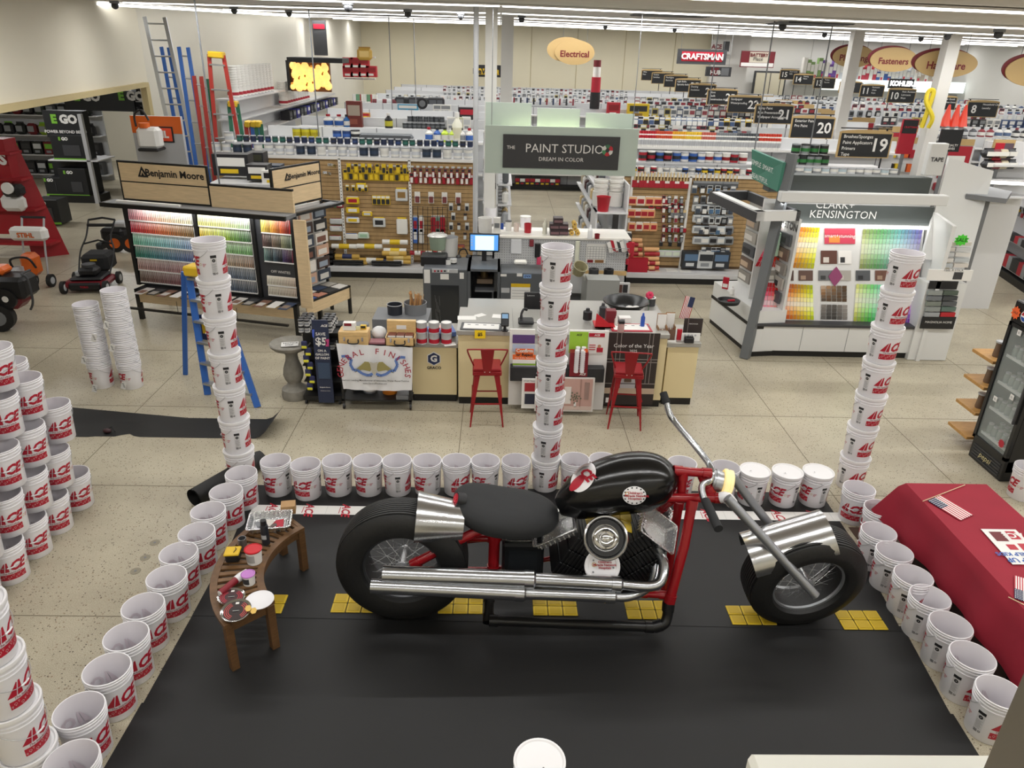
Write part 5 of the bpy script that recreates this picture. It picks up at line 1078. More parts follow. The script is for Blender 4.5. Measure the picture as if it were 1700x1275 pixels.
q=AZ(1030,553,ZB);t=thing('glass_candle','pink and clear jar with a square black lid on the red mat','jar',q);b=MB();b.lathe([(0,.014),(.042,.014),(.042,.13),(.035,.135)],mat('jar_pink','B9938F',.15),c=q,n=18);b.obj('jar',t);b=MB();b.box(q.x-.038,q.x+.038,q.y-.038,q.y+.038,.13+ZB,.17+ZB,BLACK,bev=.006);b.obj('lid',t)
sbox('tissue_box','white barcode box behind the clear pump bottle','box',1037,536,ZB,.16,.1,.07,PAPER,extra=lambda b:b.box(-.05,0,-.002,0,.01,.05,MGREY))
q=V((1.86,10.0,.88));t=thing('wash_basin','large round black basin with soap pads on the rear counter','basin',q);b=MB();b.lathe([(0,.01),(.20,.01),(.30,.12),(.33,.13),(.33,.145),(.29,.135),(.19,.03),(0,.03)],mat('basin_black','121314',.3),c=q,n=44);b.obj('bowl',t)
for i,(dx,c_)in enumerate(((-.08,MGREY),(.04,PAPER),(.13,PAPER))):b=MB();b.sphere((q.x+dx,q.y-.1,q.z+.07),(.06,.04,.03),c_,n=12,k=6);b.obj('scrub_pad',label=['grey scouring pad in the black basin','white pad in the middle of the black basin','white pad at the rim of the black basin'][i],cat='pad')
b=MB();c=(2.18,9.95,.86)
for k in range(7):a=k*.9;b.sphere((c[0]+.03*math.cos(a),c[1]+.01,1.12+.03*math.sin(a)),.03,mat('flower_pink','D7365F',.6),n=8,k=5)
b.tube([(c[0],c[1],.88),(c[0],c[1],1.12)],.005,mat('stem_g','4E6B4A',.6));b.obj('artificial_flower',label='pink artificial flower beside the black basin',cat='flower')
for i,(px,py)in enumerate(((1054,498),(1079,506))):q=V((AY(px,py,10.3).x,10.3,.86));b=MB();b.cyl(q,q+V((0,0,.12)),.075,DGREY,n=24);b.lathe([(.06,.123),(.075,.124),(.08,.118)],PAPER,c=q,n=24);b.text('TB',.05,PAPER,frame(q+V((0,0,.124)),(1,0,0),(0,1,0)),bold=.04);b.obj('round_tin',label=['dark round tin marked TB, behind the basin','dark round tin with a pale rim beside the basin'][i],cat='tin')
DKW=mat('holder_wood','8B6238',.5)
for i,px in enumerate((1098,1112)):
 q=AZ(px,566-i*2,ZE);t=thing('sample_holder',['wood and white sample holder at the end section, nearer the poster','wood and white sample holder, next to the dark brochures'][i],'holder',q);b=MB();b.X=Matrix.Translation(q);b.box(-.055,.055,0,.1,0,.01,DKW);b.box(-.06,-.05,0,.12,0,.18,DKW);b.box(.05,.06,0,.12,0,.18,DKW);b.box(-.06,.06,-.004,0,0,.14,mat('holder_photo','6B5040',.5));b.box(-.055,.055,.1,.112,0,.32,PAPER);b.box(-.06,.06,.112,.125,0,.33,DKW);b.X=Matrix();b.obj('holder',t)
 b=MB();b.X=Matrix.Translation(q)
 for k in range(5):b.cyl((-.035+.017*k,.02,.12),(-.035+.017*k,.02,.155),.005,[DKW,DRED,mat('cream_card','DDD9B0')][k%3],n=6)
 b.X=Matrix();b.obj('sample_sticks',t)
item('white_card','low white card in front of the sample holders','card',1087,566,1122,577,8.7,.03,PAPER)
item('brochure','red slim booklet between the holders and dark brochure','booklet',1124,547,1132,570,8.78,.03,mat('booklet_red','B0182A',.4));item('brochure','dark brown colour brochure standing on the end section','brochure',1135,529,1166,558,8.86,.02,DKP,extra=lambda b,x0,x1,z0,z1:(b.box(x0+.05,x0+.055,8.856,8.86,z0,z1,GRL),b.text('MAGNOLIA',.022,PAPER,FR((x0+x1)/2,8.855,z1-.07))))
item('brochure','white brochure with four dots in front of the dark brochure','brochure',1131,553,1162,572,8.76,.01,PAPER,extra=lambda b,x0,x1,z0,z1:[b.cyl((x0+.04+.045*k,8.76,z1-.03),(x0+.04+.045*k,8.757,z1-.03),.014,LGREY,n=12)for k in range(4)])
b=MB();q=AZ(1144,570,ZE);b.X=Matrix.Translation(q);b.box(-.06,.06,0,.06,0,.07,BLACK,bev=.006)
for k in range(5):b.box(-.055+k*.023,-.045+k*.023,.005,.055,.07,.085,BLACK)
b.X=Matrix();b.obj('card_tray',label='small black card tray in front of the white brochure',cat='tray')
q=AY(1143,528,9.0);t=thing('hand_flag','small american flag standing behind the dark brochure','flag',(q.x,9.0,.9));b=MB();b.cyl((q.x-.03,9,.9),(q.x+.06,9,1.42),.003,mat('flag_stick','D8C7A0'),n=6);b.obj('stick',t);b=MB();o=V((q.x+.055,9,1.40));du=V((-.055,-.01,-.30));dv=V((-.12,.02,.02))
N=13
for k in range(N):b.quad(o+du*.0+dv*(k/N),o+du+dv*(k/N),o+du+dv*((k+1)/N),o+dv*((k+1)/N),RED if k%2==0 else PAPER)
b.quad(o+V((0,-.002,0)),o+du*.45+V((0,-.002,0)),o+du*.45+dv*.55+V((0,-.002,0)),o+dv*.55+V((0,-.002,0)),mat('flag_navy','1F2A4D'));b.obj('cloth',t)
# grey tinting machines
YM=11.75
t=thing('paint_shaker','grey paint shaking machine with a glass door behind the desk','machine',(-.95,YM,0));b=MB();r=pbox(b,703,447,776,545,YM,.8,PRIM,.01);b.obj('cabinet',t)
b=MB();pbox(b,717,447,760,453,YM-.01,.02,LGREY);
for k,c_ in enumerate((RED,BLACK,RED,BLACK,PAPER)):q=AY(722+k*5.5,450,YM-.012);b.cyl(q,q+V((0,-.008,0)),.016,c_,n=10)
pbox(b,704,448,714,470,YM-.01,.012,PAPER);pbox(b,731,455,745,464,YM-.01,.012,PAPER);pbox(b,763,453,770,463,YM-.01,.012,PAPER);b.obj('control_panel',t)
b=MB();pbox(b,716,474,762,540,YM-.012,.02,mat('shaker_glass','2B2D30',.15));
for k in range(9):q=AY(722+(k*37)%36,490+(k*23)%40,YM-.014);b.bar(q,q+V((.01,0,-.12-.05*(k%3))),.012,.002,mat('drip','8A8C8E',.6))
d_=b.obj('door',t)
t=thing('tint_dispenser','grey tint dispenser bay with keyboard shelf under the monitor','machine',(-.5,YM,0));b=MB();a_,c_=AY(776,460,YM).x,AY(830,460,YM).x;zt_=AY(800,447,YM).z
b.box(a_,a_+.05,YM,YM+.9,0,zt_,PRIM);b.box(c_-.04,c_,YM,YM+.9,0,zt_,PRIM);b.box(a_,c_,YM+.85,YM+.9,0,zt_,DGREY);b.box(a_,c_,YM,YM+.9,zt_-.04,zt_,PRIM);b.box(a_,c_,YM+.02,YM+.9,0,.15,PRIM);b.obj('cabinet',t)
b=MB();b.box(a_+.15,c_-.12,YM+.25,YM+.6,zt_-.32,zt_-.24,mat('nozzle','7A6A5A',.4,.4));b.cyl(((a_+c_)/2,YM+.4,zt_-.24),((a_+c_)/2,YM+.4,zt_-.06),.07,mat('brass_dark','6E5A3A',.35,.6),n=16);b.box(a_+.12,c_-.1,YM+.2,YM+.7,zt_-.45,zt_-.42,MGREY);b.obj('nozzle_block',t)
t=thing('tint_cabinet','wide grey cabinet with a yellow chart beside the dispenser','cabinet',(.4,YM,0));b=MB();a2,c2=AY(831,460,YM).x,AY(905,460,YM).x;b.box(a2,c2,YM,YM+.55,0,AY(850,453,YM).z,PRIM,.01);b.obj('body',t)
b=MB();r=pbox(b,848,471,880,500,YM-.008,.006,PAPER);b.box(r[0],r[1],YM-.01,YM-.004,r[3]-.06,r[3],YEL);
for k in range(4):b.box(r[0]+.02,r[1]-.02,YM-.01,YM-.007,r[3]-.12-k*.05,r[3]-.115-k*.05,MGREY)
pbox(b,849,502,870,520,YM-.008,.006,PAPER);pbox(b,835,497,844,511,YM-.008,.006,mat('tag_g','C9C8BE'));pbox(b,832,478,846,486,YM-.008,.006,LGREY);r=pbox(b,869,456,882,462,YM-.008,.006,mat('dvl_blue','8FB0DA',.4));b.text('DVX',.05,mat('dvl_ink','1B2F6B'),FR((r[0]+r[1])/2,YM-.011,(r[2]+r[3])/2),bold=.04,ital=.2);pbox(b,831,455,841,459,YM-.008,.006,PAPER);pbox(b,858,454,867,459,YM-.008,.006,PAPER);b.obj('papers',t)
ZM=AY(850,453,YM).z
for lbl,px,py,w_,d_2,h_,m_,nm in(('black drawer unit lying on the paint shaker',720,443,.44,.3,.18,BLACK,'drawer_unit'),('white crumpled cloth on the wide grey cabinet',864,440,.22,.12,.07,PAPER,'cloth')):sbox(nm,lbl,nm.split('_')[0],px,py,ZM,w_,d_2,h_,m_,bev=.02)
q=AZ(727,430,ZM);b=MB();b.lathe([(0,0),(.13,0),(.15,.2),(.15,.22)],mat('pail_green','8B9A88',.4),c=(q.x,q.y,ZM+.18),n=20);b.sphere((q.x,q.y,ZM+.41),(.18,.16,.05),mat('foil_wrap','C9C9C6',.3,.6,bump=.8),n=16,k=6);b.obj('pail',label='green-grey pail covered with foil on the black drawer unit',cat='pail')
q=AZ(746,428,ZM);b=MB();b.lathe([(0,0),(.14,0),(.15,.34),(.155,.36),(.14,.36)],PAPER,c=(q.x,q.y+.05,ZM),n=22);b.lathe([(.156,.36),(0,.365)],MGREY,c=(q.x,q.y+.05,ZM),n=22);b.obj('pail',label='white pail with grey lid behind the small cans',cat='pail')
can(0,AZ(743,442,ZM),.055,.12,PAPER,None,DGREY,'small white can with dark lid on the shaker, nearer the pail');can(0,AZ(753,441,ZM),.055,.12,PAPER,BLACK,LGREY,'small white and black can with silver lid on the shaker')
t=thing('monitor','black monitor with a bright blue screen on the tint dispenser','monitor',AZ(806,425,ZM));b=MB();r=pbox(b,779,388,829,418,YM+.5,.04,BLACK,.006);b.obj('shell',t);b=MB();b.box(r[0]+.02,r[1]-.02,YM+.494,YM+.5,r[2]+.025,r[3]-.02,mat('screen_on','4C86C8',.3,emit=.9));sc_o=b.obj('screen',t)
b=MB();b.box(r[0]+.10,r[1]-.09,YM+.49,YM+.495,r[2]+.03,r[3]-.035,mat('window_pale','B8DCF4',.3,emit=1.0));
for k in range(4):b.box(r[0]+.035,r[0]+.055,YM+.49,YM+.495,r[3]-.07-k*.045,r[3]-.05-k*.045,PAPER)
b.obj('window',sc_o);b=MB();xm=(r[0]+r[1])/2;b.box(xm-.04,xm+.04,YM+.52,YM+.56,ZM,r[2]+.1,BLACK);b.box(xm-.14,xm+.14,YM+.45,YM+.65,ZM,ZM+.015,BLACK);b.obj('stand',t)
p=AZ(803,444,ZM);t=thing('keyboard','black keyboard in front of the blue-screened monitor','keyboard',p);b=MB();b.X=Matrix.Translation(p);b.box(-.24,.24,0,.16,0,.025,BLACK,bev=.005);b.X=Matrix();b.obj('case',t);b=MB();b.X=Matrix.Translation(p)
for i in range(16):
 for j in range(5):b.box(-.225+i*.028,-.202+i*.028,.01+j*.029,.034+j*.029,.025,.032,DGREY)
b.X=Matrix();b.obj('keys',t)
q=AZ(770,431,ZM);t=thing('headset','black headset lying on the shaker beside the monitor','headset',q);b=MB();b.tube(cat_rom([q+V((-.09,0,.03)),q+V((-.07,.05,.14)),q+V((.02,.06,.17)),q+V((.08,.02,.05))],6),.012,BLACK,n=8);b.sphere(q+V((.08,.02,.04)),.05,DGREY,n=10,k=6);b.sphere(q+V((-.09,0,.04)),.05,DGREY,n=10,k=6);b.obj('band',t)
PEG=mat('pegboard','C3C4C6',0.6);t=thing('pegboard_island','white pegboard partition with a white top behind the machines','partition',(.5,12.6,0));b=MB();YP_=12.45;a_,c_=AY(818,400,YP_).x,AY(1045,400,YP_).x;zt_=AY(900,396,YP_).z
b.box(a_,c_,YP_,YP_+.03,.35,zt_,PEG);b.box(a_,c_,YP_+.62,YP_+.65,0,zt_,PEG);b.box(c_-.03,c_,YP_,YP_+.65,0,zt_,WSHELF);b.box(a_,a_+.03,YP_,YP_+.65,0,zt_,WSHELF);b.obj('panel',t)
b=MB();b.box(a_-.02,c_+.02,YP_-.04,YP_+.68,zt_,zt_+.04,mat('top_white','EDEAE4',.35),bev=.004);b.obj('worktop',t);b=MB();b.box(AY(950,460,YP_).x,c_,YP_-.012,YP_,zt_-.62,zt_-.54,LWOOD);b.obj('wood_rail',t)
HOLE=mat('peg_hole','6E7072',.8);b=MB()
for i in range(56):
 for j in range(14):x=a_+.04+i*(c_-a_-.08)/55;z=zt_-.04-j*.043;b.box(x-.006,x+.006,YP_-.0015,YP_,z-.006,z+.006,HOLE)
b.obj('peg_holes',t);ZP=zt_+.04
def bottle(px,py,zs,r,h,m,label,name='bottle',neck=.4,cap=None,cat=None):
 q=AZ(px,py,zs);b=MB();b.lathe([(0,0),(r,0),(r,h*.62),(r*.85,h*.7),(r*neck,h*.8),(r*neck,h),(0,h)],m,c=q,n=14)
 if cap:b.cyl(q+V((0,0,h*.86)),q+V((0,0,h*1.02)),r*neck*1.2,cap,n=10)
 return b.obj(name,label=label,cat=cat or 'bottle')
def pot(px,py,zs,r,h,m,label,name='container',top=None,cat='container'):
 q=AZ(px,py,zs);b=MB();b.lathe([(0,0),(r*.9,0),(r,h),(r*.93,h),(r*.85,h*.12)],m,c=q,n=18)
 if top:b.lathe([(r*1.03,h*.96),(r*1.03,h*1.04),(0,h*1.04)],top,c=q,n=18)
 return b.obj(name,label=label,cat=cat)
pot(805,385,ZP,.12,.25,PAPER,'white pail on the island top beside the column','pail',cat='pail');pot(815,370,ZP,.10,.28,WHITE,'stacked white pails behind the column side of the island','pail',cat='pail')
item('carton','white printed carton on the island top','carton',819,362,831,388,12.5,.1,PAPER,extra=lambda b,x0,x1,z0,z1:b.box(x0+.02,x1-.02,12.497,12.5,z0+.1,z0+.18,MGREY));item('small_bottle','small blue bottle on the island top','bottle',831,371,836,381,12.5,.05,mat('blue_bottle','2A4FA8'))
pot(844,383,ZP,.055,.17,PAPER,'orange and white tub with dark lid on the island top','tub',DGREY,'tub');pot(857,384,ZP,.05,.14,mat('beaker','D9C9C0',.2),'pale clear beaker on the island top','beaker',cat='beaker');pot(872,378,ZP,.095,.20,WHITE,'white bucket with a clear lid behind the red cup','pail',PAPER,'pail');pot(876,386,ZP,.065,.16,mat('cup_redp','B3202E',.35),'red plastic cup on the island top','cup',cat='cup')
bottle(904,388,ZP,.04,.26,mat('bottle_cream','D8D6C8',.4),'tall cream spray bottle on the island top');bottle(979,396,ZP,.042,.23,mat('bottle_white2','DCDDE0',.4),'white bottle with a grey print on the island top');
for i,(x_,z_,dx)in enumerate(((918,0,0),(933,0,0),(917,.1,0),(932,.1,0),(923,.2,0))):q=AZ(x_+3,391,ZP);b=MB();b.box(q.x-.08,q.x+.08,q.y,q.y+.2,ZP+z_,ZP+z_+.095,mat('box_dark','3A2C31',.5));b.box(q.x-.07,q.x+.07,q.y-.002,q.y,ZP+z_+.02,ZP+z_+.06,mat('box_print','7A5A60',.5));b.obj('roller_box',label=f'dark boxed roller in the island stack, {ORD[i]} box counted upward',cat='box',group='dark boxes stacked on the island')
for i,(px,dz)in enumerate(((949,0),(959,0),(954,.075),(953,.15))):q=AZ(px,391,ZP);b=MB();b.cyl((q.x,q.y,ZP+.04+dz),(q.x,q.y+.18,ZP+.04+dz),.04,mat('fuzzy_yellow','D9B35A',.9),n=16);b.cyl((q.x,q.y-.001,ZP+.04+dz),(q.x,q.y,ZP+.04+dz),.016,DKW,n=10);b.obj('roller_cover',label=f'yellow fuzzy roller cover on the island, {ORD[i]} of the pile',cat='roller cover',group='yellow roller covers')
pot(991,396,ZP,.045,.08,DRED,'dark red tape roll on the island top','tape_roll',cat='tape')
t=thing('wall_calendar','white grid calendar hung on the pegboard','calendar',(1.35,12.43,1));b=MB();r=pbox(b,973,405,1006,437,12.43,.006,PAPER);b.obj('sheet',t);b=MB()
for k in range(7):x=r[0]+.02+k*(r[1]-r[0]-.04)/6;b.box(x-.002,x+.002,12.426,12.43,r[2]+.08,r[3]-.05,MGREY)
for k in range(6):z=r[2]+.08+k*(r[3]-r[2]-.13)/5;b.box(r[0]+.02,r[1]-.02,12.426,12.43,z-.002,z+.002,MGREY)
b.box(r[0]+.03,r[0]+.13,12.426,12.43,r[2]+.01,r[2]+.06,DRED);b.box(r[0]+.16,r[1]-.03,12.426,12.43,r[2]+.01,r[2]+.06,DKW);b.obj('print',t)
t=thing('wire_basket','wire basket full of leaflets hung on the pegboard end','basket',(1.75,12.35,1.1));b=MB();a_,c_=AY(1011,412,12.3),AY(1043,428,12.3)
for z in(a_.z,(a_.z+c_.z)/2,c_.z):b.tube([(a_.x,12.3,z),(c_.x,12.3,z),(c_.x,12.44,z),(a_.x,12.44,z)],.004,mat('wire','A6A7A9'),n=5,closed=True)
for k in range(9):x=a_.x+(c_.x-a_.x)*k/8;b.tube([(x,12.3,a_.z),(x,12.3,c_.z),(x,12.44,c_.z)],.003,mat('wire','A6A7A9'),n=4)
b.obj('wire',t);b=MB();
for k in range(7):x=a_.x+.04+k*.055;b.obox((x,12.37,a_.z+.02*(k%3)),(.9,.1,.3*(-1)**k),(0,1,0),(-.3,0,.9),.05,.004,.1,[PAPER,RED,PAPER,DGREY,PAPER,LGREY,RED][k])
b.obj('leaflets',t)
for i,(px0,py0,px1,py1,m_,nm,lb)in enumerate(((848,397,866,422,mat('sheet_grey','D5D6DA'),'notice','printed white notice pinned on the pegboard left of the tools'.replace('left of','next to')),(879,398,886,410,mat('maroon_tag','7C2630'),'tool_card','maroon tool card on the pegboard'),(888,404,897,428,BLACK,'tool_card','black cable bundle on the pegboard'),(891,426,898,446,mat('pink_tool','D2486A'),'tape_dispenser','pink tape dispenser hanging on the pegboard'),(955,400,962,436,mat('bottle_w','D8D9C8'),'spray_bottle','white spray bottle hanging beside the tower'),(1047,402,1053,428,RED,'torch','red and black torch on the end of the pegboard'),(1039,430,1044,440,RED,'tag','small red tag on the pegboard end'))):item(nm,lb,nm.split('_')[-1],px0,py0,px1,py1,12.41,.03,m_,bev=.012)
t=thing('key_machine','grey hero machine with a glass front below the pegboard','machine',(1.3,11.9,0));HM=mat('hero_grey','9A9B98',.5);b=MB();r=pbox(b,970,468,1022,520,11.9,.5,HM,.01);b.box(r[0],r[1],11.92,12.38,0,r[2],PRIM);b.box(r[0],r[1],11.62,11.95,0,.84,HM);b.obj('cabinet',t);b=MB();pbox(b,975,487,1018,516,11.89,.012,mat('hero_glass','5D605A',.15));b.obj('window',t);b=MB();b.text('HERO',.07,DGREY,FR(r[0]+.16,11.895,r[3]-.1),bold=.02)
q=AY(979,476,11.89);b.cyl(q,q+V((0,-.02,0)),.022,RED,n=12);q=AY(1007,480,11.89);b.cyl(q,q+V((0,-.02,0)),.02,BLACK,n=12);b.obj('controls',t);ZH=r[3]
for i,(px,m_)in enumerate(((988,DGREY),(1013,BLACK))):q=AZ(px,470,ZH);b=MB();b.lathe([(.03,0),(.085,0),(.085,.17),(.04,.17),(.035,.02)],m_,c=(q.x,12.1,ZH),n=20);b.obj('hose_roll',label=['dark grey ribbed roll on the hero machine, by the tower','black sleeve roll on the hero machine'][i],cat='roll')
q=V((1.35,11.8,.9));b=MB();b.lathe([(.09,0),(.12,.16),(.125,.17),(.112,.165),(.085,.02),(0,.02)],mat('tan_pail','9B9576',.5),c=q,n=22,axis=(.2,-.5,.85));b.obj('pail',label='tan pail tipped open in front of the hero machine',cat='pail')
t=thing('photo_rack','narrow white rack of photo cards beside the hero machine','rack',(1.85,12.0,0));b=MB();r=pbox(b,1023,470,1044,521,12.0,.05,WSHELF);b.box(r[0],r[1],12.0,12.05,0,r[2],WSHELF);b.obj('board',t)
for k in range(3):
 for j in range(2):b=MB();pbox(b,1025+j*9,473+k*15,1033+j*9,486+k*15,11.99,.01,[mat('pc1','5B3A33'),mat('pc2','2A2A2E'),mat('pc3','7A4C46'),mat('pc4','3C3A3A')][(k+j)%4]);b.obj('photo_card',t)
import colorsys
def hsv(h,s_,v):return tuple(c**2.2 for c in colorsys.hsv_to_rgb(h%1,max(0,min(1,s_)),max(0,min(1,v))))
def lerp_hues(t,stops):
 n=len(stops)-1;i=min(int(t*n),n-1);f=t*n-i;a,b=stops[i],stops[i+1];return tuple(a[k]+(b[k]-a[k])*f for k in range(3))
 # benjamin moore colour display (turned about 14 degrees)
WOODP=mat('pale_oak','DCC29A',.5,noise=.1,nscale=5,stretch=(1,1,9));BFR=mat('black_frame','161616',.45)
L0,R0=AZ(235,530),AZ(495,560);ux=(R0-L0);BW=ux.length;ux.normalize();uy=V((-ux.y,ux.x,0))
BX=frame(L0,ux,uy);t=thing('colour_display','black and pale oak benjamin moore colour chip display','display',L0+ux*BW/2);BMD=t
def lb(fn,name,parent):b=MB();b.X=BX;fn(b);b.X=Matrix();return b.obj(name,parent)
ZTB,PY_=.52,.25;ZC=1.88;ZS=2.50
lb(lambda b:(b.box(-.03,BW+.02,0,PY_+.1,ZTB-.03,ZTB,BFR),b.box(0,BW,.01,.03,ZTB-.22,ZTB-.03,WOODP),b.box(-.08,BW,-.275,-.23,ZTB-.25,ZTB-.22,BFR),[b.box(x,x+.006,-.276,-.27,ZTB-.22,ZTB-.03,BFR)for x in(BW*.33,BW*.7)]),'table',t)
for x in(0,BW):lb(lambda b:b.box(x-.035,x+.035,0,.06,0,ZTB,BFR),'leg',t);lb(lambda b:b.box(x-.03,x+.03,PY_+.5,PY_+.56,0,ZTB,BFR),'leg',t)
XC=[-.12,1.13,2.13,BW-.04]
for x in XC:lb(lambda b:b.box(x-.03,x+.03,PY_-.03,PY_+.05,ZTB,ZC,BFR),'post',t)
lb(lambda b:b.box(-.12,BW,PY_+.02,PY_+.06,ZTB,ZC,DGREY),'back_panel',t)
lb(lambda b:(b.box(-.3,BW+.02,PY_-.30,PY_+.02,ZC-.02,ZC+.03,MGREY),b.box(-.3,BW+.02,PY_-.32,PY_-.28,ZC-.03,ZC+.035,BFR),b.box(-.1,BW*.36,PY_-.2,PY_-.14,ZC+.03,ZC+.06,PAPER)),'canopy',t)
def signbox(b,x0,x1,y,z0,z1):b.box(x0,x1,y,y+.04,z0,z1,BFR);b.box(x0+.03,x1-.03,y-.004,y,z0+.03,(z0+z1)/2-.02,WOODP);b.box(x0+.03,x1-.03,y-.004,y,(z0+z1)/2+.0,z1-.03,WOODP)
def bmlogo(b,F,s_=1.0):
 b.prism([(-.36*s_,-.055*s_),(-.29*s_,.075*s_),(-.215*s_,-.055*s_)],0,.012,BLACK,F);b.prism([(-.32*s_,-.035*s_),(-.29*s_,.03*s_),(-.25*s_,-.035*s_)],.012,.014,WOODP,F);b.prism([(-.305*s_,-.035*s_),(-.285*s_,.008*s_),(-.262*s_,-.035*s_)],.014,.016,BLACK,F)
 b.text('Benjamin Moore',.125*s_,BLACK,F@Matrix.Translation((.17*s_,0,.006)),bold=.022)
lb(lambda b:(signbox(b,-.12,1.46,PY_,ZC+.03,ZS+.02),bmlogo(b,frame((.68,PY_-.006,ZS-.14),(1,0,0),(0,0,1)),1.22)),'sign_board',t)
lb(lambda b:(b.box(1.46,BW,PY_,PY_+.04,ZC+.03,ZS-.27,WOODP),b.box(1.46,BW,PY_-.004,PY_+.045,ZS-.27,ZS-.24,BFR)),'lower_board',t)
def chiprack(b,x0,x1,z0,z1,n,tiers,cf,y0,y1):
 for r in range(tiers):
  za=z0+(z1-z0)*r/tiers;zb=z0+(z1-z0)*(r+1)/tiers;ya,yb=y0,y0
  b.box(x0,x1,y0-.035,y0,za-.004,za+.012,PAPER)
  for i in range(n):
   xa=x0+(x1-x0)*i/n;xb=xa+(x1-x0)/n*.66
   for q in range(3):
    c=cf(i/(n-1),(tiers-1-r),q/2);a_,c_=za+.014+(zb-za-.02)*q/3,za+.014+(zb-za-.02)*(q+1)/3
    b.cq(V((xa,y0-.032+.02*q/3,a_)),V((xb,y0-.032+.02*q/3,a_)),V((xb,y0-.032+.02*(q+1)/3,c_)),V((xa,y0-.032+.02*(q+1)/3,c_)),c)
   b.box(xb,xa+(x1-x0)/n,y0-.012,y0-.01,za+.014,zb-.006,PAPER)
def f1(t_,r,q):
 S={0:[(-.03,.35,1),(.06,.35,1),(.12,.22,.98)],1:[(-.02,.75,.9),(.05,.75,.85),(.10,.55,.55)],2:[(.42,.35,.9),(.5,.3,.85),(.62,.3,.9)],3:[(.44,.55,.6),(.55,.4,.65),(.65,.4,.7)],4:[(.03,.25,.85),(.0,.2,.75),(.0,.35,.85)],5:[(.06,.3,.6),(.0,.3,.65),(-.02,.45,.6)]}[r]
 h,s_,v=lerp_hues(t_,S);k=(int(t_*33)*7)%5;return hsv(h,s_*(.5+.4*(1-q))+.01*k,min(1,v*(.92+.14*q))-.02*k)
def f2(t_,r,q):
 S={0:[(.15,.45,1),(.17,.4,1),(.28,.2,.95)],1:[(.13,.85,.95),(.2,.75,.8),(.33,.35,.5)],2:[(.2,.4,.85),(.28,.4,.8),(.3,.4,.75)],3:[(.1,.3,.9),(.09,.3,.8),(.07,.35,.7)],4:[(.58,.25,.75),(.6,.25,.6),(.58,.15,.6)],5:[(.6,.25,.5),(.6,.3,.55),(.6,.1,.5)]}[r]
 h,s_,v=lerp_hues(t_,S);k=(int(t_*27)*7)%5;return hsv(h,s_*(.5+.4*(1-q)),min(1,v*(.92+.14*q))-.03*k)
def f3(t_,r,q):
 S={0:[(.14,.6,1),(.08,.8,.95),(.0,.8,.75)],1:[(.03,.3,.45),(.1,.3,.6),(.3,.15,.7)],2:[(.45,.2,.6),(.6,.3,.4),(1.,.7,.5)]}.get(r,[(.12,.12,.95),(.1,.15,.9),(.08,.2,.88)])
 h,s_,v=lerp_hues(t_,S);k=(int(t_*20)*7)%6;return hsv(h,s_,v*(.88+.12*q)-.05*k*(r<3))
lb(lambda b:chiprack(b,XC[0]+.05,XC[1]-.05,ZTB+.05,ZC-.08,34,6,f1,PY_+.01,0),'chip_rack',t);lb(lambda b:chiprack(b,XC[1]+.05,XC[2]-.05,ZTB+.05,ZC-.08,28,6,f2,PY_+.01,0),'chip_rack',t)
lb(lambda b:(chiprack(b,XC[2]+.14,BW-.05,ZC-.76,ZC-.08,20,3,f3,PY_+.01,0),b.text('OFF WHITES',.06,PAPER,frame((BW*.88,PY_+.012,ZC-.92),(1,0,0),(0,0,1)))),'chip_rack',t);lb(lambda b:chiprack(b,XC[2]+.14,BW-.05,ZTB+.05,ZC-.98,20,2,lambda a,r,q:f3(a,5,q),PY_+.01,0),'chip_rack',t)
lb(lambda b:(b.box(BW+.02,BW+.22,PY_-.1,PY_-.06,.45,ZC-.05,WOODP),),'side_board',t)
LT=bpy.data.lights.new('strip','AREA');LT.shape='RECTANGLE';LT.size=BW*.9;LT.size_y=.05;LT.energy=7;lo=bpy.data.objects.new('strip_light',LT);COL.objects.link(lo);lo.parent=t;lo.location=ux*0-uy*.0+V((0,0,ZC-.05))+uy*(PY_-.20);lo.rotation_euler=(math.radians(35),0,math.atan2(ux.y,ux.x))
random.seed(21);PALB=['C9C4BE','3A3A3C','7C5A4A','E4E0DA','33415C','A9A39A','8E7A66','D8CFC4']
for i in range(13):
 x=.12+i*(BW-.3)/12;b=MB();b.X=BX;b.cb(x,x+.15,-.22+.03*(i%2),.12,ZTB,ZTB+.006,PALB[i%8]);b.cb(x+.02,x+.13,-.16,-.02,ZTB+.006,ZTB+.008,PALB[(i*3+2)%8]);b.X=Matrix();b.obj('brochure',label=f'colour brochure laid out on the benjamin moore display shelf, {ORD[i]} along from the mower side',cat='brochure',group='brochures on the colour display shelf')
e0=BX@V((BW+.06,.25,0));e1=AZ(585,520);ex=(e1-e0);EW=ex.length;ex.normalize();ey=V((-ex.y,ex.x,0));EX=frame(e0,ex,ey)
w2=thing('colour_display','end wing of the colour display with tilted card racks and a low table','display',e0+ex*EW/2)
def le(fn,name):b=MB();b.X=EX;fn(b);b.X=Matrix();return b.obj(name,w2)
le(lambda b:(b.box(0,EW,0,.5,.47,.5,BFR),b.box(0,EW,-.0,.02,.28,.47,WOODP),b.box(EW-.04,EW,0,.05,0,.5,BFR),b.box(EW-.04,EW,.4,.45,0,.5,BFR)),'table')
le(lambda b:(b.box(0,EW,.5,.54,.5,ZC,PAPER),b.box(0,.03,.46,.56,.5,ZC,BFR),b.box(EW-.03,EW,.46,.56,.5,ZC,BFR)),'back_panel')
le(lambda b:(signbox(b,0,EW,.46,ZC+.03,ZS+.02),bmlogo(b,frame((EW/2+.02,.454,ZS-.14),(1,0,0),(0,0,1)),.85)),'sign_board')
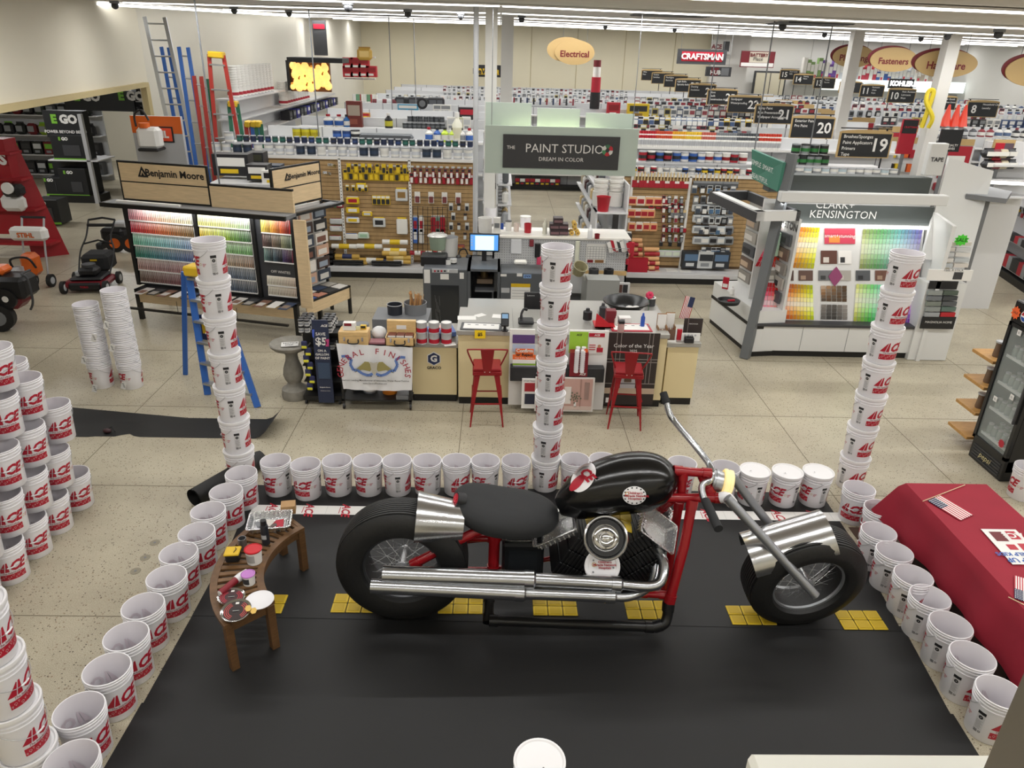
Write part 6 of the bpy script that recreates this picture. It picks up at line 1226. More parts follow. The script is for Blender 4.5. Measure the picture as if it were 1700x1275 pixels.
le(lambda b:(b.box(-.05,EW+.05,.05,.12,ZC-.02,ZC+.02,BFR),b.box(-.05,EW+.05,.10,.30,ZC-.01,ZC+.01,MGREY),b.box(EW,EW+.04,.05,.5,ZC-.02,ZC+.02,BFR)),'canopy')
for r in range(6):
 for c in range(3):
  le(lambda b:(b.cb(.06+c*EW/3.2,.06+(c+.85)*EW/3.2,.36,.38,.6+r*.21,.78+r*.21,['2B2B2D','C9A48E','3C4452','E3DDD6','4A3A35'][(r*2+c)%5]),b.cb(.09+c*EW/3.2,.09+(c+.6)*EW/3.2,.355,.36,.63+r*.21,.72+r*.21,['E6E1DA','7A5246','D8D4CE','99A5B5'][(r+c*3)%4])),'card_rack')
for i in range(8):b=MB();b.X=EX;b.cb(.06+(i%4)*EW/4.2,.06+(i%4+.85)*EW/4.2,.03+.23*(i//4),.22+.23*(i//4),.5,.508,['3F5FA8','C98A72','2B2B2D','D8D4CE','5C4A48','E6E1DA','33415C','A9A39A'][i]);b.X=Matrix();b.obj('brochure',label=f'colour brochure on the end wing table, {ORD[i]} counted from the front',cat='brochure',group='brochures on the end wing')
# clark+kensington chip wall
GP=mat('ck_grey','66696B',.45);GH=mat('ck_header','474D4C',.5);CKW=mat('ck_white','DADAD8',.45);CY0=10.5
t=thing('colour_display','white and grey clark kensington colour chip wall','display',(5.2,10.9,0));xL,xR=AZ(1250,592).x,AZ(1518,598).x
b=MB();b.box(xL,xR,CY0,CY0+.9,.1,.50,CKW);b.box(xL+.02,xR,CY0+.03,CY0+.9,0,.1,KICK);[b.box(xL+(xR-xL)*u-.003,xL+(xR-xL)*u+.003,CY0-.003,CY0,.1,.5,MGREY)for u in(.28,.56,.84)];b.obj('base_cabinet',t)
b=MB();b.box(xL-.02,xR+.02,CY0-.03,CY0+.25,.50,.545,DGREY,bev=.005);b.obj('ledge',t)
b=MB();P0,P1=AY(1237,590,CY0-.08),AY(1316,256,CY0+.35);b.bar((P0.x,CY0-.08,0),P1,.13,.13,GP);b.obj('post',t)
b=MB();P2,P3=AY(1520,600,CY0-.05),AY(1578,330,CY0-.05)
b.add([(P2.x-.02,CY0-.08,0),(P2.x+.04,CY0-.08,0),(P2.x+.04,CY0+.95,0),(P2.x-.02,CY0+.95,0),(P2.x-.02,CY0-.08,2.1),(P2.x+.04,CY0-.08,2.1),(P2.x+.04,CY0+.95,2.25),(P2.x-.02,CY0+.95,2.25)],[(0,1,5,4),(1,2,6,5),(2,3,7,6),(3,0,4,7),(4,5,6,7)],CKW);b.obj('side_panel',t)
BL,BR_,TR,TL=(AY(1250,533,10.66),AY(1518,538,10.66),AY(1535,373,11.05),AY(1285,368,11.05))
nrm_=(BR_-BL).cross(TL-BL).normalized()
def PT(px,py,off=0.0):
 d=_ray(px,py);tt=(BL-CC).dot(nrm_)/d.dot(nrm_);return CC+d*tt+nrm_*off
b=MB();b.quad(BL,BR_,TR,TL,CKW);b.quad(BL-nrm_*.03,TL-nrm_*.03,TR-nrm_*.03,BR_-nrm_*.03,CKW);b.box(xL,xR,11.1,11.14,.5,2.3,CKW);b.obj('board',t)
def cgrid(name,q,nx,ny,cf,gap=.12):
 b=MB();W=[PT(*c,.012)for c in q]
 for i in range(nx):
  for j in range(ny):
   u0,u1,v0,v1=i/nx,(i+1-gap)/nx,j/ny,(j+1-gap*.4)/ny;f=lambda u,v:W[0].lerp(W[1],u).lerp(W[3].lerp(W[2],u),v)
   b.cq(f(u0,v0),f(u1,v0),f(u1,v1)+nrm_*.006,f(u0,v1)+nrm_*.006,cf(i/(nx-1),j/max(1,ny-1)))
 return b.obj(name,t)
def rain(h0,h1,mid=.15):
 def f(u,v):a=abs(v-.55)*2;return hsv(h0+(h1-h0)*u,min(1,.12+a*.95),1-.45*max(0,a-.45)if a>.3 else 1)
 return f
cgrid('chip_rack',((1253,442),(1351,446),(1361,377),(1288,375)),16,8,rain(-.03,.17));cgrid('chip_rack',((1426,446),(1520,447),(1532,380),(1432,380)),17,8,lambda u,v:hsv(.2+.48*u,.12+.6*abs(v-.5),.9-.85*max(0,abs(v-.5)-.12)))
cgrid('chip_rack',((1252,528),(1351,531),(1349,473),(1262,468)),17,8,lambda u,v:rain(-.07,.18)(u,1-v));cgrid('chip_rack',((1416,533),(1517,537),(1522,474),(1421,471)),17,8,lambda u,v:hsv(.18+.62*u,.1+.85*abs(v-.6),.95-.7*max(0,abs(v-.6)-.25)))
cgrid('stain_rack',((1363,500),(1406,501),(1406,474),(1362,474)),5,5,lambda u,v:hsv(.08,.25+.25*math.sin(u*5+v*3)**2,.35+.4*(1-u)*v));cgrid('stain_rack',((1362,530),(1407,531),(1407,506),(1363,505)),5,4,lambda u,v:hsv(.08,.08,.2+.5*abs(u-.4)+.1*v))
def card(px0,py0,px1,py1,c1,c2,nm='poster_card',txt=None):
 b=MB();f=lambda x,y,o:PT(x,y,o);b.cq(f(px0,py1,.014),f(px1,py1,.014),f(px1,py0,.014),f(px0,py0,.014),c1);xm=(px0+px1)/2;ym=(py0+py1)/2
 b.cq(f(px0+(px1-px0)*.15,py1-2,.016),f(xm,py1-2,.016),f(xm,ym,.016),f(px0+(px1-px0)*.15,ym,.016),c2)
 if txt:b.text(txt,.075,PAPER,frame(f(xm,ym,.02),(1,0,0),(TL-BL)),bold=.0)
 b.obj(nm,t)
card(1368,379,1419,405,'C23A52','D9863A',txt='smart+stunning');card(1362,416,1389,438,'5A3428','CFC8C0');card(1391,416,1413,438,'E9E7E3','2B2B2D')
for k,px in enumerate((1272,1293,1325,1358,1388,1420,1452,1485)):card(px,449,px+24,466,['8A857E','4A2F28','5B4238','6B6C6E','A9A49C','4F5256','6A4536','7D7468'][k],['C9C4BC','232326','A08670','2F3032'][k%4])
b=MB();b.prism([(.11*math.cos(k*PI/4)*(1 if k%2==0 else.7),.15*math.sin(k*PI/4)*(1 if k%2==0 else.8))for k in range(8)],0,.004,mat('plum','8A3A66',.5),frame(PT(1386,459,.02),(1,0,0),(TL-BL)));b.obj('plum_badge',t)
b=MB();hz0,hz1=AY(1400,374,10.98).z,AY(1400,341,10.98).z;b.box(xL+.15,xR,10.98,11.02,hz0+.02,hz1,GH);b.text('CLARK+',.16,CKW,FR(AY(1385,350,10.97).x,10.972,hz1-.0));b.text('KENSINGTON',.16,CKW,FR(AY(1400,356,10.97).x,10.972,AY(1400,357,10.97).z));b.box(xL+.15,xR,10.90,10.98,hz0-.02,hz0+.01,mat('tube_glow','FFFDF8',.5,emit=2.0));b.obj('header',t)
b=MB();r=pbox(b,1296,322,1576,339,CY0+.1,.14,CKW,.01);b.box(r[0],r[1],CY0+.65,CY0+.9,r[2]+.05,r[3]+.16,GH);b.obj('canopy',t)
LT=bpy.data.lights.new('strip','AREA');LT.shape='RECTANGLE';LT.size=2.2;LT.size_y=.05;LT.energy=3.5;lo=bpy.data.objects.new('strip_light',LT);COL.objects.link(lo);lo.parent=t;lo.location=(0,-.22,r[2]-.03);lo.rotation_euler=(math.radians(30),0,0)
b=MB();a_,c_=AY(1283,274,10.6),AY(1306,305,10.7);G1=mat('ck_green','3F7A68',.5);q=[AY(1248,248,11.7),AY(1300,270,10.75),AY(1290,318,10.75),AY(1248,296,11.7)];b.add(q+[p+V((.05,.02,0))for p in q],[(3,2,1,0),(4,5,6,7),(0,1,5,4),(1,2,6,5),(2,3,7,6),(3,0,4,7)],G1)
xx=(q[1]-q[0]).normalized();fz=frame(q[0].lerp(q[2],.5)+xx.cross(V((0,0,1)))*.0,xx,(0,0,1));nn=xx.cross(V((0,0,1)));
b.text('SIMPLE. SMART.',.10,CKW,fz@Matrix.Translation((0,.05,.04)));b.text('BEAUTIFUL.',.10,CKW,fz@Matrix.Translation((0,-.13,.04)));b.obj('green_sign',t)
w3=thing('display_wing','white angled end of the chip wall with photo cards and a black pan','display',(3.6,11.2,0));g0,g1=AZ(1243,592),AZ(1176,535);gx_=(g0-g1);GW=gx_.length;gx_.normalize();GXM=frame((g1.x,g1.y,0),gx_,V((-gx_.y,gx_.x,0)))
def lw(fn,name):b=MB();b.X=GXM;fn(b);b.X=Matrix();return b.obj(name,w3)
lw(lambda b:(b.box(0,GW,.02,.5,0,.08,KICK),b.box(0,GW,0,.5,.08,.45,CKW),b.box(-.01,GW,-.01,.5,.45,.50,KICK),b.box(0,GW,0,.5,.50,.74,CKW)),'base');lw(lambda b:b.box(.0,GW,.42,.46,.74,2.12,CKW),'panel');lw(lambda b:(b.box(-.1,GW,-.25,-.13,2.10,2.24,CKW),b.box(-.12,0,-.25,.42,2.10,2.24,DGREY),b.box(GW-.1,GW,-.25,.42,2.1,2.24,CKW),b.box(-.1,GW,.36,.42,2.1,2.24,DGREY),b.box(-.1,GW,-.26,-.24,2.08,2.22,DGREY),b.text('KENSINGTON',.15,BLACK,frame((GW*.7,.412,1.98),(1,0,0),(0,0,1)),bold=.02)),'canopy')
for r in range(5):
 for c in range(3):lw(lambda b:(b.cb(.08+c*GW/3.1,.08+(c+.8)*GW/3.1,.37,.40,.82+r*.22,.99+r*.22,['8A857E','6B5A4E','4F5256','A9A49C'][(r+c*3)%4]),b.cb(.11+c*GW/3.1,.11+(c+.5)*GW/3.1,.365,.37,.85+r*.22,.93+r*.22,['D9D4CC','2F3032','C0A890'][(r*2+c)%3])),'photo_card')
lw(lambda b:(b.cb(GW*.62,GW*.80,.30,.36,1.5,1.85,'B9D9C0'),b.cb(GW*.64,GW*.78,.294,.30,1.55,1.7,'4A9A7A')),'notice')
q=AZ(1209,503,.745);b=MB();b.lathe([(0,.01),(.13,.012),(.16,.05),(.175,.05),(.16,0),(0,0)],BLACK,c=(q.x,q.y,.745),n=28);b.cyl((q.x-.02,q.y-.02,.79),(q.x+.09,q.y,.79),.018,RED,n=10);b.obj('frying_pan',label='round black pan with a red tube on the chip wall end',cat='pan')
bottle(1215,488,.745,.04,.13,PAPER,'small white bottle behind the black pan',cat='bottle');sbox('booklet','red and white booklet leaning behind the black pan','booklet',1203,480,.745,.1,.02,.2,RED,rot=-.6,extra=lambda b:b.box(-.04,.04,-.002,0,.03,.09,PAPER))
t=thing('swatch_rack','tall white rack of peel and stick swatches on the far end of the chip wall','rack',(6.9,10.6,0));y_=10.45;b=MB();r=pbox(b,1523,470,1588,598,y_,.3,CKW);b.obj('base',t)
b=MB();q=[AY(1530,430,10.7),AY(1608,438,10.7),AY(1650,284,11.3),AY(1576,262,11.3)];b.add(q+[p+V((0,.05,0))for p in q],[(0,1,2,3),(7,6,5,4),(0,4,5,1),(1,5,6,2),(2,6,7,3),(3,7,4,0)],CKW);b.obj('panel',t)
b=MB();r=pbox(b,1541,238,1570,292,11.2,.12,CKW,.01);b.text('TAPE',.085,BLACK,FR((r[0]+r[1])/2,11.19,(r[2]+r[3])/2),bold=.02);b.obj('tape_sign',t)
b=MB();pbox(b,1540,448,1614,466,y_-.05,.02,PAPER);r=pbox(b,1583,452,1598,464,y_-.055,.006,DGREY);b.text('PEEL & STICK',.05,DGREY,FR(r[0]-.02,y_-.06,r[3]+.03));b.obj('peel_sign',t);b=MB();pbox(b,1543,467,1590,480,y_-.03,.02,BLACK);r=pbox(b,1530,526,1585,546,y_-.06,.02,BLACK);b.text('MAGNOLIA HOME',.05,PAPER,FR((r[0]+r[1])/2,y_-.064,(r[2]+r[3])/2+.01));b.obj('black_sign',t)
b=MB();q=AY(1595,398,10.6);b.prism([(x*1.5,y*1.2)for x,y in st_],0,.004,mat('neon_green','4CD137',.5),FR(q.x,10.58,q.z));b.text('SALE',.08,BLACK,FR(q.x,10.572,q.z));b.obj('green_burst',t)
SWC=['8C918E','4E5A50','6E7276','3E4144','7A8078','55585B','8A8F8D','5B6E66','9A9DA0','B0202A']
for k in range(5):
 for j in range(2):
  b=MB();px,py=1541+j*26-k*1.3,483+k*9;n0=len(b.f);pbox(b,px,py,px+24,py+7,y_-.06-.01*(k%2),.04,STOCK);b.col(n0,hexc(SWC[(k*2+j)%10]));b.obj('swatch',t);b=MB();n0=0;pbox(b,px+22,py-81,px+46,py-75,10.62,.05,STOCK);b.col(0,hexc(['D9D2C9','CFC8C0','C9C9C9','DCD8D2','BFC3C4'][(k+j)%5]));b.obj('swatch',t)
t=thing('canopy_shelf','white lit canopy of the hat display beyond the tape sign','canopy',(8.2,11.5,2));b=MB();q=[AY(1604,322,11.1),AY(1672,330,10.9),AY(1680,318,11.5),AY(1610,302,12.0)];b.add(q+[p+V((0,0,-.07))for p in q],[(0,1,2,3),(7,6,5,4),(0,4,5,1),(1,5,6,2),(2,6,7,3),(3,7,4,0)],MGREY);b.obj('shelf',t);b=MB();b.bar(q[3]+V((.05,-.1,.02)),q[3]+V((.75,-.2,.02)),.08,.04,mat('tube_glow','FFFDF8',.5,emit=2.0));b.obj('tube',t)
b=MB();P0=q[1]+V((-.1,.3,-.07));b.box(P0.x,P0.x+.06,P0.y,P0.y+.06,0,P0.z,MGREY);b.obj('post',t)
# small goods: shared meshes, one object each
_PM={};XMAX=99
def prod(kind,w,h,d,c1,c2='E6E4E0',c3='2A2A2C'):
 k=(kind,round(w,3),round(h,3),round(d,3),c1,c2,c3)
 if k in _PM:return _PM[k]
 b=MB();n=0
 def L(prof,c,n_=12):n0=len(b.f);b.lathe(prof,STOCK,n=n_);b.col(n0,hexc(c))
 if kind=='box':b.cb(-w/2,w/2,0,d,0,h,c1);b.cb(-w*.4,w*.4,-.003,0,h*.45,h*.85,c2);b.cb(-w*.3,w*.2,-.004,0,h*.12,h*.32,c3)
 elif kind=='pack':
  b.cb(-w/2,w/2,0,.008,0,h,c1);b.cb(-w*.36,w*.36,-d,0,h*.08,h*.6,c2,.004);b.cb(-w*.4,w*.4,-.004,0,h*.7,h*.93,c3);b.cb(-.004,.004,-.01,.08,h*.94,h*.97,'A9A9A9')
 elif kind=='can':r=w/2;L([(0,0),(r,0),(r,h*.1)],'B5B6B8');L([(r*1.01,h*.1),(r*1.01,h*.88)],c1);L([(r*1.02,h*.3),(r*1.02,h*.62)],c2);L([(r,h*.88),(r*1.03,h*.92),(r*1.02,h),(r*.9,h),(r*.85,h*.97),(0,h*.97)],c3)
 elif kind=='spray':r=w/2;L([(0,0),(r,0),(r,h*.7),(r*.8,h*.76)],c2);L([(r*1.02,h*.2),(r*1.02,h*.6)],'B5B6B8');L([(r*.82,h*.72),(r*.8,h),(0,h)],c1)
 elif kind=='bottle':r=w/2;L([(0,0),(r,0),(r,h*.6),(r*.4,h*.78),(r*.35,h*.85)],c1);L([(r*1.02,h*.15),(r*1.02,h*.5)],c2);L([(r*.45,h*.84),(r*.45,h),(0,h)],c3)
 elif kind=='roll':n0=0;b.cyl((-w/2,0,h/2),(w/2,0,h/2),h/2,STOCK,n=12);b.col(0,hexc(c1));n0=len(b.f);b.cyl((-w*.2,0,h/2),(w*.2,0,h/2),h/2*1.04,STOCK,n=12);b.col(n0,hexc(c2));n0=len(b.f);b.cyl((-w/2-.004,0,h/2),(w/2+.004,0,h/2),h*.25,STOCK,n=10);b.col(n0,hexc(c3))
 elif kind=='tool':b.cb(-w*.12,w*.12,-.012,.012,h*.4,h,c1,.004);b.cb(-w/2,w/2,-.012,.012,0,h*.45,c2,.004);b.cb(-w/2,w/2,-.014,.014,h*.30,h*.45,c3)
 elif kind=='rim':r=w/2;L([(r*.88,0),(r*.92,h*.55),(r,h*.6),(r,h*.95),(r*.9,h),(r*.88,h*.5)],c1,14)
 elif kind=='bag':b.cb(-w/2,w/2,-d/2,d/2,0,h*.9,c1,min(w,d)*.3);b.cb(-w*.4,w*.4,-.003,0,h*.85,h,c2);b.cb(-w*.32,w*.32,-d/2-.003,-d/2,h*.25,h*.7,c3)
 me=b.mesh(kind);_PM[k]=me;return me
def put(name,me,loc,label,cat,group=None,rz=0.0):
 o=bpy.data.objects.new(name,me);COL.objects.link(o);o.location=loc;o.rotation_euler=(0,0,rz);return tag(o,label,cat,group)
def row(name,cat,label,kind,px0,px1,py,Y,n,w,h,d,pals,wob=0.0,z=None,rz=0.0):
 """n goods in a row between two sight lines at depth Y, standing at height z (or where the sight line says)"""
 a,c=AY(px0,py,Y),AY(px1,py,Y);c.x=min(c.x,XMAX);zz=(a.z+c.z)/2 if z is None else z
 for i in range(n):
  u=(i+.5)/n;p=pals[(i*7+i//3)%len(pals)]if len(pals)>1 else pals[0]
  put(name,prod(kind,w,h,d,*p),(a.x+(c.x-a.x)*u+random.uniform(-wob,wob)*.3,Y+random.uniform(0,wob),zz),label,cat,label,rz+random.uniform(-wob,wob))
 return zz
SLAT=mat('slatwall','AB8C60',.55,noise=.12,nscale=4,stretch=(4,1,1));SLATD=mat('slat_groove','6A5032',.7);YS=14.3
def slatwall(x0,x1,zt,label):
 t=thing('slatwall_fixture',label,'slatwall',((x0+x1)/2,YS,0));b=MB();z=.28
 b.box(x0,x1,YS+.43,YS+.46,.2,zt,SLATD)
 while z<zt-.02:b.box(x0,x1,YS+.40,YS+.43,z,min(z+.072,zt),SLAT);z+=.08
 b.obj('slat_panel',t);b=MB();b.box(x0,x1,YS+.02,YS+.43,.10,.22,WSHELF);b.box(x0,x1,YS,YS+.03,.12,.2,WSHELF);b.box(x0,x1,YS+.01,YS+.2,0,.11,KICK);b.obj('base_deck',t)
 b=MB();b.box(x0,x1,YS+.38,YS+1.35,zt,zt+.03,WSHELF);b.box(x0,x1,YS+.36,YS+.39,zt-.02,zt+.035,PAPER);b.box(x0,x1,YS+1.3,YS+1.35,0,zt,WSHELF);b.box(x0,x1,YS+.86,YS+1.3,zt+.17,zt+.19,WSHELF);b.obj('top_shelf',t);return t
ZL,ZR=2.25,2.07
tl=slatwall(-5.45,-.42,ZL,'brown slatwall fixture behind the tinting machines with roller covers');tr=slatwall(2.45,7.75,ZR,'brown slatwall fixture with red and peach brush packs')
for px in(569,682):p=AY(px,350,YS+.38);b=MB();b.box(p.x-.025,p.x+.025,YS+.36,YS+.40,.2,ZL,PAPER);[b.box(p.x-.008,p.x+.008,YS+.355,YS+.36,z,z+.02,DGREY)for z in[.3+.06*k for k in range(32)]];b.obj('slotted_post',tl)
for px in(1045,1140):p=AY(px,350,YS+.38);b=MB();b.box(p.x-.025,p.x+.025,YS+.36,YS+.40,.2,ZR,PAPER);b.obj('slotted_post',tr)
random.seed(5);YW=YS+.34
YK,RDK,WK,BKK,PCH,GYK,CLR,GRN='DDBB22','A5182A','E4E2DC','232326','E2AC7C','8A8D90','C9CBCB','5E8A5C'
R=row
R('scraper_pack','scraper pack','yellow carded scraper hanging high on the slatwall','pack',570,680,300,YW,13,.09,.2,.02,[(YK,YK,BKK),(YK,BKK,YK)],.01)
R('scraper_pack','scraper pack','yellow carded scraper in the middle of the slatwall','pack',618,648,340,YW,4,.09,.18,.02,[(YK,BKK,WK)],.01)
R('brush_pack','brush pack','red carded tool high on the slatwall near the white column','pack',680,786,306,YW,14,.07,.2,.02,[(RDK,WK,BKK),(RDK,RDK,WK)],.01)
R('cover_pack','cover pack','carded pad pack under the red carded tools','pack',682,772,338,YW,4,.11,.22,.03,[(WK,DRED and '7A3A3A',WK)],.01)
R('peg_hook','hook','empty clear scan hook high on the left slatwall','box',572,786,278,YW,22,.06,.035,.02,[(CLR,CLR,CLR)],.004)
for(px,py,w,h,c,nm)in((586,335,.26,.15,(YK,WK,RDK),'yellow and red packed roller'),(586,350,.26,.13,(YK,BKK,WK),'yellow and black packed roller'),(586,366,.26,.12,(WK,'3F6AB8',YK),'blue and yellow packed roller'),(630,373,.25,.2,(CLR,YK,BKK),'clear pack of yellow and black covers'),(668,385,.22,.34,(WK,YK,WK),'tall white pack of covers'),(610,355,.2,.1,(YK,WK,CLR),'small yellow pack of covers'),(558,368,.24,.12,(CLR,'8E3A42',CLR),'red packed sleeve'),(558,380,.24,.12,(CLR,'8E3A42',WK),'red and white packed sleeve'),(557,395,.24,.10,(CLR,RDK,WK),'small red packed sleeve'),(584,393,.26,.12,(WK,'4A78B8',WK),'blue and white packed sleeve'),(604,392,.22,.13,('C9D8C9',WK,'9ABFA0'),'pale green packed sleeve'),(667,330,.24,.26,(CLR,YK,'8A6A3A'),'yellow tray kit pack'),(600,312,.2,.16,(YK,BKK,WK),'yellow and black edger pack')):
 put('roller_pack',prod('bag',w,h,.05,*c),AY(px,py+4,YW),f'{nm} on the slatwall behind the desk','roller pack')
for px,py in((544,290),(552,277)):p=AY(px,py,YW-.05);b=MB();[b.cyl(p+V((.03*(k%3),0,.025*(k//3))),p+V((.03*(k%3)-.06,-.1,.04+.025*(k//3))),.016,CHROME,n=8)for k in range(6)];b.obj('roller_bundle',label=f'bunch of metal roller frames {"low" if px == 544 else "high"} at the outer end of the slatwall',cat='roller frame')
for k,(px,py,w_,c)in enumerate(((572,413,.5,(WK,YK,'27305A')),(614,413,.5,(WK,YK,WK)),(656,406,.5,(WK,YK,CLR)),(656,420,.45,(WK,YK,'27305A')))):put('roller_pack',prod('roll',w_,.10,.1,*c),AY(px,py,YS+.2),f'long roller cover on the wire shelf of the slatwall, {ORD[k]} from the outer end','roller cover')
for k,(px,py)in enumerate(((577,428),(577,434),(617,434),(640,436),(662,430),(662,436),(590,437),(655,423))):put('roller_pack',prod('roll',.48,.10,.1,'C9A24A',['27305A','D8BE7A',WK][k%3],'D8BE7A'),AY(px,py+2,YS+.15),f'golden roller cover above the black trays, {ORD[k]} of them','roller cover')
for k,px in enumerate((580,643)):b=MB();p=AY(px,452,YS+.12);S=b.X;b.X=Matrix.Translation((p.x,YS+.05,.25));[b.box(-.3,.3,0,.32,z,z+.04,BLACK,bev=.01)for z in(0,.045)];b.X=S;b.obj('paint_tray',label=f'stack of black paint trays on the slatwall base, {["further from", "nearer"][k]} the machines',cat='tray')
for k in range(6):p=AY(543,458-k*7.5,YS+.1);b=MB();b.box(p.x-.12,p.x+.12,YS+.06,YS+.36,p.z,p.z+.05,BKK and BLACK,bev=.01);b.obj('liner_pack',label=f'black tray liner stacked beside the colour display, {ORD[k]} up',cat='liner',group='tray liner stack')
for(px,c)in((690,'3F6AB8'),(700,WK),(720,RDK),(727,'6E8A78'),(735,RDK)):
 for q in range(2):put('roll_pack',prod('bag',.1,.34,.06,c,WK,RDK if q else WK),AY(px,396-q*18+8,YW),f'tall film pack in the black wire rack, {["lower", "upper"][q]} one, near {px - 680} cm along'.replace(f', near {px - 680} cm along',{690:', outermost',700:', second',720:', third',727:', fourth',735:', innermost'}[px]),'film pack')
p0=AY(684,345,YS+.2);p1=AY(742,345,YS+.2);t=thing('wire_rack','black wire rack of film packs on the slatwall','rack',((p0.x+p1.x)/2,YS+.2,.5));b=MB()
for k in range(8):x=p0.x+(p1.x-p0.x)*k/7;b.tube([(x,YS+.36,p0.z),(x,YS+.2,p0.z-.5),(x,YS+.15,.5)],.006,BLACK,n=5)
for k in range(7):z=.5+k*.18;b.tube([(p0.x,YS+.17,z),(p1.x,YS+.17,z)],.005,BLACK,n=5)
b.obj('wires',t)
R('small_pack','pack','red banded roll pack low in the black wire rack','roll',684,740,424,YS+.2,3,.3,.09,.08,[(RDK,WK,RDK),('6E8A78',WK,RDK)],.01);R('spare_pack','pack','purple and red boxed blade pack by the column','box',738,770,412,YW,3,.16,.07,.05,[('7A4A52','B05A3A','D8A03A')],.01)
R('paint_brush','paint brush','paint brush in a red sleeve in the upper row of the slatwall','tool',1050,1142,312,YW,17,.09,.30,.03,[('D8BE8A',RDK,'A5182A'),('D8BE8A',RDK,WK)],.02)
R('paint_brush','paint brush','grey sleeved paint brush on the slatwall beside the chip wall','tool',1150,1225,312,YW,12,.08,.28,.03,[('D8BE8A','55585C','8A8D90')],.02)
R('peg_hook','hook','empty clear scan hook high on the far slatwall','box',1048,1500,293,YW,40,.06,.035,.02,[(CLR,CLR,CLR)],.004)
for j,(py,n,px1)in enumerate(((342,5,1112),(362,4,1085),(384,4,1090))):R('roller_pack','roller pack',f'peach roller cover pack in the {ORD[j]} row of the far slatwall','bag',1042,px1,py,YW,n,.2-.02*j,.19,.06,[(PCH,WK,RDK),('E4D6C4',WK,RDK)],.01)
R('paint_brush','paint brush','white handled brush in the four pack on the far slatwall','tool',1112,1138,362,YW,5,.06,.36,.03,[(WK,GYK,'D8BE8A')],.01);R('pad_pack','pad pack','red pad pack beside the brushes on the far slatwall','bag',1075,1135,347,YW,5,.1,.14,.04,[(RDK,WK,BKK)],.01);R('pad_pack','pad pack','small red pad pack low on the far slatwall','bag',1105,1138,386,YW,4,.12,.1,.04,[(RDK,WK,RDK)],.01);R('hand_tool','tool','small black tool hanging on the far slatwall','tool',1090,1135,409,YW,3,.07,.26,.03,[(BKK,BKK,GYK)],.02)
for c_,(px,n,cc)in enumerate(((1053,9,'E2AC7C'),(1081,7,'E8B47E'))):
 for k in range(n):put('roller_cover',prod('roll',.30,.085,.08,cc if(k+c_)%3 else 'B0302E',RDK if k%2 else cc,'F0D0A8'),AY(px+(k%2),463-k*7.6,YS+.18),f'peach roller cover in the {["first", "second"][c_]} tall stack on the deck, {ORD[k]} up','roller cover','peach roller covers in the tall stacks')
b=MB();p=AY(1056,462,YS+.1);b.box(p.x-.2,p.x+.2,YS+.04,YS+.16,.2,.5,RED);b.obj('cover_bin',label='red bin at the foot of the peach roller covers',cat='bin')
R('glove_pack','glove pack','clear pack with green label low on the far slatwall','bag',1090,1128,427,YW,3,.2,.16,.05,[(CLR,GRN,'D8E2D0')],.01);R('tray_pack','tray','white tray stack on the far slatwall deck','box',1105,1190,462,YS+.1,4,.26,.06,.25,[(WK,CLR,GYK)],.02);R('tray_pack','tray','upper white tray on the far slatwall deck','box',1105,1150,456,YS+.12,2,.24,.06,.22,[(WK,CLR,GYK)],.02)
for j in range(4):R('roller_pack','roller pack',f'grey and black tool pack beside the chip wall, {ORD[j]} row','bag',1150,1215,352+j*18,YW-.02*j,5,.2,.17,.06,[(CLR,'3A4452',GYK),('B9C0C6',BKK,WK),(GYK,CLR,BKK)],.02)
R('tool_tub','tub','black and blue boxed kit on the white rack beside the chip wall','box',1133,1208,446,YS+.2,3,.34,.34,.15,[('2E3238','5E7A9A',CLR),(CLR,'2E3238',GYK)],.02)
R('scraper_pack','scraper pack','yellow carded scraper in the second staggered row','pack',574,678,288,YW-.05,9,.08,.18,.02,[(YK,BKK,YK),(YK,YK,BKK)],.02);R('brush_pack','brush pack','red carded tool in the staggered row by the white column','pack',684,784,296,YW-.05,10,.06,.18,.02,[('8E2A34',WK,BKK)],.02)
for j in range(7):R('carded_tool','carded tool',f'small grey or blue carded tool right beside the chip wall, {ORD[j]} row',['pack','bag'][j%2],1146+3*j,1222-2*j,322+j*17,YW-.06,6,.11,.16,.03,[(GYK,'3A4452',WK),(BKK,CLR,GYK),(CLR,'4A6A8A',BKK),('55585C',WK,BKK)],.03)
for j in range(5):R('carded_tool','carded tool',f'small red or black hung tool between the brush packs, {ORD[j]} row','pack',1096,1136,338+j*16,YW-.05,4,.07,.15,.03,[('8E2A34',WK,BKK),(BKK,GYK,WK),(CLR,'8E2A34',WK)],.02)
for j in range(4):R('carded_tool','carded tool',f'clear carded sleeve between the wire rack and the column, {ORD[j]} row','pack',742,782,350+j*16,YW-.03,3-j%2,.08,.15,.03,[(CLR,BKK,WK),('8A6A4A',CLR,BKK)],.02)
R('carded_tool','carded tool','yellow carded blade pack at the middle left of the slatwall','pack',572,612,318,YW-.03,4,.07,.13,.02,[(YK,BKK,WK)],.02);R('carded_tool','carded tool','red carded sponge pack beside the colour display wing','bag',545,568,345,YW,3,.14,.14,.04,[('8E2A34',CLR,WK),(GRN,CLR,WK)],.02)
R('paint_can','paint can','large white-labelled can on top of the slatwall fixture','can',352,786,263,YS+.52,25,.165,.19,.16,[(WK,'C9CCD0','A9ABAF'),(WK,'D8D6D0','A9ABAF'),('26303E','2A3A52','A9ABAF'),(WK,'CDD0D6','A9ABAF')],.02,z=ZL+.03)
R('paint_can','paint can','dark green or navy quart can on the upper tier','can',392,786,240,YS+.98,33,.11,.13,.11,[('1F4A42','2A6A5E','A9ABAF')]*1+[('1E2A4A','31487A','A9ABAF'),('1E2A4A','1E2A4A','A9ABAF'),('2A2A2E','1E2A4A','A9ABAF')],.02,z=ZL+.19)
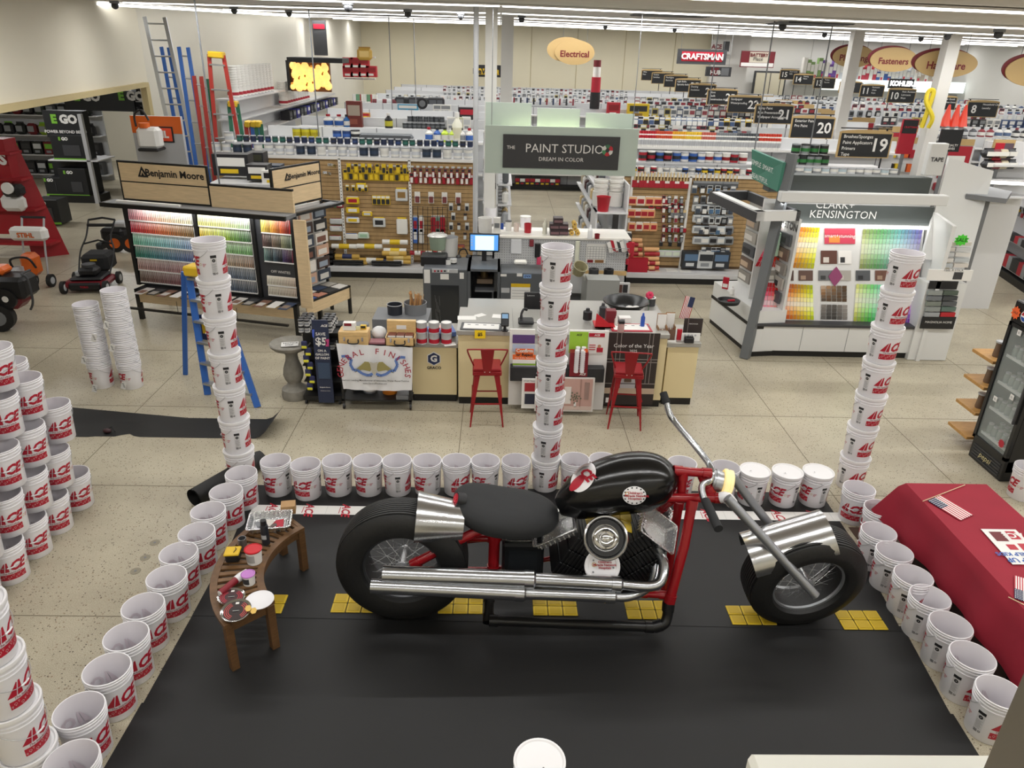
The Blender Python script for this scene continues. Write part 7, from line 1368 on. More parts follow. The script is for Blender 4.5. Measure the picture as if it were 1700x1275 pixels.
put('paint_can',prod('can',.17,.19,.1,WK,'C9CCD0','A9ABAF'),(AY(382,245,YS+.6).x,YS+.62,ZL+.22),'white can stacked alone above the other cans near the ladders','paint can')
R('paint_can','paint can','gallon paint can on top of the far slatwall fixture','can',1060,1240,262,YS+.98,13,.17,.2,.16,[(RDK,BKK,'A9ABAF'),(WK,'3F6AB8','A9ABAF'),('1E1E22',RDK,WK),(WK,'8E1119',WK),('2F5CA8',BKK,'A9ABAF')],.02,z=ZR+.19);R('paint_can','paint can','small paint can at the front of the far slatwall top','can',1048,1250,278,YS+.5,19,.12,.13,.1,[(BKK,YK,WK),(WK,GYK,'A9ABAF'),(RDK,BKK,WK),('2F5CA8',BKK,WK),(WK,WK,'A9ABAF')],.02,z=ZR+.03)
R('paint_can','paint can','green banded gallon can behind the sign poles','can',1313,1375,268,YS+.98,5,.17,.2,.16,[('8A8D90','2F7A3A',BKK),(BKK,'2F7A3A',BKK)],.01,z=ZR+.19);R('paint_can','paint can','upper green banded gallon can behind the sign poles','can',1313,1375,250,YS+.98,4,.17,.2,.16,[(BKK,'2F7A3A',GYK),('8A8D90','2F7A3A',BKK)],.01,z=ZR+.40);R('paint_can','paint can','white and silver can on the far slatwall top behind the chip wall','can',1305,1490,286,YS+.5,13,.17,.19,.16,[(WK,'C9CCD0','A9ABAF'),(WK,GYK,'A9ABAF'),('B9C9D0',WK,'A9ABAF')],.02,z=ZR+.03)
for i,(px,py,w,h,y,c)in enumerate(((385,292,.62,.36,13.2,(BKK,WK,YK)),(428,300,.36,.26,12.9,(BKK,WK,YK)),(450,300,.36,.26,13.3,('27303E',WK,YK)),(456,306,.42,.22,12.8,(WK,BKK,YK)),(425,278,.30,.26,13.9,(BKK,'3A3A2A',YK)))):p=AY(px,py,y);put('sprayer_box',prod('box',w,h,.3,*c),(p.x,y,p.z),f'boxed paint sprayer stacked behind the colour display, {["largest, nearest the ladders", "yellow-marked at the front", "navy one", "white-topped at the wing", "rear black one"][i]}','box')
b=MB();a_,c_=AY(350,330,12.75),AY(478,335,12.75);b.box(a_.x,c_.x,12.75,14.0,0,AY(400,303,12.9).z,WSHELF);b.obj('stock_shelf',label='white shelf carrying boxed sprayers behind the colour display',cat='shelf')
# gondola rows
GMET=mat('gondola_white','D0D1D2',.5)
def gondola(k,x0,x1,label,zt=2.55,zs=2.33):
 y=YS+.5+2.65*k;t=thing('shelving_run',label,'shelving',((x0+x1)/2,y,0));b=MB();b.box(x0,x1,y-.03,y+.03,.1,zt,GMET);b.box(x0,x1,y-.5,y+.5,0,.12,KICK);[b.box(x,x+.02,y-.034,y+.034,.1,zt,MGREY)for x in[x0+1.22*q for q in range(int((x1-x0)/1.22)+1)]];b.obj('back_panel',t)
 for z in(.5,1.1,1.65,zs):b=MB();b.box(x0,x1,y-.42,y+.42,z-.03,z,WSHELF);b.box(x0,x1,y-.425,y-.42,z-.035,z+.01,PAPER);b.obj('shelf',t)
 return y
NMS=['nearest run of shelving behind the slatwall','second run of shelving back','third run of shelving back','fourth run of shelving back','fifth run of shelving back','sixth run of shelving back','seventh run of shelving back','eighth run of shelving back','ninth run of shelving back']
random.seed(9);MIX=[('8E3A42',WK,BKK),(WK,'5B6E8E',BKK),('2A2A2E',WK,'8E3A42'),(CLR,'8A8D90',WK),('B9A85A',BKK,WK),('4E5A70',WK,WK),(WK,'9A4A50',WK),('6E7276',WK,BKK),(BKK,GYK,CLR),(WK,GYK,BKK)]
REDS=[('8E2A34',WK,BKK),(CLR,'8E2A34',WK),('C9CBCB','7A2A34',WK),(BKK,'8E2A34',WK),(GYK,BKK,WK)];GREYS=[(CLR,GYK,BKK),('A9ABAF',WK,BKK),(WK,'6E7276',GYK),('55585C',CLR,WK)]
BLU=[('46597E',WK,WK),('33456A',CLR,WK),(WK,'46597E',BKK),('8A9AB4',WK,WK)]
for k in range(1,10):
 y=YS+.5+2.65*k
 if k<=3:
  gondola(k,-5.3+.1*k,-.35,NMS[k-1]+', ladder-wall half');gondola(k,2.6,8.2+.9*k,NMS[k-1]+', far half beyond the aisle')
 else:gondola(k,-5.4+.1*min(k,6),9.0+.5*k,NMS[k-1])
def sh(k):return YS+.5+2.65*k-.36
def G(k,name,cat,label,kind,px0,px1,n,w,h,d,pals,z=2.335,dy=0,wob=.02):R(name,cat,label,kind,px0,px1,200,sh(k)+dy,n,w,h,d,pals,wob,z=z)
G(1,'paint_can','can','yellow gallon can on the run behind the quart cans','can',484,528,3,.2,.22,.2,[('D8CC2A','B9A91F','A9ABAF')],z=2.335);G(1,'paint_can','can','blue can beside the yellow gallons','can',550,582,2,.19,.2,.2,[('24427A','3F6AB8','A9ABAF')],z=2.335);G(1,'paint_can','can','black and white can beside the blue ones','can',582,596,1,.2,.2,.2,[(WK,BKK,BKK)],z=2.335)
G(1,'drop_pack','pack','grey folded pack on the run behind the quart cans','bag',600,680,7,.3,.16,.2,[('6E7276',CLR,'55585C')],z=2.335);G(1,'jug','jug','blue white and red product near the tall white jug','bottle',705,786,6,.17,.3,.1,[(WK,'3F6AB8',RDK),(WK,GYK,BKK),('C9E24A',WK,BKK),('2F5CA8',WK,BKK)],z=2.335);put('foam_jug',prod('bottle',.22,.62,.1,'E4E2D0','D8D4B8',WK),(AY(759,225,sh(1)).x,sh(1),2.335),'tall cream and white jug standing out of the first run','jug')
G(2,'jug','jug','white jug with a red and blue print on the second run','bottle',536,572,2,.24,.3,.1,[(WK,'2F5CA8',RDK)],z=2.335);put('jug',prod('bottle',.16,.3,.1,'2F6AA8',WK,BKK),(AY(575,195,sh(2)).x,sh(2),2.335),'blue spray bottle on the second run','bottle');put('display_box',prod('box',.38,.62,.2,'6E2A22','A89A8A','8E4A3A'),(AY(588,195,sh(2)).x,sh(2),2.335),'tall red-brown product box standing on the second run','box');put('jug',prod('bottle',.2,.36,.1,BKK,'C9C23A',WK),(AY(645,195,sh(2)).x,sh(2),2.335),'black and yellow bottle alone on the second run','bottle')
G(2,'stain_can','can','dark small can in the pyramid on the second run','can',668,738,9,.13,.15,.1,[('3E4144','6E7276','A9ABAF')],z=2.335);G(2,'stain_can','can','dark small can in the upper tier on the second run','can',676,738,7,.13,.15,.1,[('3E4144','55585C','A9ABAF')],z=2.49,dy=.1);G(2,'carton','carton','white carton at the aisle end of the second run','box',742,782,3,.2,.3,.1,[(WK,CLR,GYK),('C9C9A9',WK,BKK)])
G(3,'carton','carton','orange or black product on the third run','box',600,612,1,.3,.14,.1,[('B9803A',RDK,YK)],z=2.335);G(3,'carton','carton','dark printed box at the aisle end of the third run','box',765,786,1,.5,.36,.1,[('2A2224',RDK,CLR)]);G(4,'lamp_box','box','blue and white lamp box on the fourth run','box',665,690,2,.4,.22,.1,[('4A9ABA',WK,'6E7A8A')],z=2.335);G(4,'plate','plate','white cover plate box on the fourth run','box',722,746,3,.26,.24,.1,[(WK,GYK,CLR)],z=2.335)
b=MB();p=AY(701,172,sh(4));b.cyl(p,p+V((0,.04,0)),.17,BLACK,n=20);b.cyl(p+V((0,-.01,0)),p,.1,MGREY,n=18);b.obj('clock',label='round black clock face hung on the fourth run',cat='clock')
G(5,'tube_light','tube','upright coloured tube on the fifth run','spray',588,628,14,.11,.95,.1,[(WK,CLR,BKK),(RDK,RDK,WK),('6E9A78',WK,WK),(WK,WK,WK)],z=1.72,wob=.03);G(5,'roll_goods','pack','dark red roll beside the upright tubes','roll',628,652,3,.5,.2,.1,[('6E2A32',CLR,WK)],z=2.335);G(5,'bag_goods','pack','black bagged item on the fifth run','bag',660,735,7,.38,.3,.15,[('26262A',GYK,'55585C'),('3E4144',WK,BKK)],z=2.335);G(5,'hook_goods','pack','small black handled item under the bagged ones','pack',660,760,12,.13,.24,.04,[(WK,BKK,CLR),(CLR,BKK,BKK)],z=2.1)
G(5,'gun_pack','pack','silver caulking gun hanging above the studio sign','tool',815,955,13,.25,.4,.05,[('2A3A5A',GYK,CLR),('8A2A32',GYK,CLR),('2A2A2E','6E7276',CLR)],z=2.3)
for k in(6,7,8,9):
 G(k,['carded_pack','product_box'][k%2],'packaged goods',f'small packaged good on the top shelf of the {NMS[k - 1].split()[0]} run, paint desk side',['pack','box'][k%2],640 if k==6 else 735,1040,40,.13,.2,.1,REDS+GREYS if k>7 else GREYS+MIX,z=2.335,wob=.04)
for k,(pal,kd,h_)in enumerate((([('A5182A',WK,'C9CBCB'),('A5182A',WK,WK)],'spray',.28),(MIX,'pack',.25),(BLU+[(YK,BKK,WK)],'pack',.25),(GREYS+MIX,'box',.3),(REDS+MIX,'box',.25),(REDS,'box',.22),(MIX,'box',.2))):
 kk=k+1;XMAX=(8.2+.9*kk if kk<=3 else 9+.5*kk)-.1
 if kk==1:
  for(a_,c_,n,cap)in((1062,1090,7,'B9202E'),(1090,1117,8,'C94A2A'),(1117,1140,6,'E2A92A'),(1140,1166,7,'E8C23A'),(1166,1190,6,'C96A5A'),(1190,1225,9,'8A8D90'),(1225,1262,9,'55585C'),(1262,1300,9,'C9402A')):
   for tt in range(2):R('spray_can','spray can',f'spray paint can with the {dict(B9202E="red", C94A2A="orange red", E2A92A="amber", E8C23A="yellow", C96A5A="salmon")[cap] if cap in ("B9202E", "C94A2A", "E2A92A", "E8C23A", "C96A5A") else {"8A8D90": "light grey", "55585C": "dark grey", "C9402A": "brick"}[cap]} cap, {["front", "rear"][tt]} tier','spray',a_,c_,215,sh(1)+.12*tt,n,.07,.25,.07,[(cap,WK,BKK)],.005,z=2.335+.08*tt)
 else:G(kk,'carded_goods','carded goods',f'carded good on the top shelf of the {NMS[kk - 1].split()[0]} run, hardware side',kd,1050,1215+34*k,26,.16+.01*k,h_,.06,pal,z=2.335,wob=.02)
XMAX=99
put('display_box',prod('box',.7,.42,.2,'D8B820','2A2A2A','8E6A1A'),(AY(1060,180,sh(4)).x,sh(4),2.335),'big yellow fan box on the fourth run','box');put('display_box',prod('box',.42,.44,.2,'B9202E','8E1119',WK),(AY(1019,180,sh(4)).x,sh(4),2.335),'red heater box on the fourth run beside the yellow one','box')
G(4,'aisle_goods','packaged goods','small goods on the low shelf closing the centre aisle','box',858,935,12,.14,.2,.12,REDS+MIX,z=.5);G(4,'aisle_goods','packaged goods','dark boxed goods on the base shelf closing the centre aisle','box',858,935,9,.2,.25,.12,[('3A2A2C',RDK,YK),('2A2A2E',WK,RDK)],z=.12)
for i,(x,zs_)in enumerate(((-.02,(.6,1.0,1.4,1.8)),(2.25,(.3,.8,1.3,1.8)))):
 t=thing('end_rack',['rack of brushes at the near end of the centre aisle, column side','rack of canvas goods along the centre aisle, red bucket side'][i],'rack',(x,15.4,0));b=MB();b.box(x-.02,x+.02,14.9,18.6,0,2.1,GMET);b.obj('panel',t);s_=1 if i==0 else-1
 for z in zs_:b=MB();b.box(x,x+s_*.3,14.9,18.6,z-.03,z,WSHELF);b.obj('shelf',t)
 for j,z in enumerate(zs_):
  for q in range(9):put('aisle_pack',prod('bag',.22,.26,.12,*(GREYS+[('D8BE8A',WK,BKK),('B9AE96',CLR,GYK),('4A2A2A',CLR,RDK)])[(q*3+j)%7]),(x+s_*.17,15.05+q*.4,z),f'bagged item on the {ORD[j]} shelf of the {["column-side", "bucket-side"][i]} aisle rack','bag',f'{["column-side", "bucket-side"][i]} aisle rack, {ORD[j]} shelf',PI/2)
t=thing('end_shelf','white end shelf holding white buckets and a red pail past the studio sign','shelf',(2.3,14.0,0));a_,c_=AY(988,345,14.0),AY(1040,345,14.0);zsh=AY(1010,352,13.8).z;b=MB();b.box(a_.x,c_.x,13.75,14.6,zsh-.03,zsh,WSHELF);b.box(a_.x,a_.x+.03,13.8,14.6,0,zsh,WSHELF);b.box(c_.x-.03,c_.x,13.8,14.6,0,zsh+.5,WSHELF);b.box(a_.x,c_.x,13.75,14.6,.3,.33,WSHELF);b.box(a_.x,c_.x,13.75,14.6,.8,.83,WSHELF);b.obj('frame',t)
for i,(px,n)in enumerate(((990,3),(1014,7))):
 for k in range(n):q=AZ(px+2,338,zsh);put('white_bucket',prod('rim' if k else 'can',.29,.12 if k else.3,.1,WK,WK,WK),(q.x,14.3,zsh+.22*(k>0)+.09*k),f'white bucket nested in the {["shorter", "taller"][i]} stack on the end shelf, {ORD[k]} up','bucket')
q=AZ(996,343,zsh);b=MB();b.lathe([(0,0),(.1,0),(.13,.26),(.14,.27),(.125,.26),(.09,.02)],mat('cup_redp','B3202E',.35),c=(q.x,13.88,zsh),n=20);b.obj('red_pail',label='red pail on the white end shelf',cat='pail')
for j in range(8):put('sprayer_pack',prod('bag',.16,.3,.1,['C9D22A','3A6A4A',CLR,BKK][j%4],WK,['C9D22A',BKK][j%2]),(a_.x+.1+.08*j,13.95,.83 if j%2 else.33),f'yellow green and black sprayer pack under the white end shelf, {ORD[j]} of them','sprayer pack')
# hanging signs and aisle markers
SGB=mat('sign_black','17191C',.5);TAN=mat('sign_tan','B99C69',.5);MAR=mat('sign_maroon','6E1420',.5)
def cable(b,p,q=None):b.cyl(p,q or V((p.x,p.y,ceil_z(p.x,p.y))),.006,MGREY,n=5,caps=False)
def aisle(num,cx,cy,w,txt,lead=False):
 y=(1.02*FPX/w-.6)/.91;p=AY(cx,cy,y);t=thing('aisle_sign',f'black and tan aisle sign reading {num}, {txt.split(chr(124))[0].lower()}','aisle sign',(p.x,y,p.z-.28));b=MB();b.box(p.x-.52,p.x+.52,y,y+.04,p.z-.27,p.z+.2,TAN);b.prism([(.52*math.cos(a),.2+.05*math.sin(a))for a in[PI*k/8 for k in range(9)]],-.04,0,TAN,FR(p.x,y,p.z));b.box(p.x-.49,p.x+.49,y-.01,y,p.z-.25,p.z+.18,SGB)
 s_=1 if not lead else-1;b.text(str(num),.34,PAPER,FR(p.x+s_*.28,y-.012,p.z-.04),bold=.02)
 for i,l in enumerate(txt.split('|')):b.text(l,.085,PAPER,FR(p.x+(-.44 if s_>0 else-.02),y-.012,p.z+.12-i*.11),bold=.01,left=True)
 b.obj('board',t);b=MB();x=p.x+(.42 if s_>0 else-.42);b.cyl((x,y+.08,0),(x,y+.08,p.z+.27),.018,BLACK,n=8);b.cyl((p.x-.5,y+.06,p.z+.27),(p.x+.5,y+.06,p.z+.27),.012,BLACK,n=6);b.obj('pole',t)
for a in((19,1436,238,88,'Brushes/Sponges|Paint Applicators|Primers|Tape'),(20,1349,210,72,'Exterior Paint|Pro Paint'),(21,1285,188,64,'Spray Paint|Rust Preventatives|Wallpaper Accessories'),(22,1236,172,55,'Sandpaper|Waterproofing'),(23,1199,160,50,'Glues|Caulk|Construction Adhesives'),(24,1166,150,45,'Ducting|Insulation'),(25,1142,141,42,'Light Bulbs|Specialty Bulbs'),(26,1122,134,39,'Flashlights|Batteries'),(27,1100,129,36,'Outlets|Switches'),(28,1082,124,34,'Wire|Fans')):aisle(*a)
for a in((8,1631,180,53,'Household Cleaners|Laundry'),(9,1566,170,44,'Paper Goods|Kitchen Linens'),(10,1497,158,46,'Auto Accessories|Lubricants|Mops'),(11,1448,150,40,'Fasteners|Chain|Rope'),(12,1412,144,37,'Pipe|Valves'),(13,1369,137,35,'Toilets|Faucets'),(14,1334,131,33,'Heating|Filters'),(15,1311,123,32,'Door Locks|Safes')):aisle(*a,lead=True)
def oval(word,cx,cy,wpx,hpx,y,dx,ts,lbl):
 p=AY(cx,cy,y);m=(AY(cx+1,cy,y)-p).length;a,h=wpx*m/2,hpx*m/2;t=thing('department_sign',lbl,'department sign',(p.x,y,p.z-h));E=lambda ax,ah:[(ax*math.cos(k*PI/24),ah*math.sin(k*PI/24))for k in range(48)]
 b=MB();b.prism(E(a,h),0,.03,MAR if dx<.5 else TAN,FR(p.x-a*.10-a*.3*(dx>.5),y+.04,p.z+h*(.14 if dx<.5 else-.1+.3)));b.obj('backing',t);b=MB();F=FR(p.x,y,p.z);b.prism(E(a,h),0,.03,TAN,F);b.text(word,ts,MAR,F@Matrix.Translation((0,-h*.15,.035)),bold=.025);b.obj('oval',t);b=MB();[cable(b,V((p.x+s_*a*.6,y+.02,p.z+h*.7)))for s_ in(-1,1)];b.obj('cables',t)
oval('Electrical',954,87,66,38,26,1,.26,'oval tan electrical department sign');oval('Plumbing',1417,94,70,33,24,0,.24,'oval tan plumbing department sign');oval('Fasteners',1483,99,78,37,22,0,.22,'oval tan fasteners department sign');oval('Hardware',1570,106,104,42,18,0,.22,'oval tan hardware department sign');oval('Auto',1720,118,104,48,18,0,.22,'oval tan department sign cut by the frame edge')
def board(name,lbl,px0,py0,px1,py1,y,m,texts,dep=.1,hang=True):
 t=thing(name,lbl,'sign',AY((px0+px1)/2,py1,y));b=MB();r=pbox(b,px0,py0,px1,py1,y,dep,m);w,h=r[1]-r[0],r[3]-r[2]
 for kind,u,v,s_,mm,ex in texts:
  if kind=='r':b.box(r[0]+w*u[0],r[0]+w*u[1],y-.012-ex,y-ex,r[2]+h*v[0],r[2]+h*v[1],mm)
  else:b.text(kind,s_,mm,FR(r[0]+w*u,y-.05,r[2]+h*v),bold=ex)
 b.obj('board',t)
 if hang:b=MB();[cable(b,V((x,y+.05,r[3])))for x in(r[0]+.1,r[1]-.1)];b.obj('cables',t)
 elif name=='end_sign':b=MB();b.box((r[0]+r[1])/2-.03,(r[0]+r[1])/2+.03,y+.02,y+.06,0,r[3],MGREY);b.obj('post',t)
 return t,r
board('hanging_sign','red craftsman sign hanging before the back wall',1125,82,1206,107,26,DGREY,(('r',(.08,.92),(.2,.84),0,RED,0),('CRAFTSMAN',.5,.5,.24,PAPER,.04)));board('wall_sign','maroon battery place sign on the back wall',1230,85,1286,112,40,MAR,(('r',(.25,.8),(.3,.95),0,mat('sign_beige','CFC6B4'),0),('BATTERY',.52,.75,.22,MAR,.03),('Place',.5,.52,.24,BLACK,0),('r',(.02,.98),(.05,.28),0,PAPER,0)),.1,False)
board('wall_sign','small grey and maroon helpful hub sign under the craftsman sign',1172,111,1214,127,30,DGREY,(('r',(.2,.5),(.1,.9),0,MAR,0),('HUB',.36,.4,.2,PAPER,.04),('r',(.6,.9),(.1,.9),0,MGREY,0)));board('wall_sign','white ace poster on the white wall above the hub sign',1181,66,1216,90,41,mat('poster_pale','CFCDC9'),(('ACE',.25,.5,.28,MAR,.04),('r',(.55,.85),(.2,.9),0,DGREY,0)),.1,False);board('wall_sign','yellow and black sign behind the two columns',788,108,834,128,40,BLACK,(('r',(.05,.9),(.2,.7),0,YEL,0),('DeWALT',.45,.45,.36,BLACK,.03)),.1,False)
t,r=board('hanging_sign','pale green glass sign with the dark paint studio board',805,211,1058,290,12.0,mat('sign_glass','B9C6BC',.3),(('r',(.118,.88),(.13,.83),0,mat('studio_dark','333335',.5),.02),('THE',.17,.56,.07,PAPER,.01),('PAINT STUDIO',.52,.55,.185,PAPER,0),('DREAM IN COLOR',.5,.33,.085,PAPER,0)),.04)
b=MB();q=(r[0]+(r[1]-r[0])*.80,11.94,r[2]+(r[3]-r[2])*.55)
for k,c in enumerate(('B9202E','3A6A4A','D8D6D0','4A8A5A','B9202E','D8D6D0')):n0=len(b.f);b.prism([(r_*math.cos(a),r_*math.sin(a))for r_,a in[(.035,k*PI/3),(.085,k*PI/3),(.09,k*PI/3+.5),(.085,k*PI/3+1),(.035,k*PI/3+1)]],0,.004,STOCK,FR(*q));b.col(n0,hexc(c))
b.obj('colour_wheel',t)
for u0,u1,z1,lb in((.0,.3,.62,'first'),(.34,.62,.55,'second'),(.66,.98,.5,'third')):b=MB();w=r[1]-r[0];b.box(r[0]+w*u0,r[0]+w*u1,12.25,12.28,r[2]-.02,r[3]+z1-.3,mat('sign_glass','B9C6BC',.3));b.obj('glass_panel',t)
la=bpy.data.lights.new('sign_lamp','AREA');la.shape='RECTANGLE';la.size=1.4;la.size_y=.06;la.energy=9;la.color=(1,.9,.6);lo=bpy.data.objects.new('sign_lamp',la);COL.objects.link(lo);lo.parent=t;lo.location=(-.1,.12,.62);lo.rotation_euler=(-.6,0,0)
for i,(px,y,w,lb)in enumerate(((814,13.4,.2,'front'),(840,20.0,.3,'rear'),(1403,20.0,.26,'third'),(1558,17.5,.28,'far'))):
 x=AY(px,180 if i else 200,y).x;b=MB();b.box(x-w/2,x+w/2,y,y+w,0,ceil_z(x,y)+.1,WALLW);b.obj('column',kind='structure',org=(0,0,0))
for i,(px,y)in enumerate(((790,13.0),(1268,15.0),(1362,15.5),(343,12.3),(523,17),(650,24),(690,26),(1180,20))):p=AY(px,150,y);b=MB();b.cyl((p.x,y,1.5 if i else 0),(p.x,y,ceil_z(p.x,y)),.045 if i==0 else.013,MGREY if i else LGREY,n=10);b.obj('service_pole',label=['thick grey service pole beside the front white column','thin pole above the spray paint sign','thin pole rising beside sign twenty','thin pole rising from the colour display','thin wire pole above the yellow cans','thin wire pole over the fifth run','thin wire pole over the sixth run','thin wire pole beside the craftsman sign'][i],cat='pole')
t=thing('ribbon_bow','yellow ribbon tied around the far white column','ribbon',AY(1545,200,17.4));b=MB();RB_=mat('ribbon_yellow','D8C22A',.6);b.tube(cat_rom([AY(*p)for p in((1530,212,17.4),(1543,175,17.35),(1550,152,17.35),(1542,152,17.4),(1538,170,17.35),(1548,195,17.3),(1541,212,17.35))],5),.05,RB_,n=6);b.obj('ribbon',t)
for i,(px,py,y)in enumerate(((578,8,12),(677,22,16),(765,22,16.5),(866,28,18),(1303,20,14),(1577,45,17),(1665,30,13),(1005,45,26),(1120,50,26),(1370,52,22),(1530,60,22),(190,5,16),(389,20,18),(480,27,20))):p=AY(px,py,y);z=ceil_z(p.x,y)-.02;b=MB();b.cyl((p.x,y,z-.05),(p.x,y,z),.09,MGREY,n=14);b.sphere((p.x,y,z-.08),.07,DGREY,n=12,k=6);b.obj('ceiling_camera',label=f'small dark dome fixture under the ceiling, {ORD[i]} of the scattered ones',cat='ceiling fixture',group='small ceiling fixtures')
# far hardware side
random.seed(31)
for k in range(7):
 y=19.5+3.2*k;x0,x1=12.0+.25*k,24.5;t=thing('shelving_run',f'hardware side run of shelving, {ORD[k]} back behind the oval signs','shelving',(18,y,0));b=MB();b.box(x0,x1,y-.03,y+.03,.1,2.5,GMET);b.box(x0,x1,y-.5,y+.5,0,.12,KICK);b.obj('back_panel',t)
 for z in(.6,1.1,1.6,1.95,2.27):b=MB();b.box(x0,x1,y-.42,y,z-.03,z,WSHELF);b.obj('shelf',t)
 for z,kd in((2.27,'bag'),(1.95,'box'),(1.6,'box'))[:3 if k==0 else 2]:
  n=46 if k<3 else 34
  for i in range(n):p=(MIX+BLU+REDS+GREYS)[(i//2+k*5+int(z*7))%23];kd=('box','bag','pack','bottle')[(k+int(z*3))%4];put({'box':'product_box','bag':'pouch','pack':'carded_pack','bottle':'bottle'}[kd],prod(kd,.2,.26,.1,*p),(x0+.3+i*(x1-x0-.5)/n,y-.38,z),f'small packaged good, {"top" if z > 2.2 else "upper" if z > 1.9 else "middle"} shelf of the {ORD[k]} hardware side run','packaged goods',f'goods on the {ORD[k]} hardware side run, height {int(z * 100)}')
 e=thing('end_display',f'end display with tan topper on the {ORD[k]} hardware side run','end display',(x0-.1,y,0));b=MB();b.box(x0-.95,x0-.1,y-.55,y-.5,.1,2.35,GMET);b.obj('panel',e);b=MB();b.box(x0-.9,x0-.15,y-.57,y-.55,2.35,2.5,TAN);b.obj('topper',e);b=MB();b.cb(x0-.88,x0-.17,y-.58,y-.56,1.55,2.33,'A5182A');b.cb(x0-.8,x0-.3,y-.59,y-.58,1.9,2.1,WK);b.cb(x0-.6,x0-.25,y-.59,y-.58,1.6,1.85,['6E2A32',BKK,'8A8D90'][k%3]);b.obj('poster',e)
 for i in range(6):put('pouch',prod('bag',.17,.22,.1,*(REDS+GREYS)[(i+k)%8]),(x0-.85+i*.13,y-.6,1.25),f'small good under the poster of the {ORD[k]} end display','packaged goods',f'goods of the {ORD[k]} end display')
for k in range(2,9):
 x=(8.2+.9*k if k<=3 else 9.0+.5*k)+.05;y=YS+.5+2.65*k;e=thing('end_display',f'red and grey end display closing the {NMS[k - 1].split()[0]} paint side run','end display',(x,y,0));b=MB();b.box(x,x+.04,y-.5,y+.5,.1,2.3,GMET);b.box(x,x+.9,y-.52,y-.48,.1,2.3,GMET);b.obj('panel',e);b=MB();b.box(x+.05,x+.85,y-.54,y-.52,2.3,2.45,TAN);b.obj('topper',e);b=MB();[b.cb(x+.08+q*.16,x+.2+q*.16,y-.6,y-.52,z,z+.2,[RDK,WK,BKK,YK,CLR,'E2672A'][(q+int(z*4)+k)%6])for q in range(5)for z in(1.3,1.6,1.95)];b.obj('goods_face',e)
t=thing('wall_display','lit white faucet display with the kohler sign at the back','display',(22,43,0));LITW=mat('lit_panel','E8F4F2',.5,emit=1.1);b=MB();pbox(b,1365,134,1602,152,43,.1,LITW);b.obj('light_box',t);b=MB();r=pbox(b,1476,131,1517,147,42.5,.1,BLACK);b.text('KOHLER',.33,mat('kohler_lit','FFFFFF',.5,emit=2.5),FR((r[0]+r[1])/2,42.48,(r[2]+r[3])/2),bold=.05);b.obj('sign',t);b=MB();p=AY(1330,132,43.2);b.box(p.x,25.4,43.1,44.9,p.z-.05,p.z,DGREY);b.obj('top_shelf',t);zt_=p.z
PAL2=['7A9A5A','6E4A9A','C9CBD0','B93A4A','3A5A9A','C9CBD0','B0A090','A9ABAF']
for i in range(40):
 p=AY(1335+i*6.2,115,43.3);h=.5+.5*((i*7)%5)/5 if i>15 else 1.1-.1*(i%4);c=PAL2[min(7,i//5)]if i%3 else WK;put('carton',prod('box',.22,h,.3,c,WK,'B93A4A' if i%2 else c),(p.x,43.2,zt_),'tall product carton on the top shelf above the faucet display','carton','cartons above the faucet display')
b=MB();a_,c_=AY(1262,118,43.5),AY(1308,170,43.5);b.box(a_.x,c_.x,44.4,44.5,0,a_.z,DGREY);b.box(a_.x+.1,c_.x-.1,44.35,44.4,0,a_.z-.1,mat('door_cream','C9C2AC',.5));xm=(a_.x+c_.x)/2;b.box(xm-.02,xm+.02,44.34,44.36,0,a_.z-.1,DGREY);[b.cyl((xm+s_*.35,44.36,1.75),(xm+s_*.35,44.33,1.75),.16,BLACK,n=16)for s_ in(-1,1)];struct('door_1',b)
for i,px in enumerate((1576,1591,1604)):p=AY(px,178,22.7);b=MB();b.lathe([(.17,0),(.15,.03),(.04,.55),(.03,.6),(0,.6)],mat('cone_orange','E2432A',.4),c=(p.x,22.7,2.5),n=16);b.obj('traffic_cone',label=f'orange traffic cone on top of the shelves near sign eight, {ORD[i]} of three',cat='cone',group='traffic cones')
t=thing('lighthouse_model','red white and black tower model standing over the aisles','model',AY(986,190,24));b=MB();p=V((AY(986,190,25.4).x,25.4,2.65))
for z0,h,c,r_ in((0,.5,BLACK,.16),(.5,.45,RED,.15),(.95,.3,PAPER,.12),(1.25,.2,MAR,.12)):b.cyl((p.x,25.4,p.z+z0-.1),(p.x,25.4,p.z+z0+h-.1),r_,c,n=14)
b.obj('tower',t)
t=thing('shelf_bay','white pegboard wall bay of hand tools at the frame edge','shelving',(10.5,14,0));b=MB();P0,P1=AZ(1618,430),AZ(1712,495);d=(P1-P0).normalized();n_=V((-d.y,d.x,0));n_=n_ if n_.x>0 else-n_;M_=(P0+P1)/2+n_*.5;P0=P0-d*1.2;P1=P1+d*1;b.bar(P0+n_*.5+V((0,0,1.2)),P1+n_*.5+V((0,0,1.2)),.05,2.4,WSHELF);b.bar(P0+n_*.25+V((0,0,.07)),P1+n_*.25+V((0,0,.07)),.5,.14,KICK);b.obj('panel',t);L_=(P1-P0).length
for z in(.2,.75,1.5,2.1):b=MB();b.bar(P0+n_*.28+V((0,0,z)),P1+n_*.28+V((0,0,z)),.42,.03,WSHELF);b.obj('shelf',t)
lv_={.215:'lowest',.765:'second',1.15:'third',1.75:'fourth',2.115:'top'}
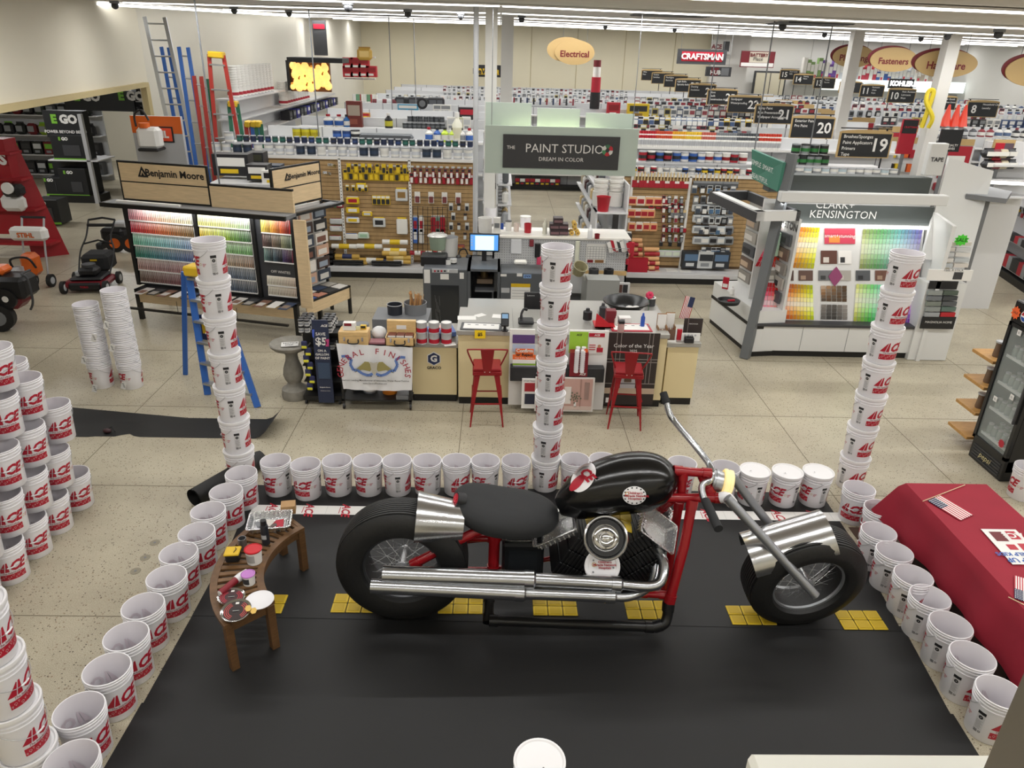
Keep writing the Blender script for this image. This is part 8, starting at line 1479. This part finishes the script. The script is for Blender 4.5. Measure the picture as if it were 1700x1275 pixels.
for z,kd,h in((.215,'box',.26),(.765,'box',.14),(1.15,'tool',.32),(1.75,'tool',.34),(2.115,'box',.25)):
 for i in range(26):q=P0+d*(.3+i*(L_-.6)/26)+n_*(.2 if kd=='box' else.4);put('hand_tool',prod(kd,.2 if kd=='box' else.09,h,.16,*[('A5182A',BKK,WK),(BKK,RDK,GYK),(BKK,GYK,YK),(GYK,BKK,RDK)][(i*3+int(z*9))%4]),q+V((0,0,z)),f'red and black tool or box on the frame-edge wall bay, {lv_[z]} level','tool',f'goods of the frame-edge wall bay, height {int(z * 100)}',math.atan2(d.y,d.x)+PI)
for i in range(8):p=AY(1638+(i%4)*12,262+(i//4)*18,12.9);put('cap',prod('bag',.22,.16,.2,['2A2A2E','6E2A32','B9AE96','3E4144'][i%4],BKK,WK),p,f'baseball cap on the white hat shelves, {ORD[i]} of them','cap')
b=MB();p=AY(1660,285,13.1);b.box(p.x-.35,p.x+.55,13.1,13.2,0,p.z+.5,WSHELF);[b.box(p.x-.35,p.x+.55,12.75,13.1,z,z+.03,WSHELF)for z in(p.z-.12,p.z+.13,p.z-.4)];b.obj('hat_shelf',label='white shelves of caps beyond the chip wall',cat='shelf');board('end_sign','red sign with a veteran saluting flag picture above the hat shelves',1648,232,1682,268,12.9,TAN,(('r',(.06,.5),(.05,.85),0,RED,0),('r',(.5,.94),(.05,.85),0,mat('vet','5B4A56'),0)),.05,False);board('end_sign','black specialty knives sign beyond the tape sign',1560,215,1596,252,15,SGB,(('SPECIALTY',.5,.3,.06,PAPER,.01),('KNIVES',.5,.15,.06,PAPER,.01)),.05,False);board('end_sign','red craftsman end poster beside the far column',1494,198,1520,256,15.5,RED,(('r',(.05,.95),(.6,.98),0,BLACK,0),('CRAFTSMAN',.5,.78,.05,RED,.02)),.05,False)
# ladders, bucket shelf, lit display
def ladder(lbl,bl,br,tl,tr,n,m,cap=None,r=.03,steps=False,name='ladder'):
 t=thing(name,lbl,'ladder',bl);
 for a_,c_ in((bl,tl),(br,tr)):b=MB();b.bar(a_,c_,.035,.08,m,up=(1,0,0));b.obj('rail',t)
 for k in range(n):u=(k+.6)/n;b=MB();a_,c_=bl.lerp(tl,u),br.lerp(tr,u);(b.bar(a_,c_,.1,.03,ALU)if steps else b.cyl(a_,c_,.018,ALU,n=8));b.obj('step' if steps else 'rung',t)
 if cap:b=MB();b.bar(tl,tr+(tr-tl)*.05,.22,.13,cap,bev=.02);b.obj('cap',t)
 return t
BLF=mat('fibreglass_blue','2F62B0',.45);RDF=mat('fibreglass_red','A5322A',.45);GNF=mat('fibreglass_green','2A6A50',.45);YCAP=mat('cap_yellow','D8B22A',.45)
def gnd(px,py,y,z=0):p=AY(px,py,y);return V((p.x,p.y,z))
for i,(a,c,e,f,yb,yt,m,n,lb)in enumerate(((300,335,240,273,17.4,18.7,ALU,14,'tallest silver extension ladder leaning on the wall'),(325,345,297,312,17.0,18.2,BLF,9,'blue fibreglass extension ladder second along the wall'),(305,322,268,280,17.9,18.9,BLF,9,'blue ladder behind the tallest silver ladder'),(340,352,322,334,17.2,17.8,RDF,8,'slim red ladder beside the blue ladders'),(352,362,334,345,17.6,18.0,GNF,7,'slim green and silver ladder beside the red step ladder'))):
 yt_={0:28,1:78,2:78,3:126,4:130}[i];BL_,BR_2,TL_,TR_=gnd(a,270,yb),gnd(c,270,yb),AY(e,yt_,yt),AY(f,yt_+1,yt);ladder(lb,BL_,BR_2,TL_,TR_,n,m,None if i in(0,4)else None)
ladder('tall red step ladder with a yellow cap by the bucket shelf',gnd(352,250,16.9),gnd(408,245,16.9),AY(347,90,17.3),AY(371,92,17.3),8,RDF,YCAP,steps=True,name='step_ladder');ladder('green step ladder with a yellow cap behind the red one',gnd(385,260,16.6),gnd(414,260,16.6),AY(380,172,17.6),AY(394,173,17.6),6,GNF,YCAP,steps=True,name='step_ladder')
for i,(px,m)in enumerate(((408,RDF),(418,BLF),(425,GNF))):ladder(f'short {["red", "blue", "green"][i]} step ladder with yellow cap standing folded behind the cans',gnd(px+6,250,16.3),gnd(px+14,250,16.3),AY(px,205,16.5),AY(px+8,206,16.5),4,m,YCAP,steps=True,name='step_ladder')
A_,B_=AZ(345,655),AZ(428,676);TA,TB=AY(312,447,9.1),AY(352,450,9.0);t=ladder('blue step ladder with yellow cap half behind the bucket tower',A_,B_,TA,TB,6,BLF,YCAP,steps=True,name='step_ladder');C_=AZ(308,622);D_=C_+(B_-A_);
for a_,c_ in((C_,TA+V((-.08,.05,-.05))),(D_,TB+V((0,.05,-.05)))):b=MB();b.bar(a_,c_,.03,.06,BLF,up=(1,0,0));b.obj('rear_leg',t)
b=MB();p=AY(349,545,9.15);b.box(p.x-.12,p.x+.12,9.1,9.12,p.z-.22,p.z+.2,NV);b.box(p.x-.08,p.x+.08,9.09,9.1,p.z-.05,p.z+.08,YEL);b.obj('picture_card',label='navy and yellow printed card hung on the blue step ladder',cat='card')
xs_=-6.9;t=thing('shelf_bay','shelving along the ladder wall carrying stacked white buckets','shelving',(xs_,24,0));zA=AX(396,164,xs_).z;zB=AX(420,192,xs_).z;yA=AX(396,166,xs_).y;yB=AX(557,156,xs_).y
for z,lb in((zA,'upper'),(zB,'lower'),(zB-.45,'third'),(zB-.9,'base')):b=MB();b.box(xs_-.5,xs_,yA-.3,yA+4.6 if lb=='upper' else yB,z-.04,z,WSHELF);b.obj('shelf',t)
b=MB();b.box(xs_-.55,xs_-.5,yA,yB,0,zA-.05,GMET);b.obj('back_panel',t)
for lv,z,ya,n,hh in((0,zA,yA+.1,11,10),(1,zB,yA+4.9,10,9)):
 for i in range(n):
  for k in range(hh):put('white_bucket',prod('can' if k==0 else 'rim',.30,.24 if k==0 else.075,.1,WK,('A5182A' if k==0 else WK),WK),(xs_-.2,ya+i*.33+.15,z+(0 if k==0 else.18+.06*k)),f'white bucket nested in a stack on the {["upper", "lower"][lv]} shelf of the ladder wall','bucket',f'nested buckets on the {["upper", "lower"][lv]} ladder wall shelf')
for i in range(16):put('grill_box',prod('box',.34,.28,.3,*[(BKK,'55585C',GYK),('3E4144',GYK,BKK),('3A3A9A',WK,BKK)][i%3]),(xs_+.02,yA+5+i*.5,zB-.45),f'dark boxed good under the lower bucket shelf, {ORD[i]} along','box',None,PI/2)
t=thing('lighting_display','lit lamp display with a dark canopy on the ladder wall','display',AY(520,150,26));b=MB();r=pbox(b,481,104,548,152,26,.15,mat('display_brown','6E4A2A'));b.obj('board',t);b=MB();pbox(b,476,96,568,104,25,1.1,SGB);b.obj('canopy',t);b=MB();pbox(b,476,100,481,150,25.8,.2,SGB);b.obj('side_post',t);GLW=mat('lamp_glow','FFC870',.5,emit=0.9)
for i in range(60):p=AY(484+(i*37)%62,108+(i*23)%40,25.85);b=MB();b.sphere(p,.05+.04*(i%3),GLW if i%3 else mat('shade_amber','C98A3A',.5,emit=.6),n=8,k=5);b.obj('lamp',t)
b=MB();p=AY(531,65,30);b.box(p.x-.25,p.x+.25,30,30.05,AY(531,92,30).z,AY(531,34,30).z,DGREY);b.box(p.x-.2,p.x+.2,29.98,30,AY(531,48,30).z,AY(531,40,30).z,RED);b.obj('hanging_banner',label='narrow dark banner hung above the lamp display',cat='banner')
for i in range(7):p=AY(578+(i%4)*13,128-(i//4)*14,33);put('red_box',prod('box',.42,.42,.3,'B9202E','8E1119',WK),p,f'red boxed item on the side wall shelf near the corner, {ORD[i]} of them','box')
b=MB();[pbox(b,572+10*k,130-18*k,622,132-18*k,33.3,.3,WSHELF)for k in range(3)];b.obj('corner_shelf',label='white shelves of red boxes in the far corner',cat='shelf');put('wreath',prod('bag',.6,.5,.3,'C9A24A','A97F2A','E2C27A'),AY(606,100,33),'golden wreath bundle on the corner shelf','wreath')
# side room and mowers
def txt3(b,F,x,z,s_,gr):b.text('E',s_,gr,F@Matrix.Translation((x-s_*.85,z,.01)),bold=.06);b.text('GO',s_,PAPER,F@Matrix.Translation((x+s_*.45,z,.01)),bold=.06)
EG=mat('ego_green','7AB83A',.5);y_=21.3;t=thing('product_display','tall black ego display with the power beyond belief header','display',AY(120,330,y_));b=MB();r=pbox(b,74,184,140,228,y_,.3,SGB);F=FR((r[0]+r[1])/2,y_-.01,(r[2]+r[3])/2);txt3(b,F,0,.12,.30,EG);b.text('POWER BEYOND BELIEF',.105,PAPER,F@Matrix.Translation((0,-.2,.01)),bold=.03);b.obj('header',t)
b=MB();r2=pbox(b,80,266,162,268,y_-.3,1.0,WSHELF);pbox(b,92,268,160,325,y_+.2,.3,SGB);p=AY(163,330,y_-.2);b.box(p.x-.05,p.x+.05,y_-.3,y_-.2,0,AY(163,190,y_-.2).z,LGREY);b.box(AY(92,330,y_).x,p.x,y_-.25,y_+.5,0,.2,KICK);b.obj('frame',t)
for i,(a,c,e,f)in enumerate(((86,225,142,266),(75,295,103,325),(100,280,145,326),(58,332,98,372))):
 yy_=21.1 if i<3 else 18.2;b=MB();r=pbox(b,a,c,e,f,yy_,.5,SGB,.01);F=FR((r[0]+r[1])/2,yy_-.01,(r[2]+r[3])/2);txt3(b,F,-.1,(r[3]-r[2])*.36,.11,EG);b.box(r[0],r[1],yy_-.01,yy_,r[2],r[2]+.05,EG);b.box(r[0]+.3,r[1]-.15,yy_-.012,yy_,r[2]+.12,r[2]+.4,DGREY);b.obj('product_box',label=f'black ego product box {["on the display shelf", "low at the outer side of the display", "low on the display, largest", "alone on the floor before the display"][i]}',cat='box')
random.seed(41)
for j,(x0,x1,yw,lb)in enumerate(((-18.5,-12.6,24.5,'far'),(-11.4,-9.3,24.3,'middle'))):
 t=thing('shelf_bay',f'shelving of garden tools in the side room, {lb} bay','shelving',((x0+x1)/2,yw,0));b=MB();b.box(x0,x1,yw+.4,yw+.45,0,2.9,DGREY if j else GMET);b.obj('back_panel',t)
 for z in(.2,.8,1.4,2.0,2.5):b=MB();b.box(x0,x1,yw,yw+.4,z-.03,z,WSHELF);b.obj('shelf',t)
 for z in(.2,.8,1.4,2.0,2.5):
  n=int((x1-x0)/.36)
  for i in range(n):c=[BKK,'2F3A2F','6E1A22',BKK,'55585C','8AA82A' if z==1.4 else BKK,'1E2420'][(i*3+int(z*5))%7];put('garden_good',prod('bag' if z>1 else 'box',.3,.38,.25,c,['3A3A3C','C9CBCB','7AB83A'][i%3],GYK),(x0+.2+i*.36,yw+.1,z),f'dark garden product in the side room, {lb} bay, {dict(zip((.2, .8, 1.4, 2.0, 2.5), ORD))[z]} shelf up','garden product',f'side room {lb} bay, shelf {int(z * 100)}')
t,r=board('wall_sign','black ego sign high in the side room',106,150,222,184,24.2,SGB,(),.1,False);b=MB();F=FR((r[0]+r[1])/2,24.17,(r[2]+r[3])/2);txt3(b,F,-.35,.1,.34,EG);txt3(b,F,1.0,.15,.34,EG);b.obj('lettering',t)
OR_=mat('orange_body','D8641E',.4);t,r=board('display_board','orange and grey stihl display board behind the colour display',223,193,305,275,15.6,LGREY,(('r',(0,1),(.66,1),0,OR_,0),('r',(.2,.82),(.48,.80),0,BLACK,.012),('r',(.23,.79),(.51,.77),0,mat('stihl_orange','E8502A'),.02),('STIHL',.5,.64,.18,PAPER,.05)),.1,False)
t=thing('backpack_sprayer','white backpack sprayer with orange cap hung before the stihl board','sprayer',AY(245,252,15.2));b=MB();r=pbox(b,226,212,262,248,15.1,.3,PAPER,.06);b.obj('tank',t);b=MB();pbox(b,228,247,262,252,15.05,.4,BLACK,.02);b.obj('base',t);b=MB();p=AY(240,212,15.2);b.cyl(p,p+V((0,0,.09)),.1,OR_,n=16);b.obj('cap',t);b=MB();b.tube(cat_rom([AY(*q)for q in((226,210,15.1),(223,190,15.1),(235,183,15.1),(247,200,15.1))],5),.02,BLACK,n=6);b.obj('hose',t)
TR_=mat('toro_red','9E1B24',.45);t,r=board('display_board','red toro display board cut by the frame edge',-60,231,24,388,15.2,TR_,(('S',.93,.8,.3,PAPER,.05),),.4,False);b=MB();[b.box(r[0],r[1]+.55-.2*z,15.1,15.5,z,z+.05,TR_)for z in(.3,1.0,1.6,2.1)];b.add([(r[1],15.2,0),(r[1]+.55,15.6,0),(r[1]+.1,15.4,r[3]),(r[1],15.2,r[3])],[(0,1,2,3)],TR_);b.obj('side_wing',t);t=thing('trimmer_head','white and red wall-mounted machine with a round gauge on the red board','machine',AY(15,340,15));b=MB();pbox(b,-2,325,36,352,14.9,.25,PAPER,.08);pbox(b,0,308,30,328,14.8,.3,BLACK,.06);p=AY(11,313,14.75);b.cyl(p,p+V((0,.05,0)),.11,PAPER,n=20);b.obj('body',t)
TY=mat('mower_tyre','1A1A1B',.6)
def wh(b,c,r,w,m=TY,hub=LGREY,ax=(1,0,0)):ax=V(ax).normalized();c=V(c);b.cyl(c-ax*w/2,c+ax*w/2,r,m,n=22);b.cyl(c-ax*(w/2+.004),c+ax*(w/2+.004),r*.55,hub,n=14)
o=AZ(143,487);MX=Matrix.Translation((o.x,o.y,0))@Matrix.Rotation(.12,4,'Z');t=thing('lawn_mower','red and black walk-behind lawn mower on the open floor','lawn mower',o);MWR=mat('mower_red','6E1420',.35)
def mo(fn,nm):b=MB();b.X=MX;fn(b);b.X=Matrix();b.obj(nm,t)
mo(lambda b:(b.box(-.36,.36,0,.62,.08,.2,MWR,bev=.04),b.box(-.42,-.3,.1,.5,.1,.17,MWR,bev=.03),b.box(-.28,.28,-.02,.1,.05,.19,BLACK,bev=.03),b.text('TORO',.05,RED,frame((0,-.025,.12),(1,0,0),(0,0,1)),bold=.03)),'deck')
mo(lambda b:(b.box(-.28,.28,.08,.6,.2,.26,BLACK,bev=.03),b.box(-.14,.18,.15,.45,.26,.42,BLACK,bev=.05),b.cyl((.02,.3,.42),(.02,.3,.47),.12,DGREY,n=20),b.box(-.2,-.12,.18,.3,.26,.36,LGREY,bev=.02)),'engine')
for x,y in((-.36,.0),(.36,.0),(-.38,.62),(.38,.62)):mo(lambda b:wh(b,(x,y,.115),.115,.06),'wheel')
mo(lambda b:[b.tube(cat_rom([(s_*.27,.5,.2),(s_*.30,.85,.55),(s_*.22,1.05,.8),(s_*.24,1.35,1.05)],5),.016,BLACK,n=8)for s_ in(-1,1)]+[b.tube([(-.24,1.35,1.05),(0,1.4,1.08),(.24,1.35,1.05)],.02,BLACK,n=8),b.tube([(-.24,1.25,.97),(.24,1.25,.97)],.03,BLACK,n=8),b.tube([(-.26,.95,.68),(0,1.0,.74),(.26,.95,.68)],.016,BLACK,n=8)],'handle');mo(lambda b:(b.box(-.24,.24,.6,1.1,.22,.55,mat('bag_cloth','232325',.8),bev=.06),b.box(-.06,.06,.595,.6,.44,.47,YEL)),'grass_bag')
p=AZ(55,478);t=thing('cut_off_saw','orange cut-off saw on a wheeled cart with a white water tank','saw',p);X0=Matrix.Translation((p.x,p.y,0))
def so(fn,nm):b=MB();b.X=X0;fn(b);b.X=Matrix();b.obj(nm,t)
so(lambda b:(b.box(-.16,.12,0,.3,.2,.62,OR_,bev=.07),b.cyl((-.2,-.02,.22),(-.1,-.06,.22),.2,LGREY,n=24)),'body');so(lambda b:(b.box(-.34,.30,.2,.42,.82,1.06,PAPER,bev=.05),b.text('STIHL',.12,OR_,frame((-.03,.195,.93),(1,0,0),(0,0,1)),bold=.04)),'water_tank')
so(lambda b:[b.tube(cat_rom([(s_*.2,.2,.12),(s_*.2,.35,.8),(s_*.2,.5,1.2)],4),.018,LGREY,n=8)for s_ in(-1,1)]+[b.tube([(-.22,.5,1.2),(.22,.5,1.2)],.022,BLACK,n=8),b.tube(cat_rom([(-.2,-.05,.3),(-.22,-.1,.55),(.1,-.12,.6),(.18,-.05,.4)],5),.02,BLACK,n=8)],'frame_tube');[so(lambda b:wh(b,(x,.1,.12),.12,.06),'wheel')for x in(-.02,.3)]
p=AZ(190,418);t=thing('string_mower','small black wheeled machine with orange rims beside the colour display','mower',p);X0=Matrix.Translation((p.x,p.y,0));so(lambda b:(b.box(-.25,.25,0,.5,.22,.5,BLACK,bev=.06),b.box(.0,.3,.1,.4,.5,.62,LGREY,bev=.03),b.box(-.34,-.2,-.1,.3,.05,.2,BLACK,bev=.03)),'engine');[so(lambda b:(wh(b,(x,-.02,.2),.2,.06,TY,OR_,(.2,-1,0)),),'wheel')for x in(.06,.4)]
p=AZ(12,548);t=thing('garden_tiller','dark red engine machine with a big tyre at the frame edge','tiller',p);X0=Matrix.Translation((p.x,p.y,0));so(lambda b:(b.box(-.7,.25,.05,.5,.3,.62,MWR,bev=.1),),'body');so(lambda b:(b.box(-.1,.42,.0,.45,.5,.85,BLACK,bev=.06),b.cyl((.12,-.03,.52),(.12,.02,.52),.16,BLACK,n=22),b.cyl((.12,-.035,.52),(.12,-.03,.52),.05,PAPER,n=14),b.box(-.2,.1,.1,.4,.85,.98,OR_,bev=.05)),'engine');so(lambda b:wh(b,(-.05,-.02,.22),.22,.14,TY,MGREY,(.2,-1,0)),'wheel');so(lambda b:b.tube(cat_rom([(.45,0,.35),(.52,0,.5),(.52,0,.85),(.45,0,.92),(.4,.3,.9)],4),.018,DGREY,n=8),'guard')
